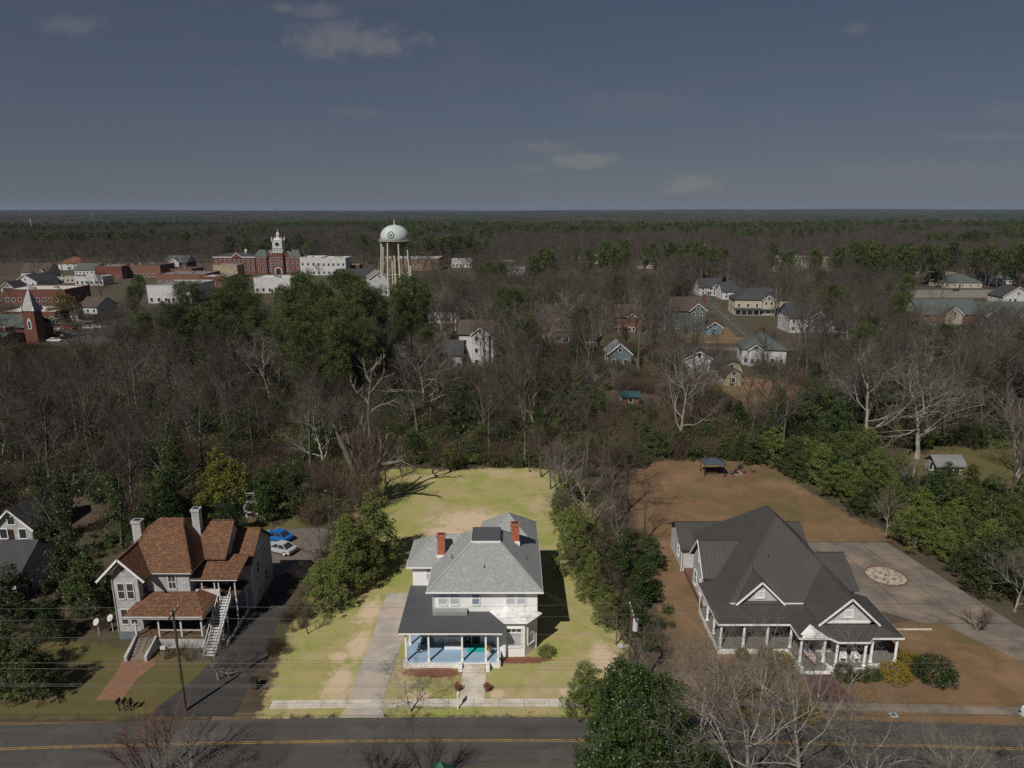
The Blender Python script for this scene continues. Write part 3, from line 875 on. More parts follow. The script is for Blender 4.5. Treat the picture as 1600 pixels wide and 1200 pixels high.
TERRA = mat('terracotta', (.22, .09, .055), (.16, .07, .045), 3, .85)
RED = leafmat('red_flowers', (.40, .03, .02), (.20, .05, .03))
YEL = leafmat('yellow_flowers', (.50, .34, .04), (.30, .26, .05))
flowerpot((-5.35, 60.75, .05), .3, .42, TERRA, RED, 'terracotta pot of red flowers on the left side of the front walk')
flowerpot((-2.45, 60.75, .05), .3, .42, TERRA, RED, 'terracotta pot of red flowers on the right side of the front walk')
flowerpot((-2.45, 66.0, .6), .3, .4, WHITE, YEL, 'pot of yellow flowers on the blue porch right of the door')
# for-sale post by the sidewalk
sg = thing('sale_sign_post', (-5.15, 58.15, 0), 'white wooden sign post standing by the sidewalk in front of the white house', 'sign')
MB().box(-5.2, -5.1, 58.1, 58.2, 0, 1.62).build('post', WHITE, sg)
MB().box(-5.22, -5.08, 58.2, 58.75, 1.45, 1.53).build('arm', WHITE, sg)
MB().box(-5.17, -5.13, 58.25, 58.72, .85, 1.4).build('panel', WHITE, sg)
bin_ = thing('wheelie_bin', (-25.5, 61.2, 0), 'dark brown wheelie bin beside the asphalt side drive at the lawn corner', 'bin')
MB().prism([(-25.8, 60.9), (-25.2, 60.9), (-25.2, 61.5), (-25.8, 61.5)], .1, 1.0).build('body', DARKWOOD, bin_)
MB().box(-25.84, -25.16, 60.85, 61.55, 1.0, 1.1).build('lid', BLACK, bin_)
for x in (-25.75, -25.25): MB().tube((x - .03, 61.45, .12), (x + .03, 61.45, .12), .12, n=10).build('wheel', BLACK, bin_)

# ------------------------------------------------------------------ left neighbour: stucco house with brown roofs
L_ = thing('stucco_house', (-37, 71, 0), 'grey white stucco house with brown shingle roofs, two chimneys and wooden outside stair', 'house')
TRIMG = mat('grey_white_trim', (.58, .58, .58), (.48, .48, .48), 1.5, .6)
FOUND = mat('painted_foundation', (.16, .18, .20), (.12, .135, .15), 1.5, .9)
w = MB()
w.box(-43.3, -40.5, 69.5, 72.5, .95, 7.62)
w.box(-42.6, -35.65, 71.0, 80.0, .9, 7.55)
w.box(-36, -32.9, 74.3, 80.2, .92, 7.5)
w.box(-34, -30.45, 75.2, 82.2, .3, 6.25)
w.gablewall('y', -41.9, 1.38, 7.6, 9.25, 69.5, 71.2)
w.gablewall('x', 78.7, 3.45, 6.2, 8.75, -32, -30.45)
w.gablewall('x', 77.2, 2.9, 7.45, 10.35, -33.6, -32.92)
w.build('wall', STUCCO, L_)
f = MB(); f.box(-43.34, -40.46, 69.46, 72.4, 0, .96).box(-42.5, -35.7, 71.1, 79.8, 0, .91).box(-34, -30.5, 75.3, 82.1, 0, .31)
f.build('foundation', FOUND, L_)
lr = MB().hip(-43.5, -35.05, 70.4, 80.6, 7.55, -41.1, -37.3, 74.3, 76.6, 11.25).build('roof', BROWNSH, L_)
MB().hip(-41.15, -37.25, 74.25, 76.65, 11.22, -40.4, -37.6, 75.5, 75.6, 11.75).build('roof_cap', BROWNSH, lr)
MB().box(-43.5, -35.08, 70.43, 80.57, 7.38, 7.545).build('eave_board', TRIMG, L_)
MB().gable('y', -41.95, 2.55, 7.45, 10.05, 68.75, 74.2).build('gable_roof', BROWNSH, L_)
# white bargeboards on the front gable
for p0, p1 in (((-43.5, 70.4, 7.55), (-41.1, 74.3, 11.25)), ((-35.05, 70.4, 7.55), (-37.3, 74.3, 11.25)), ((-37.3, 76.6, 11.25), (-35.05, 80.6, 7.55)), ((-41.95, 68.8, 10.06), (-41.95, 74.0, 10.06)), ((-38.5, 77.2, 10.72), (-32.7, 77.2, 10.72)), ((-34.3, 78.7, 9.02), (-30.2, 78.7, 9.02))):
    MB().bar(p0, p1, .22, .06).build('ridge_cap', BROWNSH, lr)
MB().box(-41.3, -32.9, 67.24, 67.34, 3.98, 4.1).build('gutter', TRIMG, L_)
bb = MB()
for s in (-1, 1): bb.bar((-41.95, 68.72, 9.96), (-41.95 + s * 2.58, 68.72, 7.34), .06, .22)
bb.build('bargeboard', WHITE, L_)
MB().gable('x', 77.2, 3.4, 7.5, 10.7, -38.5, -32.6).build('side_roof', BROWNSH, L_)
MB().gable('x', 78.7, 3.95, 6.15, 9.0, -34.4, -30.15).build('end_roof', BROWNSH, L_)
chimney(L_, -42.9, 75.2, 5, 11.6, 1.0, .8, STUCCO)
chimney(L_, -36.5, 76.2, 7, 12.6, .85, .8, STUCCO)
# iron ornament on the gable
og = MB(); og.bar((-41.95, 69.46, 8.15), (-41.95, 69.46, 8.75), .06); og.bar((-42.2, 69.46, 8.5), (-41.7, 69.46, 8.5), .06)
og.build('gable_ornament', BLACK, L_)
# front porch
MB().box(-40.7, -33.2, 67.85, 71.0, 1.12, 1.3).build('porch_floor', mat('brown_boards', (.12, .075, .045), (.085, .055, .035), 2, .8), L_)
pb = MB(); pb.box(-38.4, -33.25, 67.86, 68.02, 0, 1.12).box(-33.4, -33.24, 68.02, 71, 0, 1.12); pb.build('porch_base', STUCCO, L_)
pf = MB()
A = [(-41.4, 67.35, 4.1), (-32.8, 67.35, 4.1), (-32.8, 71.0, 4.1)]
pf.slab([(-41.4, 67.35, 4.1), (-32.8, 67.35, 4.1), (-34.9, 71.0, 5.0), (-40.55, 71.0, 5.0)], .16)
pf.slab([(-32.8, 67.35, 4.1), (-32.8, 73.2, 4.1), (-34.9, 73.2, 5.0), (-34.9, 71.0, 5.0)], .16)
pf.slab([(-41.4, 67.35, 4.1), (-40.55, 71.0, 5.0), (-41.4, 69.4, 4.1)], .16)
pf.build('porch_roof', BROWNSH, L_)
fb = MB(); fb.box(-41.35, -32.85, 67.38, 67.52, 3.75, 3.935).box(-32.99, -32.85, 67.52, 73.1, 3.75, 3.935); fb.build('fascia', TRIMG, L_)
lp = MB().box(-.08, .08, -.08, .08, 0, 2.48).box(-.12, .12, -.12, .12, 2.3, 2.48).mesh('porch_post', TRIMG)
for x, y in [(-40.5, 68.0), (-38.0, 68.0), (-35.6, 68.0), (-33.4, 68.0), (-33.4, 70.9)]: inst('porch_post', lp, L_, Vector((x, y, 1.28)) - L_.location)
rr = MB(); rr.box(-38.0, -33.4, 67.97, 68.03, 2.05, 2.13).box(-33.43, -33.37, 68.05, 70.9, 2.05, 2.13); rr.build('porch_rail', TRIMG, L_)
dd = MB().box(-38.3, -37.3, 70.95, 71.02, 1.3, 3.4).build('door', DARKWOOD, L_)
MB().box(-37.45, -37.4, 70.88, 70.96, 2.2, 2.35).build('handle', BLACK, dd)
window(L_, (-35.0 + .1, 71.0, 1.9), .9, 1.4, F_FRONT, TRIMG)
# concrete front steps with side walls
for i in range(7): MB().box(-40.2, -38.55, 65.75 + i * .3, 67.84, .002, .185 * (i + 1)).build('step', CONC_OLD, L_)
for x in (-40.5, -38.4):
    q = MB(); q.add([(x - .15, 65.4, 0), (x + .15, 65.4, 0), (x + .15, 67.84, 0), (x - .15, 67.84, 0), (x - .15, 65.4, .65), (x + .15, 65.4, .65), (x + .15, 67.84, 1.5), (x - .15, 67.84, 1.5)],
                 [(0, 3, 2, 1), (4, 5, 6, 7), (0, 1, 5, 4), (1, 2, 6, 5), (2, 3, 7, 6), (3, 0, 4, 7)]); q.build('step_wall', STUCCO, L_)
for x in (-40.05, -38.7):
    h_ = MB(); h_.bar((x, 65.8, .3), (x, 65.8, 1.15), .05); h_.bar((x, 65.8, 1.15), (x, 67.8, 2.2), .05); h_.bar((x, 67.7, 1.3), (x, 67.7, 2.15), .05); h_.build('handrail', BLACK, L_)
# upper deck with shed roof and the outside stair
ud = MB().box(-35.3, -30.8, 71.6, 75.2, 3.85, 4.0).build('upper_deck', DARKWOOD, L_)
dr = MB(); dr.box(-35.6, -32.75, 71.55, 71.65, 3.8, 4.9); dr.build('deck_parapet', TRIMG, L_)
MB().slab([(-35.7, 71.1, 6.45), (-30.4, 71.1, 6.45), (-30.4, 75.25, 7.35), (-35.7, 75.25, 7.35)], .14).build('deck_roof', BROWNSH, L_)
MB().box(-35.65, -30.45, 71.12, 71.22, 6.2, 6.305).build('deck_fascia', WHITE, L_)
dp = MB().box(-.06, .06, -.06, .06, 0, 2.35).mesh('deck_post', TRIMG)
for x in (-34.6, -33.2, -32.75, -30.95): inst('deck_post', dp, L_, Vector((x, 71.62, 3.98)) - L_.location)
dl = MB().box(-.07, .07, -.07, .07, 0, 3.9).mesh('deck_leg', TRIMG)
for x, y in ((-30.95, 71.7), (-30.95, 74.5)): inst('deck_leg', dl, L_, Vector((x, y, 0)) - L_.location)
NST = 21
for i in range(NST):
    y = 66.2 + i * .262; z = .19 * (i + 1)
    MB().box(-32.6, -31.55, y, y + .3, z - .05, z).build('stair_tread', TRIMG, L_)
for x in (-32.66, -31.5):
    s_ = MB(); s_.bar((x, 66.1, .05), (x, 71.75, 4.0), .07, .3); s_.build('stringer', TRIMG, L_)
    h_ = MB(); h_.bar((x, 66.2, 1.15), (x, 71.75, 5.05), .07, .09); h_.build('stair_rail', TRIMG, L_)
    for k in range(8):
        y = 66.25 + k * .75; z = (y - 66.1) / 5.65 * 3.95
        MB().bar((x, y, z), (x, y, z + 1.1), .07).build('baluster', TRIMG, L_)
for x, y, z in ((-32.55, 69.0, 1.9), (-31.6, 69.0, 1.9), (-31.6, 70.4, 2.9)): MB().bar((x, y, 0), (x, y, z), .1).build('stair_support', TRIMG, L_)
# windows
LG = glass('dim_glass', (.055, .05, .05), .15)
for z in (5.0, 1.9):
    for x in (-42.4, -41.4): window(L_, (x, 69.5, z), .66, 1.75, F_FRONT, TRIMG, LG)
window(L_, (-40.5, 70.6, 5.0), .8, 1.75, F_RIGHT, TRIMG, LG)
window(L_, (-37.55, 71.0, 5.35), .75, 1.6, F_FRONT, TRIMG, LG, mull=1)
for y, z in ((77.3, 4.0), (79.8, 1.6), (80.2, 4.0)): window(L_, (-30.45, y, z), .75, 1.3, F_RIGHT, TRIMG, LG)
sd_ = MB().box(-30.46, -30.38, 75.7, 76.6, .35, 2.5).build('side_door', TRIMG, L_)
MB().box(-30.37, -30.33, 76.4, 76.47, 1.3, 1.45).build('handle', BLACK, sd_)
gp = MB(); gp.tube((-30.38, 75.25, .3), (-30.38, 75.25, 6.1), .05, n=6); gp.build('downpipe', WHITE, L_)
gp = MB(); gp.tube((-43.25, 69.42, .9), (-43.25, 69.42, 7.4), .05, n=6); gp.build('downpipe', TRIMG, L_)
LATT = MB()
for k in range(9):
    LATT.box(-32.3 + k * .02, -32.2 + k * .02, 72.0 + k * .35, 72.2 + k * .35, .1, .6)
# lower lattice strip along the drive
lt = thing('lattice_fence', (-30.9, 72.5, 0), 'low white lattice strip in the shade beside the asphalt side drive', 'fence')
for k in range(18):
    MB().box(-30.95, -30.9, 68.2 + k * .4, 68.4 + k * .4, .08, .5).build('slat', TRIMG, lt)
MB().box(-30.97, -30.91, 68.1, 75.3, .5, .56).build('top_rail', TRIMG, lt)
# satellite dishes on poles
for i, (x, y, lb) in enumerate([(-46.0, 70.2, 'left satellite dish on a pole beside the stucco house'), (-44.9, 71.0, 'right satellite dish on a pole, nearer the stucco house corner')]):
    t = thing('satellite_dish', (x, y, 0), lb, 'satellite dish', 'dishes beside the stucco house')
    MB().tube((x, y, 0), (x, y, 1.7), .04, n=6).build('pole', TRIMG, t)
    q = MB(); q.lathe(0, 0, [(.05, 0), (.3, .04), (.5, .12)], 14, False)
    o = bpy.data.objects.new('dish', q.mesh('dish', TRIMG)); COL.objects.link(o); o.parent = t; o.scale = (.8, .8, .8); o.location = (0, -.1, 1.75); o.rotation_euler = (radians(55), 0, radians(-25))
    MB().bar((x, y - .1, 1.75), (x - .2, y - .65, 1.85), .03).build('feed_arm', BLACK, t)
# mail boxes of the left neighbour
for i in range(3):
    x = -37.15 + i * .55
    t = thing('mailbox', (x, 57.9, 0), 'black mailbox, %s of three in a row before the stucco house' % ('left', 'middle', 'right')[i], 'mailbox', 'three black mailboxes')
    MB().box(x - .05, x + .05, 57.85, 57.95, 0, .95).build('post', DARKWOOD, t)
    MB().box(x - .12, x + .12, 57.62, 58.15, .95, 1.2).tube((x, 57.62, 1.2), (x, 58.15, 1.2), .12, n=10).build('box', BLACK, t)
x, y = P(592, 1197)[:2]
t = thing('mailbox', (x, 50.6, 0), 'dark mailbox on a post at the near edge of the road', 'mailbox')
MB().box(x - .05, x + .05, 50.55, 50.65, 0, 1.0).build('post', DARKWOOD, t)
MB().box(x - .13, x + .13, 50.3, 50.9, 1.0, 1.25).tube((x, 50.3, 1.25), (x, 50.9, 1.25), .13, n=10).build('box', BLACK, t)

# ------------------------------------------------------------------ right neighbour: charcoal metal roofs, deep porch
R_ = thing('charcoal_roofed_house', (31, 70, 0), 'one storey white house with steep charcoal metal roof, two front gables and long porch', 'house')
w = MB()
w.box(24.2, 37.4, 69.8, 86.0, .1, 4.35)
w.box(32.2, 37.5, 66.3, 70.0, .1, 4.3)
w.box(22.6, 26, 75.3, 80.7, .1, 4.33)
w.box(35, 38.8, 72.6, 80.8, .1, 4.32)
w.box(22.3, 38.0, 84.5, 91.5, .1, 3.5)
w.gablewall('x', 78, 2.75, 4.33, 7.4, 22.6, 25)
w.gablewall('x', 76.7, 4.1, 4.3, 6.5, 37.4, 38.8)
w.gablewall('x', 88, 3.4, 3.5, 5.2, 22.3, 24.5)
w.gablewall('y', 27, 2.3, 4.5, 6.75, 69.62, 71.5)
w.gablewall('y', 34.85, 2.75, 4.45, 7.05, 65.75, 68)
OLDSID = lined('weathered_lap_siding', (.56, .57, .56), (.42, .43, .42), .2, 'z', .75, .5, .03, 1.4)
w.build('wall', OLDSID, R_)
MB().box(22.5, 38.7, 70.1, 91.2, 0, .6).build('foundation', mat('dull_foundation', (.16, .085, .06), (.11, .065, .05), 3, .9), R_)
MB().hip(23.7, 37.9, 69.35, 87, 4.4, 30.85, 31.15, 76.9, 80.4, 11.15).build('roof', METALROOF, R_)
MB().gable('y', 34.85, 3.15, 4.45, 7.42, 65.25, 74.5, .12).build('front_gable_roof', METALROOF, R_)
MB().gable('y', 27.0, 2.62, 4.5, 7.12, 69.15, 73.2, .12).build('dormer_roof', METALROOF, R_)
MB().gable('x', 78.0, 3.15, 4.4, 7.72, 22.2, 29, .12).build('left_gable_roof', METALROOF, R_)
MB().gable('x', 76.7, 4.5, 4.35, 6.8, 33, 39.2, .12).build('right_gable_roof', METALROOF, R_)
MB().gable('x', 88.0, 4.0, 3.4, 5.5, 21.8, 38.6, .12).build('rear_roof', METALROOF, R_)
for s in (-1, 1):
    MB().bar((34.85, 65.22, 7.36), (34.85 + s * 3.18, 65.22, 4.36), .06, .2).build('bargeboard', WHITE, R_)
    MB().bar((27, 69.12, 7.06), (27 + s * 2.65, 69.12, 4.4), .06, .2).build('bargeboard', WHITE, R_)
    MB().bar((22.17, 78, 7.66), (22.17, 78 + s * 3.15, 4.34), .06, .2).build('bargeboard', WHITE, R_)
for p0, p1 in (((23.7, 69.35, 4.4), (30.85, 76.9, 11.15)), ((37.9, 69.35, 4.4), (31.15, 76.9, 11.15)), ((31, 76.9, 11.16), (31, 80.4, 11.16)), ((34.85, 65.3, 7.44), (34.85, 72.7, 7.44)), ((27, 69.2, 7.14), (27, 72.4, 7.14)), ((22.3, 78, 7.74), (27.5, 78, 7.74)), ((34, 76.7, 6.82), (39.1, 76.7, 6.82)), ((21.9, 88, 5.52), (38.5, 88, 5.52))):
    MB().bar(p0, p1, .2, .05).build('ridge_cap', METALROOF, R_)
for x, y, z in ((29.0, 73.4, 8.0), (33.0, 75, 9.4), (25.2, 77.2, 6.7)):
    MB().tube((x, y, z - .9), (x, y, z + .3), .06, n=8).build('vent_pipe', BLACK, R_)
ef = MB(); ef.box(29.7, 31.8, 69.36, 69.42, 4.36, 4.5).box(23.7, 24.3, 69.36, 69.42, 4.36, 4.5); ef.build('eave_trim', WHITE, R_)
for x, y, z in ((27, 69.6, 5.05), (34.85, 65.73, 5.1)):
    window(R_, (x, y, z), .8, .7, F_FRONT, gl=glass('white_louvre', (.6, .6, .6), .6), split=False, name='gable_vent')
MB().box(32.6, 37.1, 65.6, 65.74, 4.42, 4.62).build('gable_sill', WHITE, R_)
# porch roof in one metal skirt
oz, iz = 3.72, 4.36
pr = MB()
A, B, C, D = (21.7, 75, oz), (21.7, 66.6, oz), (29.3, 66.6, oz), (29.3, 64.1, oz)
E, F_, G, H_, I, J = (32.4, 64.1, oz), (33.0, 63.4, oz), (36.2, 63.4, oz), (36.8, 64.1, oz), (40, 64.1, oz), (40, 72, oz)
a, b_, c, d_, i_, j_ = (23.9, 75, iz), (23.9, 69.6, iz), (31.9, 69.6, iz), (31.9, 65.5, iz), (37.8, 65.5, iz), (37.8, 72, iz)
for q in ([A, B, b_, a], [B, C, c, b_], [C, D, d_, c], [D, E, d_], [E, F_, d_], [F_, G, i_, d_], [G, H_, i_], [H_, I, i_], [I, J, j_, i_]): pr.slab(q, .1)
pr.build('porch_roof', METALROOF, R_)
fas = MB(); loop = [A, B, C, D, E, F_, G, H_, I, J]
for p, q in zip(loop, loop[1:]): fas.bar((p[0], p[1], oz - .12), (q[0], q[1], oz - .12), .07, .2)
fas.build('fascia', WHITE, R_)
pd = MB(); pd.add([(29.6, 63.95, 3.74), (32.2, 63.95, 3.74), (30.9, 63.95, 4.3), (29.6, 64.6, 3.8), (32.2, 64.6, 3.8), (30.9, 65.6, 4.32)], [(0, 1, 2), (1, 4, 5, 2), (0, 2, 5, 3), (3, 5, 4)])
pd.build('pediment', WHITE, R_)
PORCHG = mat('grey_porch_floor', (.17, .165, .155), (.14, .135, .13), 1.5, .7)
MB().prism([(22, 74.8), (22, 66.8), (29.5, 66.8), (29.5, 64.3), (32.4, 64.3), (33.1, 63.6), (36.1, 63.6), (36.8, 64.3), (39.8, 64.3), (39.8, 72), (37.6, 72), (37.6, 66.2), (32.1, 66.2), (32.1, 69.75), (24.1, 69.75), (24.1, 74.8)], .45, .65).build('porch_floor', PORCHG, R_)
ps = MB()
sk_ = [(22, 74.8), (22, 66.8), (29.5, 66.8), (29.5, 64.3), (32.4, 64.3), (33.1, 63.6), (36.1, 63.6), (36.8, 64.3), (39.8, 64.3), (39.8, 72)]
for p, q in zip(sk_, sk_[1:]): ps.bar((p[0], p[1], .3), (q[0], q[1], .3), .06, .6)
ps.build('porch_skirt', WHITE, R_)
colm = MB().lathe(0, 0, [(.2, 0), (.2, .12), (.15, .16), (.13, 2.75), (.19, 2.82), (.19, 2.95)], 12).mesh('porch_column', WHITE)
for x, y in [(29.75, 64.5), (32.15, 64.5), (33.15, 63.85), (36.05, 63.85), (37.05, 64.5), (39.55, 64.5), (39.55, 68), (39.55, 71.6), (29.7, 67.05), (27.2, 67.05), (24.7, 67.05), (22.25, 67.05), (22.25, 69.6), (22.25, 72.2)]:
    inst('porch_column', colm, R_, Vector((x, y, .64)) - R_.location)
for i in range(3): MB().box(29.75, 32.15, 63.35 + i * .3, 64.28, .002, .2 * (i + 1)).build('step', WHITE if i == 0 else PORCHG, R_)
for x in (29.55, 32.35): MB().box(x - .18, x + .18, 63.4, 64.25, 0, .7).build('step_pedestal', WHITE, R_)
dd = MB().box(30.2, 31.3, 69.72, 69.8, .65, 3.0).build('door', DARKDOOR, R_)
MB().box(30.3, 30.36, 69.66, 69.73, 1.6, 1.75).build('handle', GALV, dd)
for x in (25.3, 27.2, 28.9): window(R_, (x, 69.8, 1.2), .95, 1.9, F_FRONT)
for x in (33.4, 34.85, 36.3): window(R_, (x, 66.3, 1.1), 1.0, 2.1, F_FRONT, gl=glass('grey_glass', (.10, .10, .10), .15))
window(R_, (22.6, 76.8, 1.3), .8, 1.7, F_LEFT); window(R_, (22.6, 79.2, 1.3), .8, 1.7, F_LEFT); window(R_, (22.6, 78, 5.0), .6, 1.1, F_LEFT)
window(R_, (22.3, 87.0, 1.2), .8, 1.3, F_LEFT); window(R_, (37.5, 68.2, 1.1), .9, 2.0, F_RIGHT)
for y in (75, 78.5): window(R_, (38.8, y, 1.2), .9, 1.6, F_RIGHT)
gp = MB(); gp.tube((22.1, 84.4, .1), (22.1, 84.4, 3.4), .05, n=6).tube((22.1, 75.1, .1), (22.1, 75.1, 4.2), .05, n=6); gp.build('downpipe', WHITE, R_)
rocker((34.3, 64.7, .65), -.35, WHITE, 'left white rocking chair on the grey porch of the charcoal roofed house', 'white porch rockers')
rocker((35.6, 64.7, .65), .1, WHITE, 'right white rocking chair on the grey porch of the charcoal roofed house', 'white porch rockers')
st = thing('porch_screen', (32.55, 65.1, .65), 'small white louvred screen on the grey porch beside the steps', 'screen')
for k in range(7): MB().bar((32.45 + .0, 64.75, .75 + k * .16), (32.45, 65.55, .75 + k * .16), .04, .08).build('louvre', WHITE, st)
for y in (64.75, 65.55): MB().bar((32.45, y, .65), (32.45, y, 1.85), .06).build('upright', WHITE, st)
# flag
FL = thing('porch_flag', (29.9, 64.3, 2.4), 'red and white striped flag with a blue corner hanging from the porch column', 'flag')
MB().tube((29.8, 64.35, 3.0), (31.1, 63.2, 1.9), .025, n=6).build('staff', DARKWOOD, FL)
REDC = mat('flag_red', (.35, .03, .04), (.3, .03, .04), 3, .8); BLUC = mat('flag_blue', (.03, .04, .16), (.03, .04, .14), 3, .8)
for k in range(13):
    q = MB()
    for j in range(4):
        f0, f1 = j / 4, (j + 1) / 4
        p = lambda f, s: (29.95 + .9 * f + .04 * sin(f * 9), 64.2 - .8 * f, 2.9 - .78 * f - s * 1.0)
        q.add([p(f0, k / 13), p(f1, k / 13), p(f1, (k + 1) / 13), p(f0, (k + 1) / 13)], [(0, 1, 2, 3)])
    q.build('stripe', REDC if k % 2 == 0 else WHITE, FL)
q = MB()
p = lambda f, s: (29.95 + .9 * f + .04 * sin(f * 9), 64.18 - .8 * f, 2.9 - .78 * f - s * 1.0)
q.add([p(0, 0), p(.4, 0), p(.4, .54), p(0, .54)], [(0, 1, 2, 3)]); q.build('canton', BLUC, FL)
q = MB()
for i in range(5):
    for j in range(4):
        c_ = p(.05 + .07 * i, .08 + .12 * j); q.add([(c_[0] - .02, c_[1] - .02, c_[2]), (c_[0], c_[1] - .02, c_[2] - .02), (c_[0] + .02, c_[1] - .02, c_[2]), (c_[0], c_[1] - .02, c_[2] + .02)], [(0, 1, 2, 3)])
o = q.build('stars', WHITE, FL); o['kind'] = 'stuff'
bbx = P(1218, 1030)
t = thing('bird_bath', (bbx.x, bbx.y, 0), 'small white bird bath in the yard left of the porch steps', 'bird bath')
MB().lathe(bbx.x, bbx.y, [(.2, 0), (.08, .1), (.07, .6), (.12, .66)], 12).build('pedestal', WHITE, t)
MB().lathe(bbx.x, bbx.y, [(.12, .66), (.34, .8), (.3, .8), (.08, .72)], 16).build('bowl', WHITE, t)
# meter cover and hydrant by the sidewalk on the right
mp_ = P(1396, 1118)
t = thing('meter_cover', (mp_.x, mp_.y, 0), 'pale blue meter cover lying in the verge before the charcoal roofed house', 'meter cover')
MB().box(mp_.x - .35, mp_.x + .35, mp_.y - .25, mp_.y + .25, 0, .1).build('frame', mat('pale_blue', (.35, .45, .52), (.3, .4, .46), 3, .7), t)
MB().box(mp_.x - .2, mp_.x + .15, mp_.y - .15, mp_.y + .15, .1, .13).build('lid', GREYP, t)
hy = P(1597, 1117)
t = thing('fire_hydrant', (hy.x, hy.y, 0), 'pale blue fire hydrant at the far right edge beside the sidewalk', 'hydrant')
MB().lathe(hy.x, hy.y, [(.22, 0), (.22, .08), (.14, .1), (.14, .72), (.19, .74), (.19, .8), (.12, .95), (.03, 1.02)], 12).build('barrel', mat('hydrant_paint', (.45, .52, .55), (.4, .46, .5), 3, .5), t)
for s in (-1, 1): MB().tube((hy.x, hy.y, .58), (hy.x + s * .26, hy.y, .58), .07, n=8).build('nozzle', GALV, t)

# back garden of the right neighbour: gazebo, chairs round a fire pit
gz = P(1113, 741)
t = thing('gazebo', (gz.x, gz.y, 0), 'dark open gazebo with blue grey hip roof at the back of the brown lawn', 'gazebo')
MB().hip(gz.x - 2.0, gz.x + 2.0, gz.y - 1.6, gz.y + 1.8, 2.3, gz.x - .5, gz.x + .5, gz.y, gz.y + .2, 3.1).build('roof', mat('blue_grey_roof', (.06, .07, .09), (.05, .06, .08), 1, .6), t)
for sx in (-1, 1):
    for sy in (-1, 1): MB().box(gz.x + sx * 1.75 - .06, gz.x + sx * 1.75 + .06, gz.y + .1 + sy * 1.4 - .06, gz.y + .1 + sy * 1.4 + .06, 0, 2.3).build('post', BLACK, t)
MB().box(gz.x - 1.3, gz.x + 1.0, gz.y, gz.y + .9, 0, .8).build('bar_counter', DARKWOOD, t)
fp = P(1152, 741)
t = thing('fire_pit', (fp.x, fp.y, 0), 'ring of stones for a fire pit on bare earth beside the gazebo', 'fire pit')
for k in range(10):
    a = k * .628; MB().lathe(fp.x + .8 * cos(a), fp.y + .8 * sin(a), [(.25, 0), (.27, .2), (.18, .34)], 7).build('stone', CONC_OLD, t)
patch(fp.x, fp.y, 3.6, 2.2, .016, 77, mat('burnt_earth', (.20, .10, .06), (.13, .075, .05), 1.2, .95), 'earth_patch', bpy.data.objects['neighbour_lawn'])
for i, (px_, py_, rz, m, lb) in enumerate([(1156, 733, 2.9, BLACK, 'black garden chair behind the fire pit'), (1146, 742, -1.2, BLACK, 'black garden chair left of the fire pit'), (1162, 739, 1.2, TERRA, 'rust coloured garden chair right of the fire pit'), (1176, 738, 1.5, TERRA, 'rust coloured garden chair farthest right of the fire pit')]):
    p_ = P(px_, py_)
    t = thing('garden_chair', (p_.x, p_.y, 0), lb, 'chair', 'chairs round the fire pit', rz)
    MB().add([], [])
    q = MB(); q.slab([(-.3, -.35, .42), (.3, -.35, .42), (.3, .25, .3), (-.3, .25, .3)], .05); q.build('seat', m, t, local=True)
    for k in range(4): MB().bar((-.22 + k * .147, .25, .3), (-.26 + k * .175, .6, 1.05), .12, .03).build('back_slat', m, t, local=True)
    for s in (-1, 1):
        MB().box(s * .36 - .07, s * .36 + .07, -.4, .35, .58, .62).build('arm', m, t, local=True)
        MB().bar((s * .36, -.35, 0), (s * .36, -.35, .58), .07).build('leg', m, t, local=True)
        MB().bar((s * .36, .3, 0), (s * .36, .3, .58), .07).build('leg', m, t, local=True)

# green roofed kiosk whose roof just shows at the bottom of the picture
kx, ky = P(690, 1190, 2.6)[:2]
t = thing('green_kiosk', (kx, 47.6, 0), 'small green metal pyramid roof on posts at the very bottom of the picture', 'kiosk')
GREENM = mat('green_metal', (.02, .10, .07), (.018, .085, .06), 2, .5)
kz = 46 - (47.6) * (46 - 2.6) / ky
MB().hip(kx - 1.0, kx + 1.0, 46.7, 48.5, kz - 1.1, kx, kx, 47.6, 47.6, kz).build('roof', GREENM, t)
for sx in (-1, 1):
    for sy in (-1, 1): MB().box(kx + sx * .8 - .06, kx + sx * .8 + .06, 47.6 + sy * .7 - .06, 47.6 + sy * .7 + .06, 0, kz - 1.05).build('post', DARKWOOD, t)

# ------------------------------------------------------------------ cars


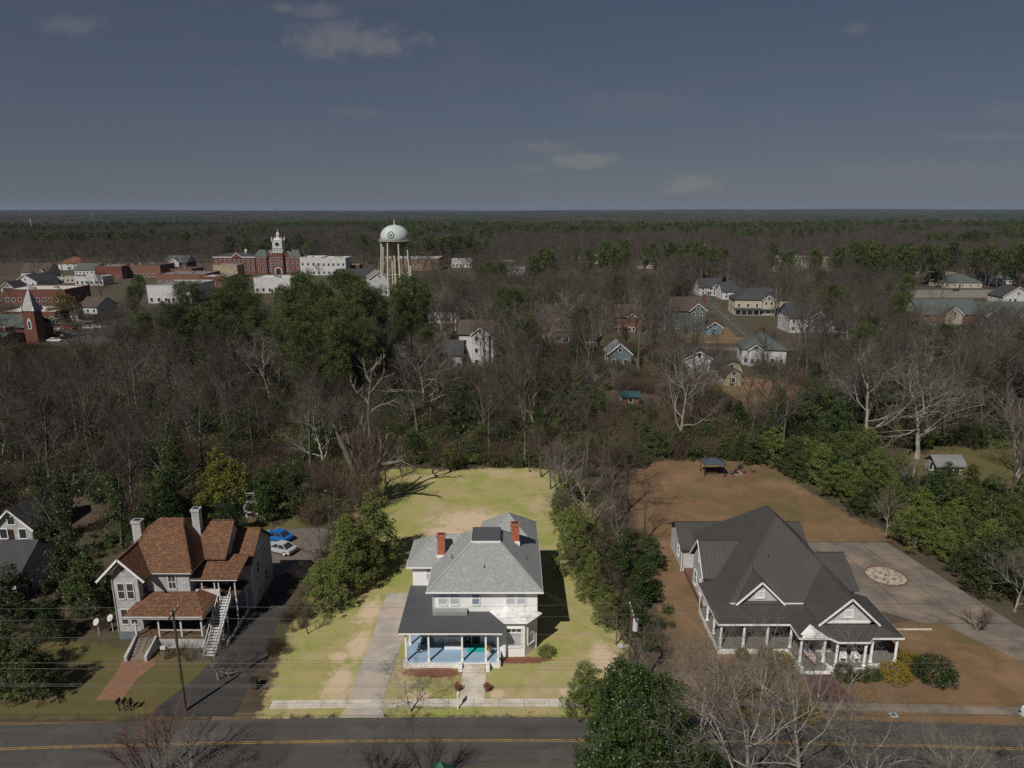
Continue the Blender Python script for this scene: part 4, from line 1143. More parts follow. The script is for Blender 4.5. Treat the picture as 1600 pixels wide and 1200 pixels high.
def car(loc, rz, paint, label, group=None, sc=1.0, name='parked_car'):
    t = thing(name, loc, label, 'car', group, rz); t.scale = (sc, sc, sc)
    b = MB(); Lh, Wd = 2.3, .9
    prof = [(-Lh, .35), (-Lh, .72), (-Lh + .15, .86), (-1.45, .95), (-.2, .98), (.95, .93), (Lh - .3, .78), (Lh, .62), (Lh, .32)]
    n = len(prof); vs = []
    for s in (-1, 1):
        for x, z in prof: vs.append((x, s * Wd * (.97 if z > .8 else 1), z))
    b.add(vs, [tuple(range(n)), tuple(range(2 * n - 1, n - 1, -1))] + [(i, n + i, n + (i + 1) % n, (i + 1) % n) for i in range(n)])
    b.build('body', paint, t, local=True)
    c = MB(); cb = [(-1.75, .93), (1.0, .93), (.25, 1.40), (-1.05, 1.42)]; vs = []
    for s in (-1, 1):
        for k, (x, z) in enumerate(cb): vs.append((x, s * (.84 if k < 2 else .62), z))
    c.add(vs, [(0, 1, 2, 3), (7, 6, 5, 4), (0, 4, 5, 1), (1, 5, 6, 2), (2, 6, 7, 3), (3, 7, 4, 0)]); c.build('cabin', MATS['window_glass'], t, local=True)
    r = MB(); r.box(-1.05, .25, -.63, .63, 1.40, 1.45)
    for s in (-1, 1): r.bar((.25, s * .62, 1.41), (1.0, s * .84, .94), .07).bar((-1.05, s * .62, 1.41), (-1.75, s * .84, .94), .1).bar((-.35, s * .63, 1.41), (-.4, s * .85, .95), .07)
    r.build('roof', paint, t, local=True)
    for x in (-1.4, 1.4):
        for s in (-1, 1):
            wv = MB().tube((x, s * .74, .33), (x, s * .93, .33), .33, n=14).build('wheel', BLACK, t, local=True)
            MB().tube((x, s * .93, .33), (x, s * .945, .33), .2, n=10).build('rim', GALV, wv, local=True)
    for s in (-1, 1):
        MB().box(Lh - .12, Lh + .01, s * .66 - .16, s * .66 + .16, .58, .68).build('headlight', WHITE, t, local=True)
        MB().box(-Lh - .01, -Lh + .05, s * .68 - .14, s * .68 + .14, .66, .78).build('tail_light', RED, t, local=True)
    return t


def paint(name, c): return mat('paint_' + name, c, tuple(x * .95 for x in c), 1, .28, spec=.5)


BLUEP = paint('blue', (.01, .13, .42)); SILV = paint('silver', (.42, .43, .44)); WHT = paint('white', (.7, .7, .7)); REDP = paint('red', (.4, .02, .02)); DARKP = paint('dark', (.03, .035, .045)); NAVY = paint('navy', (.02, .03, .09))
c0 = P(434, 843); car((c0.x, c0.y, .02), 2.7, BLUEP, 'bright blue coupe parked on gravel behind the stucco house')
c0 = P(438, 862); car((c0.x, c0.y, .02), 2.75, SILV, 'silver grey saloon parked beside the blue car')
for i, (px_, py_, rz, pt, lb) in enumerate([(85, 516, .2, SILV, 'silver car alone at the left of the church parking lot'), (107, 514, .1, REDP, 'red car in the church parking lot'), (119, 513, .1, DARKP, 'dark car next to the red car in the church lot'), (139, 514, 0, WHT, 'white car left of the white van in the church lot'), (150, 513, 0, WHT, 'white van in the far row of the church lot'), (95, 524, .3, DARKP, 'dark car in the near row of the church lot'), (107, 525, .2, SILV, 'silver car in the near row of the church lot'), (85, 534, .1, WHT, 'white car nearest the trees in the church lot')]):
    p_ = P(px_, py_); car((p_.x, p_.y, .02), rz, pt, lb, 'cars in the church lot')
for i, (px_, py_, pt, lb) in enumerate([(1468, 449, NAVY, 'navy car parked by the pale shop right of the wood'), (1440, 444, DARKP, 'dark car left of the navy car by the shop'), (1494, 455, NAVY, 'dark blue car on the grass edge before the shop'), (1560, 452, DARKP, 'dark car near the right edge by the white shop')]):
    p_ = P(px_, py_); car((p_.x, p_.y, .02), .2 * i, pt, lb, 'cars by the shops')

# ------------------------------------------------------------------ utility poles and wires


def pole(x, y, h, label, arm=True, can=False):
    t = thing('utility_pole', (x, y, 0), label, 'utility pole', 'utility poles along the road')
    MB().tube((x, y, 0), (x, y, h), .17, .11, 10).build('pole', POLEWOOD, t)
    if arm:
        a = MB().box(x - .06, x + .06, y - 1.1, y + 1.1, h - .45, h - .32).build('crossarm', POLEWOOD, t)
        for k in (-1.0, -.35, .35, 1.0): MB().tube((x, y + k, h - .32), (x, y + k, h - .12), .05, n=6).build('insulator', TRIMG, a)
    if can:
        MB().tube((x + .4, y, h - 2.4), (x + .4, y, h - 1.3), .26, n=12).build('transformer', TRIMG, t)
    MB().bar((x, y, h * .64), (x - .9, y - .5, h * .66), .05).build('lamp_arm', GALV, t)
    MB().box(x - 1.25, x - .8, y - .65, y - .4, h * .655, h * .675 + .04).build('lamp_head', TRIMG, t)
    return t


pole(-30.9, 57.9, 10.7, 'brown wooden utility pole with crossarm before the stucco house')
pole(10.9, 57.9, 11.0, 'wooden utility pole with grey transformer among bare branches right of the white house', can=True)
pole(-72, 56.6, 10.7, 'wooden utility pole beyond the left end of the road')
pole(58, 57.0, 10.7, 'wooden utility pole beyond the right end of the sidewalk')


def wire(p0, p1, sag, label, r=.012, n=14, group='overhead wires'):
    m = MB(); p0 = Vector(p0); p1 = Vector(p1); pts = []
    for i in range(n + 1):
        f = i / n; p_ = p0.lerp(p1, f); p_.z -= sag * 4 * f * (1 - f); pts.append(p_)
    vs = []
    for p_ in pts:
        for k in range(4): vs.append(p_ + Vector((0, r * cos(k * pi / 2), r * sin(k * pi / 2))))
    m.add(vs, [(4 * i + k, 4 * i + (k + 1) % 4, 4 * i + 4 + (k + 1) % 4, 4 * i + 4 + k) for i in range(n) for k in range(4)])
    o = m.build('overhead_wire', WIRE); tag(o, label, 'wire', group); return o


for dy, z, nm in ((-1.0, 10.55, 'front crossarm'), (1.0, 10.5, 'rear crossarm'), (0, 8.1, 'lower')):
    spans = [(-72, 10.5), (-30.9, 10.5), (10.9, 10.8), (58, 10.5)]
    for (xa, za), (xb, zb), where in zip(spans, spans[1:], ('left', 'middle', 'right')):
        wire((xa, 57.9 + dy, za - 10.5 + z), (xb, 57.9 + dy, zb - 10.5 + z), .35, 'overhead wire on the %s of the poles, %s span' % (nm, where))
for k, (z, y) in enumerate(((10.9, 50), (10.3, 50.1), (8.95, 50), (8.65, 50.15))):
    wire((-60, y, z), (60, y, z), .25, '%s wire strung along the near side of the road' % ('topmost', 'second', 'third', 'lowest')[k], .014)
wire((10.9, 57.9, 9.2), (2.9, 69.5, 6.2), .3, 'service wire from the transformer pole to the white house corner')
wire((10.9, 57.9, 8.6), (2.9, 70.2, 5.6), .35, 'second service wire running to the white house side wall')
wire((-30.9, 57.9, 9.0), (-35.6, 71, 6.9), .3, 'service wire from the crossarm pole to the stucco house')

# ------------------------------------------------------------------ houses and town beyond the wood
def from_px(x0, x1, yt, yb):
    """pixel box of a far building that stands on the ground at row yb -> (x, y, width, height)"""
    c = P((x0 + x1) / 2, yb)
    dep = c.y * CS + H * SN
    d = ray((x0 + x1) / 2, yt); h = H + d.z * c.y / d.y
    return c.x, c.y, (x1 - x0) * dep / FPX, max(h, 2.2)


DKROOF = mat('dark_grey_roof', (.055, .055, .06), (.042, .042, .046), .8, .85)
BRROOF = mat('brown_grey_roof', (.085, .065, .052), (.065, .05, .04), .8, .85)
REDROOF = mat('rust_roof', (.16, .065, .04), (.12, .05, .03), .8, .85)
GRNROOF = mat('grey_green_roof', (.085, .10, .095), (.07, .085, .08), .8, .8)
PALEROOF = mat('pale_membrane', (.55, .54, .51), (.42, .41, .39), .3, .8)
GREYROOF = mat('mid_grey_roof', (.20, .20, .20), (.15, .15, .15), .4, .8)
CREAM = mat('cream_siding', (.42, .38, .29), (.36, .33, .25), 1, .8)
TAN = mat('tan_siding', (.33, .29, .20), (.28, .24, .17), 1, .8)
HWHITE = mat('house_white', (.54, .54, .54), (.43, .43, .43), .8, .8)
BLUEGREY = mat('blue_grey_siding', (.12, .16, .19), (.10, .135, .16), 1, .8)
GREENGREY = mat('green_grey_siding', (.12, .15, .14), (.10, .12, .115), 1, .8)
TEALP = mat('teal_siding', (.14, .26, .29), (.12, .22, .25), 1, .8)
TOWNBRICK = mat('town_brick', (.165, .064, .045), (.115, .047, .035), .8, .9)
DULLBRICK = mat('dull_brick', (.20, .10, .07), (.15, .08, .055), .8, .9)


def bghouse(name, label, box, rz=0.0, d=9.0, wall=None, roof=None, ridge='x', rise=2.8, nwin=3, storeys=2, porch=False, chim=None, fg=0.0, cat='house', off=0.5, eave=.45, gablem=None, sidewin=2):
    x, y, w, h = box
    y += d / 2
    t = thing(name, (x, y, 0), label, cat, None, rz)
    wall = wall or HWHITE; roof = roof or DKROOF
    he = max(h - rise, 2.4)
    m = MB(); m.box(-w / 2, w / 2, -d / 2, d / 2, 0, he)
    gm = MB(); r = MB()
    if ridge == 'x':
        gm.gablewall('x', 0, d / 2 - .03, he - .01, he + rise - .15, -w / 2 + .01, w / 2 - .01); r.gable('x', 0, d / 2 + eave, he - .1, he + rise, -w / 2 - eave, w / 2 + eave)
    elif ridge == 'y':
        gm.gablewall('y', 0, w / 2 - .03, he - .01, he + rise - .15, -d / 2 + .01, d / 2 - .01); r.gable('y', 0, w / 2 + eave, he - .1, he + rise, -d / 2 - eave, d / 2 + eave)
    elif ridge == 'hip':
        k = min(w, d) / 2
        r.hip(-w / 2 - eave, w / 2 + eave, -d / 2 - eave, d / 2 + eave, he, -max(w / 2 - k, .01), max(w / 2 - k, .01), -max(d / 2 - k, .01), max(d / 2 - k, .01), he + rise)
    elif ridge == 'gambrel':
        for s in (-1, 1):
            q = w / 2 + .2
            r.slab([(s * q, -d / 2 - .3, he - .1), (s * q, d / 2 + .3, he - .1), (s * q * .72, d / 2 + .3, he + rise * .65), (s * q * .72, -d / 2 - .3, he + rise * .65)], .14)
            r.slab([(s * q * .72, -d / 2 - .3, he + rise * .65), (s * q * .72, d / 2 + .3, he + rise * .65), (0, d / 2 + .3, he + rise), (0, -d / 2 - .3, he + rise)], .14)
        pts = [(-w / 2, he), (w / 2, he), (w / 2 * .7, he + rise * .6), (0, he + rise * .92), (-w / 2 * .7, he + rise * .6)]
        n = 5; gm.add([(a, -d / 2 + .01, c) for a, c in pts] + [(a, d / 2 - .01, c) for a, c in pts], [tuple(range(n)), tuple(range(2 * n - 1, n - 1, -1))] + [(i, n + i, n + (i + 1) % n, (i + 1) % n) for i in range(n)])
    m.build('wall', wall, t, local=True)
    if gm.v: gm.build('gable', gablem or wall, t, local=True)
    ro = r.build('roof', roof, t, local=True)
    if ridge in ('x', 'y') and fg == 0 and ridge == 'y':
        q = MB()
        for s in (-1, 1): q.bar((0, -d / 2 - eave - .03, he + rise - .1), (s * (w / 2 + eave), -d / 2 - eave - .03, he - .2), .06, .25)
        q.build('bargeboard', MATS['white_trim'], t, local=True)
    if fg:   # projecting front gable
        gw = w * fg; cx = -w / 2 + off * w
        a = MB(); a.box(cx - gw / 2, cx + gw / 2, -d / 2 - 1.2, -d / 2 + .5, 0, he - .02); a.gablewall('y', cx, gw / 2 - .05, he - .03, he + gw * .42 - .1, -d / 2 - 1.19, -d / 2 + 1.5); a.build('front_gable_wall', gablem or wall, t, local=True)
        b = MB(); b.gable('y', cx, gw / 2 + .4, he - .2, he + gw * .42, -d / 2 - 1.6, -d / 2 + d * .3, .14); b.build('front_gable_roof', roof, t, local=True)
        q = MB()
        for s in (-1, 1): q.bar((cx, -d / 2 - 1.64, he + gw * .42 - .08), (cx + s * (gw / 2 + .42), -d / 2 - 1.64, he - .28), .06, .25)
        q.build('bargeboard', MATS['white_trim'], t, local=True)
        window(t, (cx, -d / 2 - 1.2, he + .1), .9, 1.1, 0, local=True, split=False)
        for z in ([.9] if storeys == 1 else [.9, he - 2.0] if storeys == 2 else [.9, he * .5 - .6, he - 2.0]):
            for k in (-1, 1): window(t, (cx + k * gw * .22, -d / 2 - 1.2, z), .9, 1.4, 0, local=True, split=False)
    for s in range(storeys):
        z = .9 + s * 2.9
        if z + 1.5 > he + .2: z = he - 1.6
        for i in range(nwin):
            xx = -w / 2 + w * (i + .5) / nwin
            if fg and abs(xx - (-w / 2 + off * w)) < w * fg / 2 + .5: continue
            window(t, (xx, -d / 2, z), 1.0, 1.4, 0, local=True, split=False)
        for i in range(sidewin):
            yy = -d / 2 + d * (i + .5) / sidewin
            window(t, (w / 2, yy, z), .9, 1.4, pi / 2, local=True, split=False)
            window(t, (-w / 2, yy, z), .9, 1.4, -pi / 2, local=True, split=False)
    if ridge == 'y' or ridge == 'gambrel': window(t, (0, -d / 2 + .01, he + rise * .2), 1.0, 1.2, 0, local=True, split=False)
    dr = MB().box(-w * .08 - .5, -w * .08 + .5, -d / 2 - .06, -d / 2, .15, 2.25).build('door', DARKDOOR, t, local=True)
    if porch:
        p = MB(); p.slab([(-w / 2 - .2, -d / 2 - 2.6, 2.75), (w / 2 + .2, -d / 2 - 2.6, 2.75), (w / 2 + .2, -d / 2 - .02, 3.35), (-w / 2 - .2, -d / 2 - .02, 3.35)], .15); p.build('porch_roof', roof, t, local=True)
        MB().box(-w / 2, w / 2, -d / 2 - 2.4, -d / 2 - .01, .1, .45).build('porch_floor', GREYROOF, t, local=True)
        n = max(3, int(w / 2.4))
        for i in range(n + 1): MB().box(-w / 2 + w * i / n - .1, -w / 2 + w * i / n + .1, -d / 2 - 2.35, -d / 2 - 2.15, .45, 2.62).build('porch_post', HWHITE, t, local=True)
    if chim:
        cx, cy, ch, m_ = chim
        c = MB().box(cx - .5, cx + .5, cy - .5, cy + .5, 0 if abs(cx) >= w / 2 else he, ch).build('chimney', m_, t, local=True)
        MB().box(cx - .58, cx + .58, cy - .58, cy + .58, ch - .3, ch + .05).build('chimney_cap', m_, c, local=True)
    return t


B = from_px
bghouse('white_gable_house', 'tall white gabled house with brown roof standing in bare woods behind the dead tree', B(718, 771, 503, 572), 0, 9, HWHITE, BRROOF, 'x', 3.6, 3, 3, fg=.5, off=.62)
bghouse('long_white_house', 'long white house with dark roof half hidden right of the pines', B(655, 712, 474, 505), 0, 11, HWHITE, DKROOF, 'hip', 3.2, 7, 1)
bghouse('dark_roofed_cottage', 'low house with dark blue grey roof left of the tall white gabled house', B(690, 722, 536, 578), 0, 11, HWHITE, DKROOF, 'x', 3.5, 3, 1)
bghouse('screened_house', 'grey roofed house veiled by bare trees right of the tall white gabled house', B(806, 852, 500, 540), 0, 11, HWHITE, BRROOF, 'x', 4.0, 5, 1)
bghouse('pale_house', 'pale house with wide grey roof veiled by bare branches, centre of the wood', B(856, 930, 500, 535), 0, 11, HWHITE, BRROOF, 'x', 4.0, 6, 1, porch=True)
bghouse('blue_grey_house', 'blue grey gabled cottage with white porch trim in the middle of the wood', B(950, 986, 537, 573), 0, 9, BLUEGREY, GREYROOF, 'y', 3.2, 2, 1)
bghouse('brown_roofed_house', 'brown roofed house with white dormer window behind the blue grey cottage', B(962, 1002, 478, 520), 0, 10, DULLBRICK, BRROOF, 'x', 4.2, 3, 1, fg=.32, off=.6)
bghouse('chimney_house', 'grey green house with tall red brick chimney at the street corner', B(1046, 1098, 466, 522), .15, 11, GREENGREY, BRROOF, 'x', 4.6, 3, 2, fg=.5, off=.72, chim=(7.4, -1.5, 14.5, TOWNBRICK))
bghouse('teal_garage', 'small teal gabled garage with arched opening at the street corner', B(1103, 1126, 503, 523), .1, 6, TEALP, BRROOF, 'y', 2.2, 1, 1, cat='garage', sidewin=1)
bghouse('veranda_house', 'large white house with dark hip roof and deep veranda across the street', B(1150, 1232, 452, 493), -.1, 14, CREAM, DKROOF, 'hip', 4.8, 6, 2, porch=True, fg=.22, off=.62)
bghouse('twin_gable_house', 'white gabled house with red chimney behind the veranda house', B(1128, 1182, 442, 468), 0, 12, HWHITE, DKROOF, 'x', 4.5, 4, 2, fg=.35, off=.75, chim=(4, 0, 12.5, TOWNBRICK))
bghouse('upper_street_house', 'dark roofed house at the far end of the side street', B(1092, 1128, 436, 462), 0, 12, HWHITE, DKROOF, 'x', 4.5, 3, 2, fg=.3, off=.7)
bghouse('white_garage', 'white gabled garage left of the tan barn', B(1073, 1117, 549, 582), -.15, 9, HWHITE, DKROOF, 'y', 2.4, 1, 1, cat='garage')
bghouse('tan_barn', 'tan gambrel roofed barn in the brown yard beyond the hedge', B(1122, 1158, 563, 592), .1, 8, TAN, DKROOF, 'gambrel', 3.0, 2, 1, cat='barn')
bghouse('small_barn', 'smaller tan gambrel shed with white doors before the tan barn', B(1130, 1157, 578, 603), .12, 5, TAN, BRROOF, 'gambrel', 2.4, 1, 1, cat='shed', sidewin=1)
bghouse('grey_roofed_house', 'white house with wide grey hip roof beside the barns, veiled by branches', B(1166, 1232, 523, 572), -.2, 13, HWHITE, GRNROOF, 'hip', 4.6, 5, 1, fg=.3, off=.3)
bghouse('grey_gable_house', 'grey gabled house behind bare trees right of the veranda house', B(1232, 1298, 476, 520), 0, 12, HWHITE, DKROOF, 'x', 5.0, 5, 2, fg=.38, off=.65, gablem=BLUEGREY)
bghouse('veiled_house', 'white house almost hidden behind an evergreen, right of the grey gabled house', B(1345, 1395, 472, 516), 0, 11, HWHITE, DKROOF, 'x', 4.6, 4, 2)
bghouse('stone_gable_house', 'dark roofed house with one broad cream gable among the trees on the right', B(1432, 1526, 470, 518), 0, 12, DULLBRICK, GRNROOF, 'x', 5.2, 5, 1, fg=.28, off=.56, gablem=CREAM, porch=True)
bghouse('slate_blue_house', 'slate blue house with steep front gable near the right edge', B(1524, 1585, 474, 518), 0, 12, BLUEGREY, GRNROOF, 'x', 4.8, 4, 2, fg=.36, off=.35, gablem=BLUEGREY)
bghouse('edge_house', 'dark green roofed house cut by the right edge of the picture', B(1578, 1650, 474, 518), 0, 12, GREENGREY, GRNROOF, 'x', 5.0, 4, 2, fg=.3, off=.3)
bghouse('white_cottage', 'small white cottage with dark roof at the left edge behind the evergreens', B(-6, 54, 802, 850), 0, 9, STUCCO, DKROOF, 'y', 3.0, 2, 1)
bghouse('grey_roof_house', 'low house with large plain grey roof cut by the left edge', B(-60, 30, 870, 945), 0, 9, STUCCO, DKROOF, 'x', 3.0, 4, 1)
bghouse('round_shed', 'small white shed in the shade behind the stucco house', B(378, 402, 784, 808), .2, 4, HWHITE, BRROOF, 'gambrel', 1.4, 1, 1, cat='shed', sidewin=1)
bghouse('teal_shed', 'little shed with teal tarpaulin roof in the wood, centre right', B(972, 998, 616, 634), 0, 4, DULLBRICK, mat('teal_tarp', (.02, .085, .085), (.02, .06, .06), 1, .7), 'x', .8, 1, 1, cat='shed', sidewin=1)
bghouse('ruined_hut', 'ruined white hut with collapsed grey roof in the meadow on the right', B(1462, 1503, 718, 747), 0, 3.5, mat('peeling_white', (.40, .40, .40), (.16, .09, .07), 1.2, .95), GREYROOF, 'x', 1.4, 2, 1, cat='hut', sidewin=1)
bghouse('brick_ranch', 'low house with tan roof just right of the stone gabled house, under bare trees', B(1300, 1345, 492, 520), 0, 10, HWHITE, DKROOF, 'x', 3.6, 4, 1)


def flat(name, label, box, d=14, wall=None, roof=None, nwin=5, storeys=1, units=2, cat='building', rz=0.0, arched=False):
    x, y, w, h = box; y += d / 2
    t = thing(name, (x, y, 0), label, cat, None, rz); wall = wall or TOWNBRICK
    p = MB(); p.box(-w / 2, w / 2, -d / 2, d / 2, 0, h - .6)
    p.build('wall', wall, t, local=True)
    q = MB(); th = .35
    q.box(-w / 2 - .05, w / 2 + .05, -d / 2 - .05, -d / 2 + th, h - .6, h).box(-w / 2 - .05, w / 2 + .05, d / 2 - th, d / 2 + .05, h - .6, h).box(-w / 2 - .05, -w / 2 + th, -d / 2 + th, d / 2 - th, h - .6, h).box(w / 2 - th, w / 2 + .05, -d / 2 + th, d / 2 - th, h - .6, h)
    q.build('parapet', wall, t, local=True)
    r = MB().box(-w / 2 + th, w / 2 - th, -d / 2 + th, d / 2 - th, h - .58, h - .42).build('roof', roof or PALEROOF, t, local=True)
    rnd = random.Random(int(abs(x) * 10))
    for i in range(units):
        ux, uy = rnd.uniform(-.35, .35) * w, rnd.uniform(-.3, .3) * d
        MB().box(ux - .8, ux + .8, uy - .6, uy + .6, h - .42, h + .6).build('roof_unit', GREYROOF, t, local=True)
    for s in range(storeys):
        z = .9 + s * (h - .8) / storeys
        for i in range(nwin):
            window(t, (-w / 2 + w * (i + .5) / nwin, -d / 2, z), min(1.4, w / nwin * .5), min(1.9, (h - 1.2) / storeys * .6), 0, local=True, split=False)
        for i in range(3):
            window(t, (w / 2, -d / 2 + d * (i + .5) / 3, z), 1.2, min(1.9, (h - 1.2) / storeys * .6), pi / 2, local=True, split=False)
    MB().box(-w * .02 - .6, -w * .02 + .6, -d / 2 - .05, -d / 2, .1, 2.3).build('door', DARKDOOR, t, local=True)
    return t


# church: brick tower and spire, nave, low tower with battlements
cx, cy, cw, ch = B(39, 63, 486, 536)  # tower box
T = thing('brick_church', (cx, cy, 0), 'red brick church with tall pale spire at the far left', 'church')
hw = 2.15
MB().box(cx - hw, cx + hw, cy, cy + 2 * hw, 0, 11.5).build('tower', TOWNBRICK, T)
sp = MB().hip(cx - hw - .15, cx + hw + .15, cy - .15, cy + 2 * hw + .15, 11.52, cx - .04, cx + .04, cy + hw - .04, cy + hw + .04, 19.4).build('spire', mat('pale_spire', (.36, .36, .34), (.28, .28, .27), .8, .6), T)
MB().tube((cx, cy + hw, 19.2), (cx, cy + hw, 20.8), .08, n=6).bar((cx - .5, cy + hw, 20.2), (cx + .5, cy + hw, 20.2), .12).build('cross', HWHITE, sp)
for sx in (-1, 1):
    for sy in (0, 2 * hw): MB().hip(cx + sx * hw - .5, cx + sx * hw + .5, cy + sy - .5, cy + sy + .5, 11.5, cx + sx * hw, cx + sx * hw, cy + sy, cy + sy, 13.3).build('pinnacle', HWHITE, T)
q = MB(); pts = [(-.7, 5.0), (.7, 5.0), (.7, 7.8), (.45, 8.5), (0, 9.0), (-.45, 8.5), (-.7, 7.8)]
q.add([(cx + a, cy - .12, z) for a, z in pts] + [(cx + a, cy + .02, z) for a, z in pts], [tuple(range(7)), tuple(range(13, 6, -1))] + [(i, 7 + i, 7 + (i + 1) % 7, (i + 1) % 7) for i in range(7)])
ow = q.build('tower_window', HWHITE, T); MB().box(cx - .35, cx + .35, cy - .16, cy - .11, 5.4, 7.7).build('pane', MATS['window_glass'], ow)
MB().box(cx - 22, cx - hw - .02, cy + 2, cy + 16, 0, 5.5).build('nave_wall', TOWNBRICK, T)
MB().gable('x', cy + 9, 7.6, 5.4, 9.2, cx - 22.5, cx - hw - .3).build('nave_roof', GRNROOF, T)
MB().box(cx - 10, cx - 5.2, cy - 5, cy - .2, 0, 6.2).build('low_tower', TOWNBRICK, T)
for i in range(5):
    MB().box(cx - 10 + i * 1.0, cx - 9.45 + i * 1.0, cy - 5.02, cy - 4.7, 6.2, 6.9).build('merlon', HWHITE, T)
MB().slab([(cx - 20, cy - 8, 3.4), (cx - 4, cy - 8, 3.4), (cx - 4, cy - 4.9, 4.8), (cx - 20, cy - 4.9, 4.8)], .2).build('porch_roof', GRNROOF, T)
for i in range(3): window(T, (cx - 19 + i * 3.5, cy + 2, 2), 1.2, 3.4, 0, split=False)

flat('church_hall', 'low church hall with pale flat roof behind the brick spire', B(-5, 88, 487, 506), 20, TOWNBRICK, PALEROOF, 8, 1, 3)
flat('long_brick_block', 'long red brick block with white flat roof behind the church spire', B(8, 104, 452, 474), 22, TOWNBRICK, PALEROOF, 10, 1, 4)
flat('green_box_building', 'small grey green box building beside the church parking lot', B(69, 84, 500, 510), 6, GREENGREY, GREYROOF, 2, 1, 0)
bghouse('white_chapel', 'broad white gabled building with dark roof behind the long brick block', B(24, 58, 429, 448), 0, 22, HWHITE, DKROOF, 'y', 4.5, 3, 1)
bghouse('little_white_house', 'little white gabled house at the left edge beside the white chapel', B(2, 22, 440, 456), 0, 12, HWHITE, DKROOF, 'y', 3.5, 2, 1)
bghouse('dormer_house', 'brown roofed house with white dormers behind the white chapel', B(34, 76, 412, 434), 0, 14, HWHITE, BRROOF, 'x', 6, 4, 1, fg=.28, off=.8)
bghouse('rust_roofed_house', 'two storey white house with rust red hip roof on the far left', B(92, 132, 402, 422), 0, 16, HWHITE, REDROOF, 'hip', 5, 4, 2)
bghouse('green_roofed_hall', 'long hall with grey green roof and white gable end, far left', B(117, 152, 412, 429), 0, 14, HWHITE, GRNROOF, 'x', 4.5, 6, 1)
flat('red_brick_store', 'red brick store with flat roof and three dark windows, far left of the town', B(150, 192, 416, 436), 24, TOWNBRICK, GREYROOF, 3, 1, 2)
flat('long_grey_store', 'long low store with dark flat roof right of the red brick store', B(193, 252, 414, 434), 22, DULLBRICK, DKROOF, 8, 1, 4)
flat('white_row_store', 'white fronted low store before the red brick store', B(118, 162, 432, 446), 12, HWHITE, PALEROOF, 6, 1, 2)
flat('yellow_front_store', 'pale yellow low shop left of the white fronted store', B(82, 117, 433, 442), 10, CREAM, GREYROOF, 5, 1, 1)
bghouse('white_town_house', 'tall white house with grey roof beside the yellow willow', B(128, 160, 466, 502), -.2, 12, HWHITE, BRROOF, 'x', 3.6, 3, 2, porch=True)
bghouse('grey_porch_house', 'grey roofed bungalow with white porch left of the tall white town house', B(112, 130, 480, 502), -.1, 9, HWHITE, BRROOF, 'x', 2.8, 2, 1)
bghouse('portico_library', 'red brick library with white columned portico left of the courthouse', B(256, 292, 400, 424), 0, 18, TOWNBRICK, GRNROOF, 'x', 5, 4, 1, fg=.45, off=.5, gablem=HWHITE)
flat('tan_ruin_block', 'pale tan block with stained side wall before the courthouse', B(334, 372, 414, 434), 14, mat('stained_tan', (.40, .33, .22), (.24, .18, .12), .5, .9), GREYROOF, 3, 1, 1)
flat('white_warehouse', 'white warehouse with flat roof and dark truck doors behind the first pine', B(232, 300, 446, 474), 30, HWHITE, GREYROOF, 6, 1, 4)
flat('grey_market_roof', 'grey stepped flat roof block in the middle of the town', B(246, 322, 428, 446), 24, DULLBRICK, GREYROOF, 7, 1, 5)
flat('black_roof_block', 'block with black flat roof left of the grey stepped roof', B(240, 300, 420, 432), 20, DULLBRICK, DKROOF, 5, 1, 3)
flat('brick_back_block', 'low red brick block with rooftop units before the courthouse', B(312, 358, 432, 448), 16, TOWNBRICK, PALEROOF, 5, 1, 4)
flat('pale_store_row', 'row of pale stores in front of the courthouse', B(398, 455, 434, 458), 16, HWHITE, PALEROOF, 6, 1, 3)
flat('white_bank', 'large white block with tall walls right of the courthouse', B(470, 503, 402, 430), 20, HWHITE, PALEROOF, 4, 2, 2)
flat('white_office_block', 'white office block with pale canopy roof, right of the large white block', B(503, 541, 403, 430), 20, HWHITE, PALEROOF, 5, 2, 3)
flat('red_front_shop', 'small shop with white canopy before dark red trees', B(541, 562, 414, 427), 12, TOWNBRICK, PALEROOF, 3, 1, 1)
bghouse('black_roof_hall', 'hall with long dark roof left of the water tower', B(520, 575, 422, 444), .3, 26, DULLBRICK, DKROOF, 'x', 4, 6, 1)
bghouse('grey_gable_shed', 'grey metal roofed shed at the foot of the water tower', B(572, 602, 424, 462), .3, 16, HWHITE, GREYROOF, 'y', 4, 3, 1, cat='shed')
flat('tan_school_block', 'long tan block with pale flat roof behind the water tower', B(590, 686, 404, 423), 34, mat('tan_brick', (.26, .17, .12), (.2, .13, .09), .6, .9), PALEROOF, 14, 1, 6)
flat('pale_gym', 'pale roofed gymnasium behind the tan block by the water tower', B(630, 662, 396, 412), 24, DULLBRICK, PALEROOF, 5, 1, 2)
flat('white_long_shed', 'long white roofed shed right of the water tower', B(706, 738, 405, 418), 14, HWHITE, PALEROOF, 6, 1, 2)
flat('brick_plant', 'small plant block with pale roof far right of the water tower', B(785, 806, 408, 420), 14, DULLBRICK, PALEROOF, 4, 1, 1)
flat('pale_mill', 'long pale building with low roof in the wood on the right', B(1208, 1298, 402, 424), 22, CREAM, PALEROOF, 12, 1, 4)
bghouse('brown_roof_lodge', 'brown hip roofed lodge above the long pale building', B(1212, 1256, 384, 408), 0, 20, DULLBRICK, BRROOF, 'hip', 6, 5, 1)
bghouse('filling_station', 'shop with wide grey hip roof and forecourt, far right', B(1474, 1534, 430, 450), 0, 16, CREAM, GRNROOF, 'hip', 4.5, 5, 1, cat='shop')
flat('tan_shop', 'low tan shop left of the grey hip roofed shop', B(1456, 1494, 426, 442), 12, TAN, GREYROOF, 4, 1, 1, cat='shop')
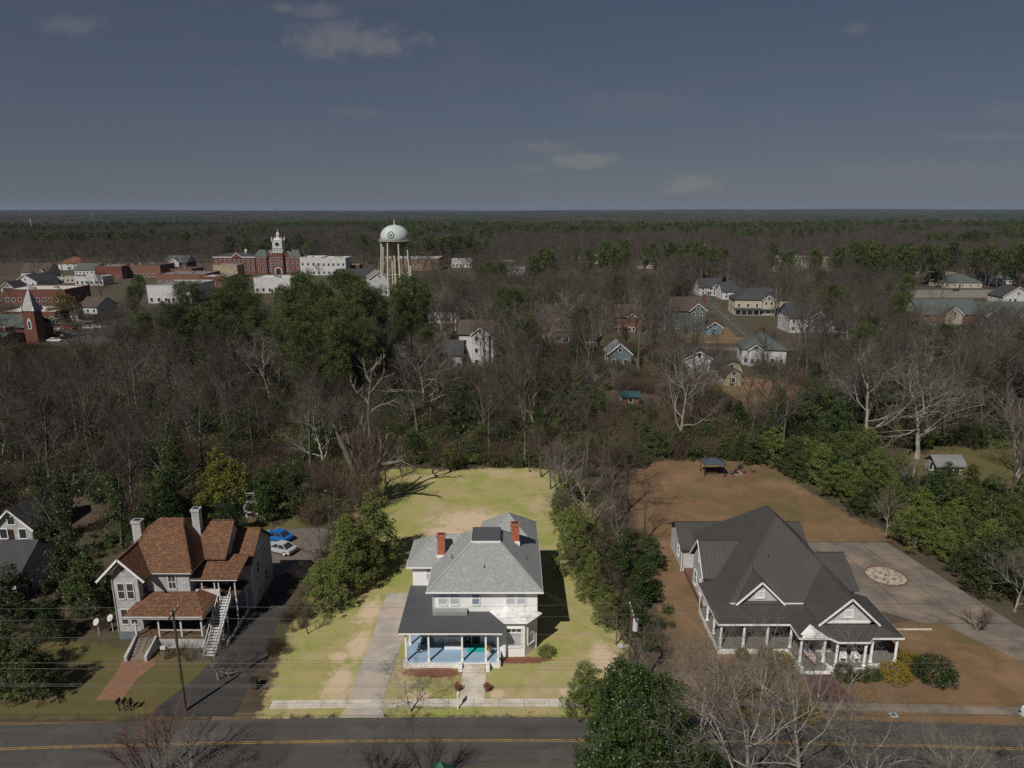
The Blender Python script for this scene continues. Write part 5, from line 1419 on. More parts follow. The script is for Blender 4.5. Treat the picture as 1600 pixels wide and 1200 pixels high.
bghouse('white_shop', 'long white building with grey roof near the right edge', B(1538, 1588, 426, 444), 0, 14, HWHITE, GRNROOF, 'x', 4, 7, 1, cat='shop')
bghouse('right_white_house', 'white gabled house on the right edge below the white shop', B(1566, 1612, 448, 474), 0, 12, HWHITE, DKROOF, 'y', 5, 2, 1)
# a scatter of small far roofs, each told by its colour and its neighbours
far = [(892, 378, 'pale roofed house', HWHITE, PALEROOF), (812, 374, 'grey roofed house', HWHITE, GREYROOF), (842, 374, 'brown house', DULLBRICK, BRROOF), (755, 386, 'white roofed house', HWHITE, PALEROOF), (795, 392, 'red brick house', TOWNBRICK, PALEROOF), (905, 406, 'small white house', HWHITE, GREYROOF), (925, 412, 'blue roofed house', HWHITE, BLUEGREY), (935, 408, 'cream house', CREAM, PALEROOF), (1010, 396, 'flat pale house', CREAM, PALEROOF), (1022, 412, 'white house', HWHITE, PALEROOF), (1008, 420, 'tan roofed house', CREAM, BRROOF), (915, 380, 'red house', TOWNBRICK, GREYROOF), (808, 430, 'white walled house', HWHITE, GREYROOF), (800, 462, 'long pale house', HWHITE, PALEROOF), (688, 380, 'grey house', HWHITE, GREYROOF), (700, 388, 'rust house', TOWNBRICK, REDROOF), (727, 376, 'white house', HWHITE, GREYROOF), (1420, 432, 'pink white house', HWHITE, GREYROOF), (1550, 418, 'steep gabled white house', HWHITE, DKROOF), (1590, 404, 'pale house', CREAM, GREYROOF), (1018, 410, 'tiny white shed', HWHITE, PALEROOF)]
order = sorted(range(len(far)), key=lambda i: far[i][0])
for k, i in enumerate(order):
    px_, py_, nm, wl, rf_ = far[i]
    near = 'just right of the water tower' if px_ < 760 else 'in the bare wood centre' if px_ < 860 else 'in far wood right of centre' if px_ < 1100 else 'by the far right shops'
    x0 = P(px_, py_); dep = x0.y
    ww = 13 * FPX / dep
    bghouse('far_house', 'tiny %s %s, %s from the left' % (nm, near, ('first', 'second', 'third', 'fourth', 'fifth', 'sixth', 'seventh', 'eighth', 'ninth', 'tenth')[min(9, sum(1 for j in order[:k] if (far[j][0] < 760) == (px_ < 760) and (far[j][0] < 860) == (px_ < 860) and (far[j][0] < 1100) == (px_ < 1100)))]),
            B(px_ - ww / 2, px_ + ww / 2, py_ - 6.5 * FPX / dep, py_), .2 * (i % 3 - 1), 9, wl, rf_, ('x', 'hip', 'y')[i % 3], 2.6, 2, 1, sidewin=1)

# ---- courthouse: brick block with corner pavilions, gables and the white clock tower
cx, cy, cw, ch = B(402, 470, 392, 428)
K = thing('courthouse', (cx, cy, 0), 'red brick courthouse with white clock tower and grey corner roofs', 'courthouse')
hw = cw / 2; he = 13.0
m = MB(); m.box(cx - hw, cx + hw, cy + 1.5, cy + 22, 0, he - .5)
m.box(cx - hw - .5, cx - hw + 8, cy, cy + 9, 0, he).box(cx + hw - 8, cx + hw + .5, cy, cy + 9, 0, he)
m.box(cx - 4, cx + 4, cy - .6, cy + 6, 0, he + 2.5)
m.gablewall('y', cx - hw * .42, 3.4, he - .5, he + 3.4, cy + 1.2, cy + 6); m.gablewall('y', cx + hw * .42, 3.4, he - .5, he + 3.4, cy + 1.2, cy + 6)
m.build('wall', TOWNBRICK, K)
r = MB(); r.hip(cx - hw + .5, cx + hw - .5, cy + 2, cy + 22.3, he - .5, cx - hw + 8, cx + hw - 8, cy + 11, cy + 12, he + 4.5); r.build('roof', GRNROOF, K)
for s in (-1, 1):
    c_ = cx + s * (hw - 3.75)
    MB().hip(c_ - 4.7, c_ + 4.7, cy - .5, cy + 9.4, he, c_ - 2.4, c_ + 2.4, cy + 3.6, cy + 5, he + 4.6).build('pavilion_roof', GRNROOF, K)
    MB().gable('y', cx + s * hw * .42, 3.8, he - .7, he + 3.8, cy + .8, cy + 8).build('gable_roof', HWHITE, K)
    MB().box(c_ - 4.5, c_ + 4.5, cy - .15, cy - .02, he - .6, he - .1).build('cornice', HWHITE, K)
    for z in (1.5, 5.4, 9.2):
        for k in (-1, 1): window(K, (c_ + k * 1.7, cy, z), 1.3, 2.4, 0, split=False)
        for k in (-1, 0, 1): window(K, (cx + s * hw * .42 + k * 1.6, cy + 1.5 - .01, z), 1.0, 2.4, 0, split=False)
for z in (6.2, 10): 
    for k in (-1, 0, 1): window(K, (cx + k * 2.2, cy - .6, z), 1.2, 2.2, 0, split=False)
# entrance arch
q = MB(); n = 14
for i in range(n):
    a0, a1 = pi * i / n, pi * (i + 1) / n
    q.add([(cx + ro * cos(a), cy - .8, 2.4 + ro * sin(a)) for ro, a in ((2.0, a0), (2.7, a0), (2.7, a1), (2.0, a1))] + [(cx + ro * cos(a), cy - .5, 2.4 + ro * sin(a)) for ro, a in ((2.0, a0), (2.7, a0), (2.7, a1), (2.0, a1))],
          [(0, 1, 2, 3), (1, 5, 6, 2), (0, 3, 7, 4)])
q.box(cx - 2.7, cx - 2.0, cy - .8, cy - .5, 0, 2.4).box(cx + 2.0, cx + 2.7, cy - .8, cy - .5, 0, 2.4)
q.build('entrance_arch', HWHITE, K)
MB().lathe(0, 0, [], 3) if False else None
q = MB(); pts = [(2 * cos(pi * i / 10), 2.4 + 2 * sin(pi * i / 10)) for i in range(11)] + [(-2, 0), (2, 0)]
q.add([(cx + a, cy - .63, z) for a, z in pts], [tuple(range(len(pts)))]); q.build('entrance_shade_sheet', BLACK, K)  # flat black sheet, the shade inside the archway put into its colour
# clock tower
tw = 3.55; tz0, tz1 = 15.4, 24.6
tz = K
MB().box(cx - tw, cx + tw, cy + .5, cy + .5 + 2 * tw, 12, tz0).build('tower_base', TOWNBRICK, K)
ct = MB().box(cx - tw, cx + tw, cy + .5, cy + .5 + 2 * tw, tz0, tz1).build('clock_tower', HWHITE, K)
MB().box(cx - tw - .3, cx + tw + .3, cy + .2, cy + .8 + 2 * tw, tz0 + 3.6, tz0 + 4.0).build('tower_cornice', HWHITE, ct)
MB().hip(cx - tw - .2, cx + tw + .2, cy + .3, cy + .7 + 2 * tw, tz1, cx - .8, cx + .8, cy + .5 + tw - .8, cy + .5 + tw + .8, tz1 + 2.0).build('tower_roof', HWHITE, ct)
MB().lathe(cx, cy + .5 + tw, [(1.2, tz1 + 1.6), (1.2, tz1 + 4.0), (1.5, tz1 + 4.1), (.9, tz1 + 5.2), (.25, tz1 + 6.2), (.12, tz1 + 8.2)], 10).build('cupola', HWHITE, ct)
for sx in (-1, 1):
    for sy in (0, 2 * tw): MB().lathe(cx + sx * tw, cy + .5 + sy, [(.55, tz1 - 1), (.55, tz1 + .8), (.7, tz1 + .9), (.1, tz1 + 2.4)], 8).build('finial', HWHITE, ct)
MB().tube((cx, cy + .36, 21.8), (cx, cy + .52, 21.8), 1.75, n=24).build('clock_rim', HWHITE, ct)
fc = MB().tube((cx, cy + .30, 21.8), (cx, cy + .37, 21.8), 1.5, n=24).build('clock_face', BLACK, ct)
for k in range(3): window(K, (cx - 1.9 + k * 1.9, cy + .5, 19.2 - 2.6), .8, 1.5, 0, split=False, name='louvre_window')
hd = MB(); hd.bar((cx, cy + .27, 21.8), (cx + .5, cy + .27, 22.6), .16); hd.bar((cx, cy + .27, 21.8), (cx - .9, cy + .27, 22.1), .12)
# annex
ax, ay, aw, ah = B(336, 400, 398, 428)
A_ = thing('courthouse_annex', (ax, ay, 0), 'long red brick annex with white cornice joined left of the courthouse', 'building')
MB().box(ax - aw / 2, ax + aw / 2, ay, ay + 18, 0, 12).build('wall', TOWNBRICK, A_)
MB().box(ax - aw / 2 - .4, ax + aw / 2 + .4, ay - .4, ay + 18.4, 12, 12.7).build('cornice', HWHITE, A_)
MB().hip(ax - aw / 2, ax + aw / 2, ay, ay + 18, 12.7, ax - aw / 2 + 9, ax + aw / 2 - 9, ay + 8.5, ay + 9.5, 15).build('roof', DKROOF, A_)
MB().gablewall('y', ax + 2, 4, 12, 15.4, ay - .5, ay + 3).build('gable', TOWNBRICK, A_)
q = MB()
for s in (-1, 1): q.bar((ax + 2, ay - .55, 15.5), (ax + 2 + s * 4.4, ay - .55, 11.9), .1, .5)
q.build('bargeboard', HWHITE, A_)
MB().lathe(ax + 6, ay + 9, [(1.0, 14.5), (1.0, 16.5), (1.3, 16.6), (.1, 18.2)], 8).build('cupola', HWHITE, A_)
for z in (1.6, 5.2, 8.8):
    for i in range(9): window(A_, (ax - aw / 2 + aw * (i + .5) / 9, ay if abs(-aw / 2 + aw * (i + .5) / 9 - 2) > 0 else ay, z), 1.1, 2.2, 0, split=False)

# ---- water tower
wx, wy = P(617, 452)[:2]; wy = 400; wx = (617 - 800) / FPX * (wy * CS + (H - 30) * SN)
WT = thing('water_tower', (wx, wy, 0), 'tall grey white water tower with domed tank on slender legs', 'water tower')
TANK = mat('tank_paint', (.50, .54, .50), (.42, .46, .43), .25, .55, c3=(.40, .48, .46), s3=.12)
RUSTY = mat('tank_underside', (.28, .22, .17), (.20, .15, .11), .4, .7)
LEGM = mat('leg_paint', (.52, .50, .44), (.44, .42, .36), .4, .6)
R0 = 7.9; zb = 29.8
prof = [(R0, zb)] + [(R0 * cos(a), zb + 2.0 + 6.6 * sin(a)) for a in [pi / 2 * i / 10 for i in range(10)]] + [(.4, zb + 8.62)]
tk = MB().lathe(wx, wy, prof, 40).build('tank', TANK, WT, smooth=True)
MB().lathe(wx, wy, [(1.2, zb - 4.6), (4.4, zb - 3.6), (6.8, zb - 1.6), (R0 - .02, zb - .01)], 36).build('tank_bowl', RUSTY, WT, smooth=True)
MB().lathe(wx, wy, [(R0 - .1, zb - .15), (R0 + .85, zb - .15), (R0 + .85, zb + .05), (R0 - .1, zb + .05)], 40).build('walkway', LEGM, WT)
ra = MB(); n = 40
for i in range(n):
    a0, a1 = 2 * pi * i / n, 2 * pi * (i + 1) / n
    p0 = Vector((wx + (R0 + .8) * cos(a0), wy + (R0 + .8) * sin(a0), zb + 1.05)); p1 = Vector((wx + (R0 + .8) * cos(a1), wy + (R0 + .8) * sin(a1), zb + 1.05))
    ra.bar(p0, p1, .06); ra.bar(p0, (p0.x, p0.y, zb), .06)
ra.build('railing', LEGM, WT)
MB().lathe(wx, wy, [(.5, zb + 8.5), (.5, zb + 9.1), (.28, zb + 9.2), (.28, zb + 11.0), (.05, zb + 11.2)], 10).build('finial', LEGM, tk)
for k in range(8):
    a = pi / 8 + k * pi / 4
    MB().tube((wx + (R0 + 1.3) * cos(a), wy + (R0 + 1.3) * sin(a), 0), (wx + (R0 - .4) * cos(a), wy + (R0 - .4) * sin(a), zb - .1), .42, n=10).build('leg', LEGM, WT)
    a2 = a + pi / 4
    for z0, z1 in ((2, 12), (12, 22)):
        f0 = lambda z: R0 + 1.3 - 1.7 * z / zb
        bb_ = MB(); bb_.bar((wx + f0(z0) * cos(a), wy + f0(z0) * sin(a), z0), (wx + f0(z1) * cos(a2), wy + f0(z1) * sin(a2), z1), .1); bb_.build('brace_rod', LEGM, WT)
    st_ = MB(); st_.bar((wx + f0(12) * cos(a), wy + f0(12) * sin(a), 12), (wx + f0(12) * cos(a2), wy + f0(12) * sin(a2), 12), .2); st_.build('strut', LEGM, WT)
MB().lathe(wx, wy, [(1.5, 0), (1.5, 1.5), (1.15, 2), (1.15, 22), (1.3, 24), (1.25, zb - 4.5)], 16).build('riser_pipe', mat('riser_paint', (.42, .36, .24), (.34, .29, .19), .4, .7), WT)
# round emblem following the dome
EMB = mat('emblem_green', (.025, .055, .05), (.02, .045, .04), 2, .7)


def on_dome(u, v):
    """u, v in metres on the side facing the camera"""
    z = zb + 2.0 + v
    rr_ = R0 * sqrt(max(0, 1 - min(.98, max(0, v) / 6.6) ** 2)) + .06
    a = -pi / 2 - .12 + u / R0
    return (wx + rr_ * cos(a), wy + rr_ * sin(a), z)


def disc_ring(r0, r1, n=30):
    m_ = MB()
    for i in range(n):
        a0, a1 = 2 * pi * i / n, 2 * pi * (i + 1) / n
        m_.add([on_dome(r * cos(a), 1.35 + r * sin(a)) for r, a in ((r0, a0), (r1, a0), (r1, a1), (r0, a1))], [(0, 1, 2, 3)])
    return m_


disc_ring(1.45, 1.95).build('emblem_ring', EMB, tk)
em = MB()
for pts in ([(-1.0, .9), (-.55, .95), (-.2, -.6), (-.5, -.9)], [(1.0, .9), (.55, .95), (.2, -.6), (.5, -.9)], [(-.35, .3), (.35, .3), (.2, -.75), (-.2, -.75)]):
    em.add([on_dome(a, 1.35 + c) for a, c in pts], [(0, 1, 2, 3)])
em.build('emblem_mark', EMB, tk)
# far lattice masts on the left skyline
for px_, yb_, yt_, lb in ((52, 372, 343, 'thin pale mast with a round head on the far left skyline'), (146, 352, 334, 'thin grey mast above the far left woods')):
    c_ = P(px_, yb_); d_r = ray(px_, yt_); hh = H + d_r.z * c_.y / d_r.y
    t = thing('radio_mast', (c_.x, c_.y, 0), lb, 'mast')
    MB().tube((c_.x, c_.y, 0), (c_.x, c_.y, hh), .5, .3, 6).build('shaft', LEGM, t)
    MB().lathe(c_.x, c_.y, [(1.2, hh - 3), (1.2, hh - 1), (.4, hh)], 8).build('head', LEGM, t)

# ------------------------------------------------------------------ trees
BARK = mat('grey_bark', (.150, .130, .108), (.070, .060, .050), 1.5, .95, .4, 10, rnd=.25)
TWIG = mat('brown_twigs', (.088, .072, .057), (.056, .046, .036), .4, .95, rnd=.30)
PALEBARK = mat('pale_bark', (.40, .37, .32), (.19, .172, .145), .9, .9, .3, 8, rnd=.15)
PALETWIG = mat('pale_twigs', (.190, .170, .142), (.110, .097, .080), .5, .95, rnd=.2)
VINE = mat('dead_vines', (.145, .100, .07), (.10, .072, .05), .6, .95, rnd=.2)
REDTWIG = mat('reddish_twigs', (.16, .072, .065), (.11, .055, .05), .5, .95, rnd=.2)
PINEBARK = mat('pine_bark', (.10, .068, .05), (.065, .045, .034), 1.5, .95)
PINE = leafmat('pine_needles', (.040, .062, .015), (.085, .108, .029), .35, .7, .12)
LEAFM = leafmat('mid_green_leaves', (.074, .098, .020), (.132, .150, .038), .3, .5, .18)
LEAFB = leafmat('brightened_green_leaves', (.11, .145, .032), (.19, .215, .062), .15, .5, .2)  # lighter copy of the leaf greens, the lot's extra brightness put into the colour
LEAFD = leafmat('dark_green_leaves', (.022, .042, .010), (.055, .080, .022), .25, .42, .1)
LEAFI = leafmat('ivy_leaves', (.035, .055, .014), (.065, .085, .024), .3, .5, .12)
LEAFY = leafmat('golden_leaves', (.26, .185, .015), (.20, .16, .02), .15, .6, .2)
BRUSH = mat('brown_brush', (.112, .080, .056), (.075, .054, .038), .5, .95, rnd=.3)


def path_tube(mb, pts, rad, n):
    vs = []; k = len(pts)
    for i, (p, r) in enumerate(zip(pts, rad)):
        d = (pts[min(i + 1, k - 1)] - pts[max(i - 1, 0)]).normalized()
        a = d.orthogonal().normalized(); b = d.cross(a)
        for j in range(n):
            t = 2 * pi * j / n; vs.append(p + a * (r * cos(t)) + b * (r * sin(t)))
    mb.add(vs, [(i * n + j, i * n + (j + 1) % n, (i + 1) * n + (j + 1) % n, (i + 1) * n + j) for i in range(k - 1) for j in range(n)])


def twig(mb, p, d, L, w, rnd):
    side = d.cross(Vector((rnd.gauss(0, 1), rnd.gauss(0, 1), rnd.gauss(0, 1))))
    if side.length < 1e-4: return p + d * L
    side = side.normalized() * w / 2
    e = p + d * L
    mb.add([p - side, p + side, e], [(0, 1, 2)]); return e


def rdir(d, ang, rnd):
    """direction at an angle from d, random roll"""
    a = d.orthogonal().normalized(); a.rotate(Matrix.Rotation(rnd.uniform(0, 2 * pi), 3, d))
    return (d * cos(ang) + a * sin(ang)).normalized()


def bare(seed, Ht=18.0, nl=8, counts=(6, 5, 5, 3), first=.32, ang=(30, 62), wob=.13, trop=.10, lw=1.0, rtrunk=None, tr_frac=.8, limbL=.52, tw=1.0):
    rnd = random.Random(seed); T = MB(); C = MB(); UP = Vector((0, 0, 1))

    def limb(p, d, L, r, lev):
        ns = (7, 6, 4, 3)[min(lev, 3)]
        pts = [p.copy()]; ds = [d]
        for i in range(ns):
            j = Vector((rnd.gauss(0, 1), rnd.gauss(0, 1), rnd.gauss(0, 1))) * (wob * (.35 if lev == 0 else 1.15 if lev < 3 else 1))
            d = (d + j + UP * (trop * (1 if lev else .6))).normalized()
            p = p + d * (L / ns); pts.append(p.copy()); ds.append(d)
        endf = .25 if lev else .3
        rad = [r * (1 - (1 - endf) * (i / ns)) for i in range(ns + 1)]
        if lev == 0: rad[0] *= 1.45
        path_tube(T if lev <= 2 else C, pts, rad, (8, 6, 4, 3)[min(lev, 3)])
        nch = nl if lev == 0 else counts[lev - 1] if lev <= len(counts) else 0
        for k in range(nch):
            f = (first + (1 - first) * (k + rnd.random()) / nch) if lev == 0 else (.22 + .78 * (k + rnd.random()) / nch)
            f = min(f, .999); q = f * ns; i = int(q); pt = pts[i].lerp(pts[i + 1], q - i); dd = ds[i + 1]
            rr = rad[i] * (1 - .75 / ns * (q - i))
            a = radians(rnd.uniform(*ang)) * (1 if lev == 0 else .85)
            nd = rdir(dd, a, rnd)
            if lev >= 1 and nd.z < -.15: nd.z *= .2; nd.normalize()
            if lev < 3:
                LL = (Ht * limbL * (1.15 - .55 * f) * rnd.uniform(.8, 1.15)) if lev == 0 else L * rnd.uniform(.42, .66) * (1.15 - .4 * f)
                limb(pt, nd, LL, max(rr * rnd.uniform(.42, .62), .018 * lw), lev + 1)
            else:
                e = twig(C, pt, nd, L * rnd.uniform(.35, .6), .026 * lw * tw, rnd)
                for _ in range(counts[3] if len(counts) > 3 else 0):
                    twig(C, pt.lerp(e, rnd.uniform(.2, .9)), rdir(nd, radians(rnd.uniform(20, 50)), rnd), L * rnd.uniform(.2, .38), .018 * lw * tw, rnd)
    limb(Vector((0, 0, -.2)), Vector((rnd.uniform(-.06, .06), rnd.uniform(-.06, .06), 1)).normalized(), Ht * tr_frac, rtrunk or Ht * .017, 0)
    return T, C


def leafball(C, c, r, n, s, rnd, flat_=.75, up=.5):
    for _ in range(n):
        v = Vector((rnd.gauss(0, 1), rnd.gauss(0, 1), rnd.gauss(0, 1))).normalized() * (r * (.45 + .6 * rnd.random()))
        v.z *= flat_
        leafquad(C, c + v, s * rnd.uniform(.7, 1.3), rnd, up)


def evergreen(seed, Ht=9.0, rx=3.0, base=.12, clumps=150, leaves=42, leaf=.17, cr=.62, nlobe=11, **kw):
    """broadleaf evergreen: leaf clumps over several uneven lobes, limbs reaching into them"""
    rnd = random.Random(seed); T = MB(); C = MB()
    path_tube(T, [Vector((0, 0, -.1)), Vector((.1, 0, Ht * .3)), Vector((.0, .1, Ht * .62)), Vector((0, 0, Ht * .85))], [Ht * .022, Ht * .018, Ht * .011, .03], 7)
    L = []
    for k in range(nlobe):
        f = k / (nlobe - 1); a = k * 2.39996 + rnd.uniform(-.5, .5)
        z = .20 + .64 * f; off = rx * (.62 * (1 - f) ** .55 + .05) * rnd.uniform(.7, 1.2); r = rx * (.56 - .20 * f) * rnd.uniform(.75, 1.25)
        L.append((Vector((off * cos(a), off * sin(a), z * Ht * rnd.uniform(.93, 1.07))), r))
        path_tube(T, [Vector((0, 0, max(.2, z * Ht - off))), L[-1][0] * .6 + Vector((0, 0, L[-1][0].z * .32)), L[-1][0]], [.10, .06, .03], 4)
    w = [r * r for _, r in L]; tot = sum(w)
    for (c, r), ww in zip(L, w):
        n = max(5, int(clumps * ww / tot))
        for j in range(n):
            v = Vector((rnd.gauss(0, 1), rnd.gauss(0, 1), rnd.gauss(.25, 1))).normalized()
            p = c + Vector((v.x * r, v.y * r, v.z * r * 1.05)) * rnd.uniform(.62, 1.05)
            if p.z < .35: p.z = .35 + rnd.random() * .4
            leafball(C, p, cr * rnd.uniform(.65, 1.3), int(leaves * rnd.uniform(.7, 1.2)), leaf, rnd)
    return T, C


def pine(seed, Ht=24.0, crown=.48, tufts=95, needles=34, nl=.62, nw=.13, rx=4.0):
    rnd = random.Random(seed); T = MB(); C = MB()
    pts = [Vector((rnd.uniform(-.2, .2) * i / 3, rnd.uniform(-.2, .2) * i / 3, Ht * .97 * i / 6 - .2 * (i == 0))) for i in range(7)]
    path_tube(T, pts, [Ht * .014 * (1 - .85 * i / 6) + .04 for i in range(7)], 7)
    for k in range(tufts):
        f = (k + rnd.random()) / tufts; z = 1 - crown + crown * f
        prof = (sin(pi * min(1, (1 - f) * .8 + .14)) ** .8) * (1 if f > .12 else .6)
        a = k * 2.39996 + rnd.uniform(-.5, .5); rr = rx * prof * rnd.uniform(.25, 1.05) * (1 + .3 * mnoise.noise((a, z * 5, seed)))
        c = Vector((rr * cos(a), rr * sin(a), z * Ht + rr * .12))
        i = min(5, int(z * 6)); st = pts[i].lerp(pts[i + 1], max(0, min(1, z * 6 - i))) - Vector((0, 0, rr * .25))
        if k % 2 == 0: path_tube(T, [st, st.lerp(c, .55) + Vector((0, 0, .1)), c], [.075, .05, .025], 4)
        R = rnd.uniform(.75, 1.35)
        for _ in range(needles):
            v = Vector((rnd.gauss(0, 1), rnd.gauss(0, 1), rnd.gauss(0, .75) + .25)).normalized()
            p0 = c + v * (R * rnd.uniform(.15, .8)); sd_ = v.orthogonal().normalized(); sd_.rotate(Matrix.Rotation(rnd.uniform(0, 6.28), 3, v)); sd_ *= nw * rnd.uniform(.7, 1.3)
            e = p0 + v * nl * rnd.uniform(.7, 1.2)
            C.add([p0 - sd_, p0 + sd_, e + sd_ * .3, e - sd_ * .3], [(0, 1, 2, 3)])
    return T, C


def vase(seed, Ht=5.0, stems=9, sub=8, tw=1.0):
    rnd = random.Random(seed); T = MB(); C = MB()
    for k in range(stems):
        a = k * 2.4; d = Vector((cos(a) * .3, sin(a) * .3, 1)).normalized(); p = Vector((cos(a) * .15, sin(a) * .15, -.1)); pts = [p.copy()]
        for i in range(4):
            d = (d + Vector((rnd.gauss(0, .1), rnd.gauss(0, .1), .03))).normalized(); p = p + d * Ht * .17; pts.append(p.copy())
        path_tube(T, pts, [.05, .045, .04, .03, .02], 5)
        for j in range(sub):
            q = pts[2].lerp(pts[4], rnd.random()); nd = rdir(d, radians(rnd.uniform(8, 32)), rnd); L = Ht * rnd.uniform(.25, .42); e = twig(C, q, nd, L, .035 * tw, rnd)
            for _ in range(7): twig(C, q.lerp(e, rnd.uniform(.2, .95)), rdir(nd, radians(rnd.uniform(12, 35)), rnd), L * rnd.uniform(.3, .5), .022 * tw, rnd)
    return T, C


def brushclump(seed, Ht=3.0, n=150, w=.035):
    rnd = random.Random(seed); C = MB()
    for k in range(n):
        a = rnd.uniform(0, 6.28); r = 1.3 * sqrt(rnd.random()); p = Vector((r * cos(a), r * sin(a), 0))
        d = Vector((rnd.gauss(0, .38), rnd.gauss(0, .38), 1)).normalized(); L = Ht * rnd.uniform(.5, 1.1); e = twig(C, p, d, L, w, rnd)
        for _ in range(3): twig(C, p.lerp(e, rnd.uniform(.3, .95)), rdir(d, radians(rnd.uniform(20, 60)), rnd), L * rnd.uniform(.25, .45), w * .7, rnd)
    return C


def shrub(seed, Ht=1.6, rx=1.2, clumps=70, leaves=60, leaf=.05):
    rnd = random.Random(seed); T = MB(); C = MB()
    path_tube(T, [Vector((0, 0, -.05)), Vector((0, 0, Ht * .6))], [.06, .03], 5)
    for k in range(clumps):
        f = (k + .5) / clumps; z = .1 + .82 * f; a = k * 2.4 + rnd.uniform(-.3, .3)
        rr = rx * sqrt(max(.05, 1 - (2 * z - .85) ** 2 / 1.5)) * rnd.uniform(.55, .95)
        leafball(C, Vector((rr * cos(a), rr * sin(a), z * Ht)), .30 * Ht / 1.6, leaves, leaf, rnd)
    return T, C


# prototypes: (trunk mesh, crown mesh, nominal height, joined mesh for far instancing)
PROTO = {}


def proto(key, TC, ht, tm, cm):
    T, C = TC
    PROTO[key] = (T.mesh(key + '_trunk', tm, smooth=True), C.mesh(key + '_crown', cm), ht)


for i in range(6): proto('bare%d' % i, bare(100 + i, 18, 8 + i % 3, (6, 5, 5, 3), first=.28 + .04 * i, ang=((28, 58), (35, 68), (24, 50))[i % 3], wob=.12 + .02 * (i % 3), limbL=(.50, .58, .44)[i % 3]), 18, BARK, TWIG)
for i in range(3): proto('pale%d' % i, bare(200 + i, 18, 8 + i, (6, 5, 5, 2), first=.22, ang=(38, 72), wob=.19, trop=.06, limbL=.62, tr_frac=.66, rtrunk=.36), 18, PALEBARK, PALETWIG)
for i in range(3): proto('front%d' % i, bare(230 + i, 14, 9, (7, 6, 5, 2), first=.2, ang=(30, 62), wob=.2, trop=.07, limbL=.6, tr_frac=.62, rtrunk=.22, lw=.8), 14, PALEBARK, PALETWIG)
for i in range(3): proto('pine%d' % i, pine(300 + i, 24, (.72, .62, .78)[i], 165, 95, .55, .045, rx=(4.6, 5.2, 4.2)[i]), 24, PINEBARK, PINE)
for i in range(3): proto('evergreen%d' % i, evergreen(400 + i, 9, (3.2, 2.8, 3.6)[i], .1, 230, 58, .115, .56, (13, 11, 15)[i]), 9, BARK, LEAFM)
for i in range(2): proto('magnolia%d' % i, evergreen(440 + i, 14, 4.7, .06, 640, 62, .115, .62, 21), 14, BARK, LEAFD)
for i in range(2): proto('vase%d' % i, vase(500 + i, 5.0, 10, 12, .8), 5, BARK, TWIG)
for i in range(2): proto('shrub%d' % i, shrub(520 + i), 1.6, BARK, LEAFD)


def ivytree(seed):
    T, C = bare(seed, 16, 7, (5, 5, 4, 3), first=.25)
    rnd = random.Random(seed); I = MB()
    for k in range(110):
        f = rnd.random(); z = 1.0 + 11.5 * f; a = rnd.uniform(0, 6.28); r = (1.9 - 1.1 * f) * sqrt(rnd.random())
        leafball(I, Vector((r * cos(a), r * sin(a), z)), .7, 34, .14, rnd)
    return T, C, I


IVY = []
for i in range(2):
    T, C, I = ivytree(610 + i); proto('ivy%d' % i, (T, C), 16, BARK, TWIG); IVY.append(I.mesh('ivy_crown', LEAFI))

TREES = []   # (x, y, radius, height) of what is already planted


def plant(key, x, y, h, label, group=None, name='bare_tree', rz=None, cm=None, tm=None, cat='tree', wx_=1.0):
    tmesh, cmesh, h0 = PROTO[key]
    s = h / h0
    rnd = random.Random(int(x * 131 + y * 17))
    t = thing(name, (x, y, hgt(x, y)), label, cat, group, rnd.uniform(0, 6.28) if rz is None else rz)
    t.scale = (s * wx_, s * wx_, s)
    a = inst('trunk', tmesh, t, (0, 0, 0)); b = inst('crown', cmesh, t, (0, 0, 0))
    for o, m in ((a, tm), (b, cm)):
        if m: o.material_slots[0].link = 'OBJECT'; o.material_slots[0].material = m
    if key.startswith('ivy'): inst('ivy', IVY[int(key[3:])], t, (0, 0, 0))
    TREES.append((x, y, h * .25 * wx_, h)); return t


# ---- single trees that can be told apart
plant('magnolia0', 9.3, 46.2, 14.0, 'big glossy dark magnolia at the bottom, right of the white house lot', None, 'magnolia', wx_=.92)
plant('evergreen0', 6.9, 57.3, 5.4, 'green evergreen at the front right corner of the pale lawn', None, 'evergreen_tree', cm=LEAFB, wx_=1.05)
plant('magnolia1', 13.4, 45.6, 8.4, 'low dark evergreen right of the big magnolia at the bottom', None, 'evergreen_tree', cm=LEAFD)
for i, (x, y, h, lb) in enumerate([(18.6, 46.5, 15.8, 'tall pale branched bare tree just right of the dark magnolia, bottom'), (23.2, 48.2, 14.2, 'bare grey tree before the long porch, bottom right'), (27.6, 45.5, 10.6, 'bare pale tree before the porch steps, at the bottom edge'), (34.5, 45.3, 8.6, 'low bare pale tree at the bottom edge below the golden hedge'), (15.2, 48.6, 14.2, 'slender bare tree right behind the dark magnolia by the road'), (40.5, 45.0, 7.6, 'rightmost bare pale tree along the bottom edge'), (20.6, 58.0, 9.0, 'bare tree on the far side of the road before the long porch')]):
    plant('front%d' % (i % 3), x, y, h, lb, 'bare trees along the near side of the road', 'bare_tree')
for i, (x, y, h, lb) in enumerate([(-10.9, 48.6, 4.9, 'bare multi stemmed crape myrtle left of the green kiosk, bottom'), (-6.9, 48.6, 5.6, 'bare multi stemmed crape myrtle just above the green kiosk, bottom')]):
    plant('vase%d' % i, x, y, h, lb, 'crape myrtles at the roadside', 'crape_myrtle')
plant('vase0', -29.2, 48.6, 7.6, 'reddish budding tree at the bottom left beside the road', None, 'redbud_tree', cm=REDTWIG, wx_=1.25)
plant('front1', -25.8, 47.5, 7.0, 'grey bare tree at the bottom left, right of the reddish tree', None, 'bare_tree')
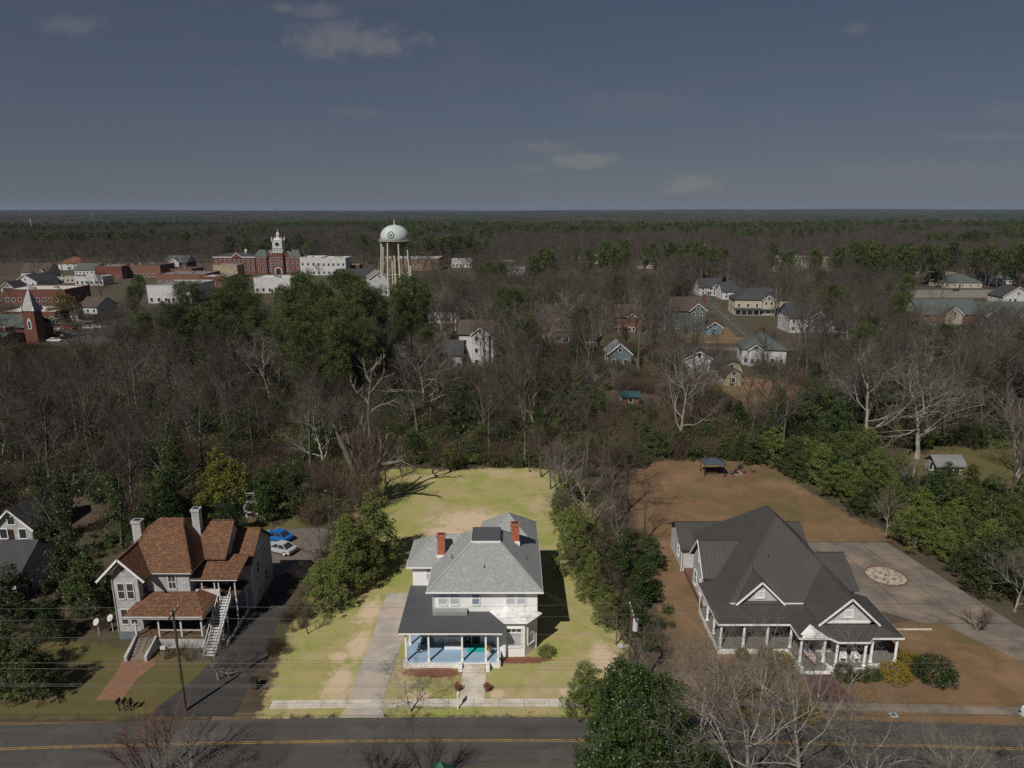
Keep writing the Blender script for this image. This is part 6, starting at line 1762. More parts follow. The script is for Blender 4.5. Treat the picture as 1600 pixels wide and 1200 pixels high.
plant('front2', -9.6, 57.75, 5.6, 'small pruned bare tree between sidewalk and road before the white house', None, 'bare_tree', rz=2.4, wx_=1.15)
plant('front0', -29.6, 62.5, 5.8, 'small bare tree on the lawn edge beside the asphalt side drive', None, 'bare_tree')
plant('vase1', -34.0, 65.7, 2.2, 'brown leafless bush below the wooden outside stair', None, 'bare_bush', cm=BRUSH, cat='bush', wx_=1.6)
plant('vase0', -36.5, 65.9, 2.1, 'brown leafless bush between the concrete steps and the outside stair', None, 'bare_bush', cm=BRUSH, cat='bush', wx_=1.6)
plant('vase1', 52.6, 71.3, 3.0, 'round leafless bush at the edge of the concrete court', None, 'bare_bush', cm=BRUSH, cat='bush', wx_=1.7)
# left side evergreens
for i, (x, y, h, k, cm, lb) in enumerate([(-46.5, 59.5, 6.6, 'evergreen0', LEAFI, 'dark evergreen at the left edge before the stucco house lawn'), (-50.2, 61.5, 7.0, 'evergreen2', LEAFI, 'dark evergreen cut by the left edge, lowest of the left row'), (-49.0, 74.0, 8.2, 'evergreen2', LEAFI, 'large dark evergreen left of the stucco house gable'), (-53.5, 77.5, 8.6, 'evergreen1', LEAFI, 'dark evergreen behind the large one left of the stucco house'), (-50.5, 69.0, 5.2, 'evergreen0', LEAFD, 'short dark evergreen under the large one left of the stucco house'), (-57.0, 72.5, 7.2, 'evergreen0', LEAFI, 'dark evergreen farthest left beside the plain grey roof'), (-47.6, 85.0, 9.5, 'evergreen1', LEAFI, 'dark evergreen close behind the left chimney of the stucco house'), (-44.2, 102, 10.8, 'evergreen2', leafmat('bright_green_leaves', (.12, .13, .02), (.17, .17, .03), .1, .5, .2), 'bright yellow green magnolia behind the stucco house'), (-37.5, 100, 8.5, 'evergreen1', LEAFD, 'dark evergreen right of the bright yellow green magnolia'), (-33.5, 103, 8.2, 'evergreen0', LEAFD, 'dark evergreen above the white shed behind the stucco house'), (-40.8, 95, 6.5, 'evergreen0', LEAFD, 'low dark evergreen behind the stucco house ridge'), (-50.5, 97, 9.0, 'evergreen1', LEAFD, 'dark evergreen left of the bright yellow green magnolia')]):
    plant(k, x, y, h, lb, None, 'evergreen_tree', cm=cm)
for i, (x, y, h, lb) in enumerate([(-60, 88, 15.5, 'ivy covered tree rising behind the white cottage on the left'), (-54.5, 91, 14.5, 'ivy covered tree between the white cottage and the stucco house'), (-66, 93, 15, 'ivy covered tree at the left edge behind the white cottage')]):
    plant('ivy%d' % (i % 2), x, y, h, lb, None, 'ivy_tree')
for i, (x, y, h) in enumerate([(-25.5, 86, 6.0), (-24.6, 79, 5.0), (-25.2, 92, 7.0), (-24.0, 74.0, 4.0), (-26.5, 98, 7.5), (-22.8, 70.5, 3.4)]):
    plant('bare%d' % (i % 6), x, y, h, 'low bare brown tree along the edge between side drive and pale lawn', 'low trees on the left lot line', 'bare_tree', cm=BRUSH, wx_=1.3)
# evergreens on the left edge of the lot
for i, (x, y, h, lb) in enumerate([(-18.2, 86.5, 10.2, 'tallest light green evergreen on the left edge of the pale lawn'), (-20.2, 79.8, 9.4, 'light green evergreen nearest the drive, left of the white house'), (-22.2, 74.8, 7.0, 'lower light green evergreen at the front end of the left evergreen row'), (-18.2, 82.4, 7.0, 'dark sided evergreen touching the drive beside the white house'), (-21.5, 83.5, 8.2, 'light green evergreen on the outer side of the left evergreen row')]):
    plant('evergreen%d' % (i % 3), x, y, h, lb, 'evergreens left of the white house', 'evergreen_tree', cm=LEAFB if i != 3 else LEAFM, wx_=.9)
# right edge of the lot
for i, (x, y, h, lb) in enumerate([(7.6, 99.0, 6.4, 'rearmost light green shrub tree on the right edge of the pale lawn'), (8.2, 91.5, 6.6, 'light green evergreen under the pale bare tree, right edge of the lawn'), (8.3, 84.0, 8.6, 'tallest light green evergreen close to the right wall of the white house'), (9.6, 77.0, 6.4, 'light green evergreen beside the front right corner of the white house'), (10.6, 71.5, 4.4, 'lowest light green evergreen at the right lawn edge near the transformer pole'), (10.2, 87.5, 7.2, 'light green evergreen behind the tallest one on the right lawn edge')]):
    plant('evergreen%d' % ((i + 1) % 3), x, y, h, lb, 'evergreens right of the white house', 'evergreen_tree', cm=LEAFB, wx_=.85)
plant('pale1', 8.6, 101.5, 12.5, 'pale silvery bare tree over the right edge of the pale lawn', None, 'bare_tree', wx_=.95)
for i, (x, y, h) in enumerate([(9.4, 104.5, 8), (7.4, 95.0, 6), (9.8, 90.0, 7.5), (10.6, 82.0, 7), (8.9, 80.0, 5), (10.9, 75.0, 6), (11.4, 68.5, 4.5), (9.0, 110, 9), (6.6, 113, 8), (5.2, 118.5, 9), (8.4, 116.5, 10), (7.6, 106.5, 7), (3.2, 121, 6), (-19.5, 118.5, 7), (-22.0, 115.5, 8), (-23.0, 111.0, 7)]):
    plant('bare%d' % (i % 6), x, y, h, 'brown bare sapling on the %s edge of the pale lawn%s' % ('right' if x > 0 else 'rear left', ', near the back' if y > 105 else ', beside the house' if y < 86 else ', behind the house'), 'saplings round the pale lawn', 'bare_tree', cm=BRUSH, wx_=1.15)
for i, (x, y, h) in enumerate([(9.2, 95.2, 4.6), (8.6, 88.0, 5.4), (9.9, 80.6, 5.6), (10.9, 74.0, 4.6), (7.2, 103.0, 4.2), (9.6, 107.5, 5.0)]):
    plant('evergreen%d' % (i % 3), x, y, h, 'low green filler shrub between the light green evergreens on the right lawn edge', 'filler shrubs right of the white house', 'lot_shrub', cm=LEAFM, cat='shrub', wx_=1.0)
plant('pale0', 10.8, 95.5, 10.0, 'smaller pale bare tree behind the light green evergreens on the right lawn edge', None, 'bare_tree', wx_=.85)
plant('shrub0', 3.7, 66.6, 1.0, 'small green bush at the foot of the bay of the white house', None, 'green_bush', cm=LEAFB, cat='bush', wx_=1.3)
# between the lots
for i, (x, y, h, k, nm, cm) in enumerate([(14.8, 112, 12, 'bare1', 'bare_tree', BRUSH), (18.0, 104, 13, 'bare4', 'bare_tree', BRUSH), (15.0, 98, 12, 'bare3', 'bare_tree', BRUSH), (19.0, 93, 9, 'bare0', 'bare_tree', BRUSH), (14.5, 88, 10, 'bare2', 'bare_tree', BRUSH), (17.5, 117, 13, 'bare5', 'bare_tree', BRUSH), (13.2, 120, 15, 'bare0', 'bare_tree', None)]):
    plant(k, x, y, h, 'brown bare tree in the strip between the pale lawn and the brown lawn', 'bare trees between the two lots', nm, cm=cm)
for i, (x, y, h, lb) in enumerate([(14.2, 82, 7.0, 'dark evergreen between the lots, behind the transformer pole'), (15.5, 76, 6.4, 'dark evergreen just right of the lot edge, level with the white house'), (17.8, 84.5, 5.4, 'dark evergreen beside the left wall of the charcoal roofed house'), (13.5, 70.5, 4.4, 'dark low evergreen at the foot of the transformer pole')]):
    plant('evergreen%d' % (i % 3), x, y, h, lb, None, 'evergreen_tree', cm=LEAFD)
# bushes before the right porch
for i, (x, y, h, w_, cm, lb) in enumerate([(33.6, 62.6, 1.5, 1.0, LEAFD, 'dark green round bush right of the porch steps'), (35.2, 62.4, 1.1, 1.0, LEAFD, 'smallest dark green bush in front of the rocking chairs'), (36.5, 62.7, 1.2, 1.0, LEAFD, 'dark green bush touching the golden hedge'), (38.5, 62.5, 1.7, 1.25, LEAFY, 'clipped golden bush at the right front of the porch'), (40.9, 64.6, 1.6, 1.1, LEAFY, 'golden bush at the right porch corner'), (42.4, 62.4, 2.5, 1.15, LEAFD, 'big dark green bush right of the golden bush'), (28.0, 64.8, 1.5, 1.1, LEAFY, 'golden bush left of the porch steps'), (26.8, 66.1, 1.3, 1.0, LEAFY, 'golden bush before the long porch, second from the steps'), (24.3, 66.0, 1.2, .9, LEAFY, 'golden bush before the long porch, third from the steps'), (27.6, 56.6, 1.4, 1.0, LEAFY, 'golden bush at the roadside under the bare trees'), (21.8, 57.2, 1.1, 1.0, LEAFY, 'small golden bush at the roadside nearest the magnolia')]):
    plant('shrub%d' % (i % 2), x, y, h, lb, None, 'round_bush', cm=cm, cat='bush', wx_=w_)
# dead vine-hung snag at the back left corner of the lot
sn = thing('dead_tree', (-23.0, 105.0, 0), 'huge dead tree hung with brown vines at the back left of the pale lawn', 'tree')
T = MB(); rnd = random.Random(5)


def crook(mb, p, d, L, r, n, rnd, wob=.22, end=.3):
    pts = [Vector(p)]; d = Vector(d).normalized(); q = Vector(p)
    for i in range(n): d = (d + Vector((rnd.gauss(0, wob), rnd.gauss(0, wob), rnd.gauss(0, wob * .6) + .04))).normalized(); q = q + d * L / n; pts.append(q.copy())
    path_tube(mb, pts, [r * (1 - (1 - end) * i / n) for i in range(n + 1)], 7); return pts, d


for (p, d, L, r) in [((0, 0, -.3), (-.04, 0, 1), 13, .72), ((.2, 0, 5), (.35, .1, 1), 8, .36), ((-.3, 0, 6), (-.45, 0, 1), 7, .34), ((0, .2, 8), (.05, .3, 1), 7, .3)]:
    pts, dd = crook(T, p, d, L, r, 6, rnd, .09, .5)
    for k in range(3): crook(T, pts[2 + k], rdir(dd, radians(50), rnd), 3.2, .16, 4, rnd)
pts, dd = crook(T, (1.2, .2, 8), (.06, 0, 1), 15, .30, 8, rnd, .07, .4)
for k, (sx, L) in enumerate([(1, 6), (-1, 5), (1, 5), (-1, 4), (1, 3.5)]):
    q, d2 = crook(T, pts[4 + min(k, 4)], (sx * .8, rnd.uniform(-.3, .3), .75), L, .24, 6, rnd, .25)
    for j in range(5): crook(T, q[2 + j % 4], rdir(d2, radians(45), rnd), L * .4, .09, 4, rnd, .25)
for sz, sx in ((6.5, 1), (4.5, 1), (7.5, -1)):
    q, d2 = crook(T, (sx * .6, 0, sz), (sx * 1, -.2, .75), 8, .42, 7, rnd, .2)
    for j in range(5): crook(T, q[2 + j], rdir(d2, radians(50), rnd), 2.4, .12, 4, rnd, .25)
T.build('trunk', mat('snag_bark', (.17, .145, .12), (.10, .085, .07), 1.2, .95, .4, 8), sn, local=True)
C = MB()
for k in range(5200):
    f = rnd.random(); z = 1 + 12 * f; a = rnd.uniform(0, 6.28); r = (1.0 + 1.9 * sin(pi * min(1, f + .1))) * rnd.uniform(.35, 1.15)
    p = Vector((r * cos(a) + .35 * z * (rnd.random() - .5), r * sin(a), z)); twig(C, p, Vector((rnd.gauss(0, .45), rnd.gauss(0, .45), -1)).normalized(), rnd.uniform(.8, 2.6), .045, rnd)
C.build('vine_curtain', VINE, sn, local=True)
# second, slimmer snag behind the right part of the lawn
x_, y_ = P(838, 722)[:2]
sn2 = thing('dead_snag', (x_, y_ + 2, 0), 'slim dead snag with broken limbs behind the right end of the pale lawn', 'tree')
T = MB(); pts, dd = crook(T, (0, 0, -.2), (.02, 0, 1), 13, .30, 7, rnd, .05, .5)
for k, sx in enumerate((1, -1, 1, -1, 1)): crook(T, pts[2 + k], (sx * .7, .1, .7), 2.8, .16, 4, rnd)
T.build('trunk', PALEBARK, sn2, local=True)
C = MB()
for k in range(260): twig(C, pts[2].lerp(pts[7], rnd.random()), Vector((rnd.gauss(0, 1), rnd.gauss(0, 1), rnd.gauss(.4, .6))).normalized(), rnd.uniform(.5, 1.6), .03, rnd)
C.build('twigs', PALETWIG, sn2, local=True)
# pale spreading giants on the right
for (px_, py_, h, k, wv, lb) in [(1352, 704, 21, 'pale0', 1.1, 'huge pale spreading tree on the right, left of the ruined hut'), (1432, 716, 20, 'pale2', 1.15, 'huge pale spreading tree overhanging the ruined hut'), (1590, 745, 16, 'pale1', 1.0, 'pale bare tree at the right edge beyond the hedge'), (1062, 695, 21, 'pale1', .8, 'tall pale stemmed tree behind the gazebo lawn, centre right'), (1585, 955, 8.5, 'front1', 1.0, 'bare tree at the right edge beside the concrete court'), (1385, 835, 7.0, 'front2', .7, 'thin bare sapling in the green hedge above the court')]:
    p_ = P(px_, py_); plant(k, p_.x, p_.y, h, lb, None, 'bare_tree', wx_=wv)
# pines before the town
PINES = [(290, 444, 182), (272, 478, 176), (304, 482, 178), (366, 434, 190), (342, 452, 186), (388, 460, 188), (446, 450, 178), (470, 428, 186), (496, 444, 176), (538, 428, 188), (560, 446, 178), (584, 452, 190), (455, 478, 168), (514, 470, 170), (548, 482, 166), (640, 434, 215), (660, 454, 212), (624, 456, 210), (215, 430, 330), (352, 496, 180), (205, 448, 300), (470, 506, 160), (524, 500, 158), (570, 500, 164)]
PINES.sort(); ORD = ('first', 'second', 'third', 'fourth', 'fifth', 'sixth', 'seventh', 'eighth', 'ninth', 'tenth', 'eleventh', 'twelfth', 'thirteenth', 'fourteenth', 'fifteenth', 'sixteenth', 'seventeenth', 'eighteenth', 'nineteenth', 'twentieth'); CNT = {}
for i, (px_, yt, Y) in enumerate(PINES):
    d_ = ray(px_, yt); h = H + d_.z * Y / d_.y; x_ = d_.x * Y / d_.y
    pos = 'left of the long pine mass' if px_ < 400 else 'in the pine mass before the town' if px_ < 600 else 'before the foot of the water tower'
    plant('pine%d' % (i % 3), x_, Y, max(h, 14), '%s tall dark pine from the left %s' % (ORD[CNT.setdefault(pos, 0)], pos), 'pines ' + pos, 'pine_tree', wx_=(1.1, .85, 1.15, .95)[i % 4]); CNT[pos] += 1
for i, (px_, yt, yb) in enumerate([(832, 418, 446), (908, 440, 480), (818, 425, 447), (925, 452, 492), (712, 452, 500), (750, 470, 498), (735, 478, 500), (1310, 455, 520), (1362, 440, 475), (1395, 520, 580), (1420, 500, 560), (1480, 395, 420), (1285, 420, 445), (1455, 520, 575), (1330, 520, 590), (1225, 440, 460), (655, 478, 506), (1590, 520, 640)]):
    b_ = P(px_, yb); d_ = ray(px_, yt); h = H + d_.z * b_.y / d_.y
    plant('evergreen%d' % (i % 3), b_.x, b_.y, max(6, min(h, 20)), 'dark evergreen standing out of the bare wood, %s' % ('above the white house beside ' + ('long white house' if px_ < 770 else 'the pines' if px_ < 870 else 'brown roof') if px_ < 960 else 'near ' + ('the side street' if px_ < 1240 else 'the grey gabled house' if px_ < 1345 else 'the veiled house' if px_ < 1410 else 'the broad cream gable' if px_ < 1500 else 'the right edge')), 'dark evergreens in the far wood ' + ('centre' if px_ < 960 else 'right'), 'evergreen_tree', cm=LEAFD)
plant('evergreen2', P(103, 500).x, P(103, 500).y, 13, 'yellow twigged willow beside the church parking lot', None, 'willow_tree', cm=leafmat('willow_twigs', (.17, .12, .035), (.13, .10, .03), .1, .8, .1), wx_=1.2)
# green tangle of shrub trees right of the brown lawn and along the back
rnd = random.Random(77)
n_h = 0
for k in range(400):
    y = rnd.uniform(73, 126); edge = 58.6 - (y - 71) * .235 if y < 93 else 54.4 - (y - 93) * .28
    x = edge + 2.2 + abs(rnd.gauss(0, 9))
    if x > .80 * y + 6 or n_h >= 62: continue
    if 70 < x < 100 and y > 108: continue
    if any((x - a) ** 2 + (y - b_) ** 2 < 9 for a, b_, *_ in TREES): continue
    n_h += 1; h = rnd.uniform(3.8, 7.8)
    cm = rnd.choice((LEAFM, LEAFM, LEAFD, LEAFI)); tone = 'yellow green' if cm is LEAFM else 'dark green' if cm is LEAFD else 'dull green'
    lb = '%s %s shrub tree in the right hedge, %s, %s row' % ('tall' if h > 6.3 else 'low' if h < 4.9 else 'middling', tone, 'beside the drive' if y < 80 else 'beside the court' if y < 95 else 'beside the brown lawn' if y < 112 else 'at the gazebo end', 'front' if x - edge < 6 else 'middle' if x - edge < 13 else 'back')
    plant('evergreen%d' % rnd.randrange(3), x, y, h, lb, 'hedge: ' + lb, 'hedge_tree', cm=cm, wx_=1.2)
n_b = 0
for k in range(400):
    x = rnd.uniform(-26, 60); y = rnd.uniform(123.5, 140) + (4 if 25 < x < 45 else 0)
    if n_b >= 46 or any((x - a) ** 2 + (y - b_) ** 2 < 8 for a, b_, *_ in TREES): continue
    n_b += 1
    h = rnd.uniform(2.6, 6.2); cm = rnd.choice((LEAFM, LEAFI, LEAFD, LEAFI)); tone = 'yellow green' if cm is LEAFM else 'dark green' if cm is LEAFD else 'dull green'
    lb = '%s %s shrub at the wood edge %s' % ('tall' if h > 5 else 'low' if h < 3.8 else 'middling', tone, 'near the dead tree' if x < -14 else 'behind the pale lawn' if x < 2 else 'near the slim snag' if x < 14 else 'left of the gazebo' if x < 34 else 'right of the gazebo')
    plant('evergreen%d' % rnd.randrange(3), x, y, h, lb, 'edge: ' + lb, 'edge_shrub', cm=cm, cat='shrub', wx_=1.25)

# ---- the wood. Sight lines that stay open in the photo:
KEEP = [(716, 497, 775, 560, 205, .12), (652, 472, 716, 500, 240, .3), (950, 535, 990, 565, 215, .3), (960, 478, 1002, 505, 290, .2), (1040, 462, 1130, 552, 262, .45), (1128, 440, 1235, 496, 300, .5),
        (1070, 548, 1165, 604, 178, .25), (1165, 520, 1232, 560, 225, .65), (1430, 470, 1530, 512, 245, .55), (1524, 472, 1600, 512, 245, .6), (1232, 476, 1300, 512, 245, .3),
        (0, 398, 250, 470, 520, .05), (0, 452, 175, 540, 256, .06), (34, 450, 70, 540, 256, .0), (230, 396, 480, 470, 540, .02), (330, 365, 480, 432, 540, .0), (255, 436, 400, 540, 168, .25), (425, 430, 600, 565, 164, .25), (615, 436, 660, 500, 200, .25), (590, 345, 645, 462, 400, .0), (470, 398, 580, 450, 530, .03), (590, 400, 740, 425, 600, .15),
        (1205, 384, 1300, 420, 560, .35), (1430, 420, 1600, 470, 330, .06), (972, 598, 1000, 630, 160, .4), (1440, 710, 1505, 748, 116, .0), (645, 470, 720, 510, 240, .25), (855, 498, 932, 532, 240, .35), (780, 380, 1030, 425, 560, .25)]


def blocked(x, y, h, rnd, rad=None):
    r = rad if rad else h * .26
    b = project((x, y, 0)); t = project((x, y, h))
    if not b: return True
    k = FPX / (y * CS + (H - h / 2) * SN) * r
    for x0, y0, x1, y1, Y, p in KEEP:
        if y < Y and b[0] + k > x0 and b[0] - k < x1 and t[1] < y1 and b[1] > y0 and rnd.random() > p: return True
    return False


HOUSES = [(o.location.x, o.location.y) for o in SC.objects if o.get('category') in ('house', 'garage', 'barn', 'shed', 'building', 'church', 'courthouse', 'shop', 'hut', 'water tower')]


def open_ground(x, y):
    if y < 127 and 21 < x < 45: return True                   # brown lawn
    if -168 < x < -116 and 244 < y < 296: return True         # church lot
    if 68 < x < 102 and 108 < y < 134: return True            # meadow
    if 52 < x < 78 and 158 < y < 198: return True             # barn yard
    if 58 < x < 102 and 228 < y < 288: return True            # corner yard and cross street
    if 84 < x < 114 and 255 < y < 425: return True            # side street
    if 185 < x < 335 and 328 < y < 428: return True           # shops
    for hx, hy in HOUSES:
        if abs(x - hx) < 9 and abs(y - hy) < 10: return True
    return False


def region(x, y):
    p = project((x, y, 0))[0]
    for lim, t_ in ((110, 'behind the white cottage'), (250, 'behind the stucco house gable'), (390, 'behind the stucco house chimneys'), (520, 'left of the dead tree'), (640, 'behind the dead tree'), (790, 'below the tall white gabled house'), (900, 'round the slim dead snag'), (1060, 'left behind the gazebo'), (1220, 'between gazebo and barns'), (1330, 'left of the pale spreading giants'), (1450, 'behind the pale spreading giants'), (1530, 'above the ruined hut'), (9999, 'at the right edge beyond the meadow')):
        if p < lim: break
    d_ = 'at the wood edge' if y < 134 else 'in mid wood' if y < 160 else 'deep in the wood'
    return t_, d_


def sized(h): return 'tall' if h > 17 else 'low' if h < 11 else 'middling'


rnd = random.Random(55); n_e = 0
for k in range(500):
    y = rnd.uniform(128, 205); x = rnd.uniform(-1, 1) * (.75 * y)
    if n_e >= 60: break
    h = rnd.uniform(6, 12)
    if open_ground(x, y) or blocked(x, y, h, rnd) or any((x - a) ** 2 + (y - b_) ** 2 < 20 for a, b_, *_ in TREES): continue
    n_e += 1; reg, dep_ = region(x, y)
    lb = '%s dark evergreen %s, %s' % ('tall' if h > 9 else 'low', dep_, reg)
    plant('evergreen%d' % rnd.randrange(3), x, y, h, lb, lb, 'wood_evergreen', cm=rnd.choice((LEAFD, LEAFI)), wx_=1.05)
rnd = random.Random(2024); n_ind = 0; cell = 6.2; STUFF = []
y = 98.0
while y < 330:
    half = .77 * y + 14; x = -half
    step = cell * (1 if y < 200 else 1.12)
    while x < half:
        px_, py_ = x + rnd.uniform(-.42, .42) * step, y + rnd.uniform(-.42, .42) * step
        x += step
        if py_ < 124 and not (px_ < -40 and py_ > 99) and not (-40 <= px_ < -29 and py_ > 107): 
            if not (px_ > 62 and py_ > 100 and rnd.random() < .45): continue
        if open_ground(px_, py_): continue
        h = rnd.uniform(13, 21) if rnd.random() < .75 else rnd.uniform(7, 13)
        if py_ < 130 and rnd.random() < .35: continue
        if blocked(px_, py_, h, rnd):
            h = rnd.uniform(4, 8)
            if blocked(px_, py_, h, rnd): continue
        if any((px_ - a) ** 2 + (py_ - b_) ** 2 < 6 for a, b_, *_ in TREES[-260:]): continue
        q = rnd.random()
        if n_ind < 290 and py_ < 215:
            n_ind += 1
            reg, dep_ = region(px_, py_); sz_ = sized(h)
            if q < .70: plant('bare%d' % rnd.randrange(6), px_, py_, h, '%s grey bare tree %s, %s' % (sz_, dep_, reg), '%s grey bare trees %s, %s' % (sz_, dep_, reg))
            elif q < .80: plant('pale%d' % rnd.randrange(3), px_, py_, h * .95, '%s pale bare tree %s, %s' % (sz_, dep_, reg), '%s pale bare trees %s, %s' % (sz_, dep_, reg))
            else: plant('ivy%d' % rnd.randrange(2), px_, py_, h * .9, '%s ivied bare tree %s, %s' % (sz_, dep_, reg), '%s ivied bare trees %s, %s' % (sz_, dep_, reg), 'ivy_tree')
        else:
            kind = rnd.randrange(6) if q < .74 else 6 + rnd.randrange(3) if q < .82 else 9 + rnd.randrange(3) if q < .93 else 12 + rnd.randrange(3)
            STUFF.append((px_, py_, hgt(px_, py_), rnd.uniform(0, 6.28), h / (18 if kind < 9 else 24 if kind < 12 else 16), kind))
    y += step
print('individual wood trees', n_ind, 'stuff', len(STUFF))


# ---- scattered stuff: points with attributes, instanced by geometry nodes
def joined(key, name, tm, cm, cmesh2=None):
    t, c, _ = PROTO[key]; nv = len(t.vertices)
    me = bpy.data.meshes.new(name)
    vs = [v.co[:] for v in t.vertices] + [v.co[:] for v in c.vertices]
    fs = [tuple(p.vertices) for p in t.polygons] + [tuple(i + nv for i in p.vertices) for p in c.polygons]
    me.from_pydata(vs, [], fs); me.materials.append(tm); me.materials.append(cm)
    me.polygons.foreach_set('material_index', [0] * len(t.polygons) + [1] * len(c.polygons)); me.update()
    return me


def coll(name, meshes):
    c = bpy.data.collections.new(name)
    for i, me in enumerate(meshes):
        c.objects.link(bpy.data.objects.new('%s_%02d' % (name, i), me))
    return c


def scatter(name, pts, collection, label, cat):
    me = bpy.data.meshes.new(name); me.from_pydata([p[:3] for p in pts], [], [])
    for an, ty, k in (('rz', 'FLOAT', 3), ('scl', 'FLOAT', 4), ('idx', 'INT', 5)):
        a = me.attributes.new(an, ty, 'POINT'); a.data.foreach_set('value', [p[k] for p in pts])
    o = bpy.data.objects.new(name, me); COL.objects.link(o); tag(o, label, cat, kind='stuff')
    ng = bpy.data.node_groups.new(name, 'GeometryNodeTree')
    ng.interface.new_socket('Geometry', in_out='INPUT', socket_type='NodeSocketGeometry'); ng.interface.new_socket('Geometry', in_out='OUTPUT', socket_type='NodeSocketGeometry')
    N = ng.nodes.new; L = ng.links.new
    gi, go = N('NodeGroupInput'), N('NodeGroupOutput'); ci = N('GeometryNodeCollectionInfo'); ci.inputs['Collection'].default_value = collection
    ci.inputs['Separate Children'].default_value = True; ci.inputs['Reset Children'].default_value = True
    ip = N('GeometryNodeInstanceOnPoints'); ip.inputs['Pick Instance'].default_value = True

    def attr(n_, ty):
        a = N('GeometryNodeInputNamedAttribute'); a.data_type = ty; a.inputs['Name'].default_value = n_; return a.outputs['Attribute']
    cx_ = N('ShaderNodeCombineXYZ'); L(attr('rz', 'FLOAT'), cx_.inputs[2])
    L(gi.outputs[0], ip.inputs['Points']); L(ci.outputs[0], ip.inputs['Instance']); L(attr('idx', 'INT'), ip.inputs['Instance Index'])
    L(cx_.outputs[0], ip.inputs['Rotation']); L(attr('scl', 'FLOAT'), ip.inputs['Scale']); L(ip.outputs[0], go.inputs[0])
    md = o.modifiers.new('scatter', 'NODES'); md.node_group = ng
    return o


WOODC = coll('wood_kit', [joined('bare%d' % i, 'w', BARK, TWIG) for i in range(6)] + [joined('pale%d' % i, 'w', PALEBARK, PALETWIG) for i in range(3)] + [joined('pine%d' % i, 'w', PINEBARK, PINE) for i in range(3)] + [joined('ivy%d' % (i % 2), 'w', BARK, TWIG) for i in range(3)])
scatter('mid_wood', STUFF, WOODC, 'grey brown leafless wood stretching between the houses', 'wood')

# undergrowth in the near wood
UND = [brushclump(800 + i, 3.0) for i in range(3)]
und_m = [u.mesh('u', BRUSH) for u in UND]
gb = []
for i, lm in enumerate((LEAFI, LEAFM, LEAFD)):
    rnd2 = random.Random(820 + i); C = MB()
    for k in range(26):
        a = k * 2.4; r = 1.5 * sqrt(rnd2.random()); leafball(C, Vector((r * cos(a), r * sin(a), rnd2.uniform(.2, 1.9))), .6, 34, .14, rnd2)
    gb.append(C.mesh('u', lm))
rnd = random.Random(99); pts = []
for k in range(7600):
    y = rnd.uniform(99, 235); x = rnd.uniform(-1, 1) * (.77 * y + 12)
    if open_ground(x, y) or (y < 123.5 and -28.5 < x < 54) or (y < 123 and 54 <= x < 60): continue
    g_ = mnoise.noise((x / 22, y / 22, 4.4))
    pr_g = .62 if (x > 45 and y < 150) else .50 if y < 145 else .30
    idx = 3 + rnd.randrange(3) if rnd.random() < pr_g + .35 * g_ else rnd.randrange(3)
    pts.append((x, y, 0, rnd.uniform(0, 6.28), rnd.uniform(.6, 1.6), idx))
for k in range(520):   # scruffy edges: lot lines, roadside bank, between the lots
    q = k % 4
    if q == 0: x, y = rnd.uniform(-26.5, -23.2), rnd.uniform(66, 118)
    elif q == 1: x, y = rnd.uniform(12.2, 18.5), rnd.uniform(66, 120)
    elif q == 2: x, y = rnd.uniform(-66, -46), rnd.uniform(60, 98)
    else: x, y = rnd.uniform(-45, 45), rnd.uniform(44.5, 48.6)
    pts.append((x, y, 0, rnd.uniform(0, 6.28), rnd.uniform(.25, .6 if q != 3 else .3), rnd.randrange(3) if rnd.random() < .7 else 3 + rnd.randrange(3)))
scatter('undergrowth', pts, coll('undergrowth_kit', und_m + gb), 'brown brush and green undergrowth on the floor of the wood', 'undergrowth')


# ---- distant woods: light trees to 1.9 km, then wooded patches to the skyline
def light_bare(seed):
    return bare(seed, 18, 8, (5, 4, 3, 1), lw=2.2, wob=.14, tw=1.4, ang=(28, 60))


LB = [light_bare(900 + i) for i in range(4)]; LP = [pine(920 + i, 22, .62, 60, 34, .9, .15, 4.4) for i in range(3)]


def join2(TC, tm, cm):
    T, C = TC; m = MB(); m.add(T.v, T.f); m.cur = 1; m.add(C.v, C.f); return m.mesh('far', [tm, cm])


FARC = coll('far_kit', [join2(t, BARK, TWIG) for t in LB] + [join2(t, PINEBARK, PINE) for t in LP])
rnd = random.Random(31); pts = []
y = 330.0
while y < 1900:
    step = 7.2 + (y - 330) * .0042; half = .77 * y + 20; x = -half
    while x < half:
        a, b_ = x + rnd.uniform(-.45, .45) * step, y + rnd.uniform(-.45, .45) * step; x += step
        if open_ground(a, b_): continue
        h = rnd.uniform(12, 20)
        if b_ < 640:
            q = project((a, b_, 0))
            if q[0] < 570 and q[1] > 398 and rnd.random() < .80: continue
            if blocked(a, b_, h, rnd): continue
        g_ = mnoise.noise((a / 160, b_ / 130, 7.7)) + .5 * mnoise.noise((a / 45, b_ / 60, 2.2))
        pinep = -.27 + .26 * sstep(600, 1600, b_)
        if g_ + pinep + rnd.uniform(-.22, .22) > .22: pts.append((a, b_, hgt(a, b_), rnd.uniform(0, 6.28), h / 18 * 1.05, 4 + rnd.randrange(3)))
        else: pts.append((a, b_, hgt(a, b_), rnd.uniform(0, 6.28), h / 18, rnd.randrange(4)))
    y += step
print('far trees', len(pts))
scatter('far_wood', pts, FARC, 'far brown and dark green woods beyond the town', 'wood')


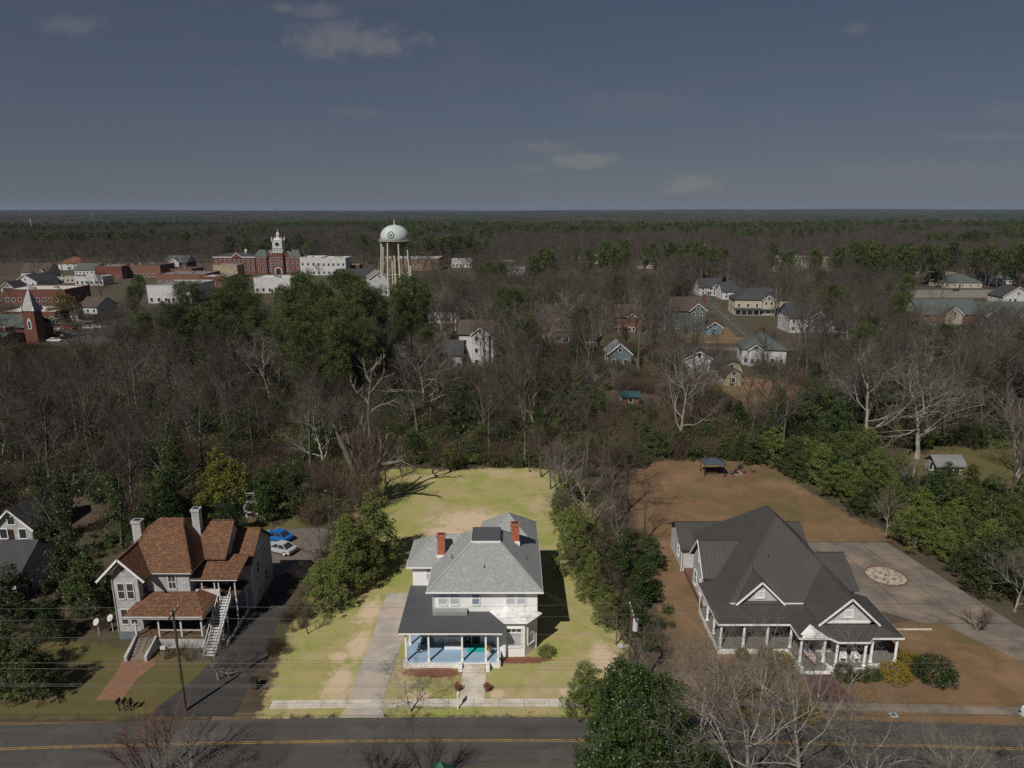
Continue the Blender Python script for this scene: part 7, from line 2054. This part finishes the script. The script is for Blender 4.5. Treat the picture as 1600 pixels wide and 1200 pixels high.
def canopy(seed, mix):
    """a 90 m patch of wood: many small rough crowns"""
    rnd = random.Random(seed); m = MB()
    for k in range(95):
        x, y = rnd.uniform(-47, 47), rnd.uniform(-47, 47); g_ = rnd.random() < mix; m.cur = 1 if g_ else 0
        h = rnd.uniform(11, 19); r = rnd.uniform(3.2, 5.6)
        vs = [(x, y, h)]; n = 6
        for j, (f, zz) in enumerate(((.6, .92), (1, .68), (.8, .35))):
            for i in range(n):
                a = 2 * pi * (i + .5 * j) / n; q = r * f * rnd.uniform(.7, 1.25); vs.append((x + q * cos(a), y + q * sin(a), h * zz * rnd.uniform(.9, 1.1)))
        fs = [(0, 1 + i, 1 + (i + 1) % n) for i in range(n)]
        for j in range(2):
            for i in range(n): fs.append((1 + j * n + i, 1 + (j + 1) * n + i, 1 + (j + 1) * n + (i + 1) % n, 1 + j * n + (i + 1) % n))
        m.add(vs, fs)
    return m.mesh('patch', [FARB, FARG])


FARB = mat('far_bare_crowns', (.062, .052, .042), (.042, .036, .030), .06, .95, rnd=.25)
FARG = mat('far_green_crowns', (.022, .034, .014), (.034, .046, .018), .06, .95, rnd=.25)
CANC = coll('canopy_kit', [canopy(950 + i, mx_) for i, mx_ in enumerate((.08, .25, .55, .85))])
rnd = random.Random(41); pts = []; y = 1850.0
while y < 17000:
    step = 78 + (y - 1850) * .010; half = .77 * y + 100; x = -half
    sc = step / 84
    while x < half:
        a, b_ = x + rnd.uniform(-.4, .4) * step, y + rnd.uniform(-.4, .4) * step; x += step
        g_ = mnoise.noise((a / 700, b_ / 500, 5.5)) + .6 * mnoise.noise((a / 230, b_ / 260, 9.9))
        if mnoise.noise((a / 420, b_ / 300, 15.5)) > .62: continue
        k = 0 if g_ < -.25 else 1 if g_ < 0 else 2 if g_ < .28 else 3
        pts.append((a, b_, hgt(a, b_) - 2, rnd.uniform(0, 6.28), max(1, sc * .9), k))
    y += step
print('patches', len(pts))
scatter('horizon_wood', pts, CANC, 'endless dark woods running out to the skyline', 'wood')

# ------------------------------------------------------------------ haze: even thin air round everything but the sky
hz = MB().box(-36000, 36000, -420, 24500, -70, 190)
hm = bpy.data.materials.new('thin_haze'); hm.use_nodes = True
hn = hm.node_tree; hn.nodes.clear()
vo = hn.nodes.new('ShaderNodeVolumePrincipled'); vo.inputs['Color'].default_value = (.50, .66, 1.0, 1); vo.inputs['Density'].default_value = 3.0e-5; vo.inputs['Anisotropy'].default_value = .1
ho = hn.nodes.new('ShaderNodeOutputMaterial'); hn.links.new(vo.outputs[0], ho.inputs['Volume'])
o = hz.build('haze', hm); tag(o, 'thin pale blue haze over the far woods', 'haze', kind='stuff')
SC.cycles.volume_bounces = 0
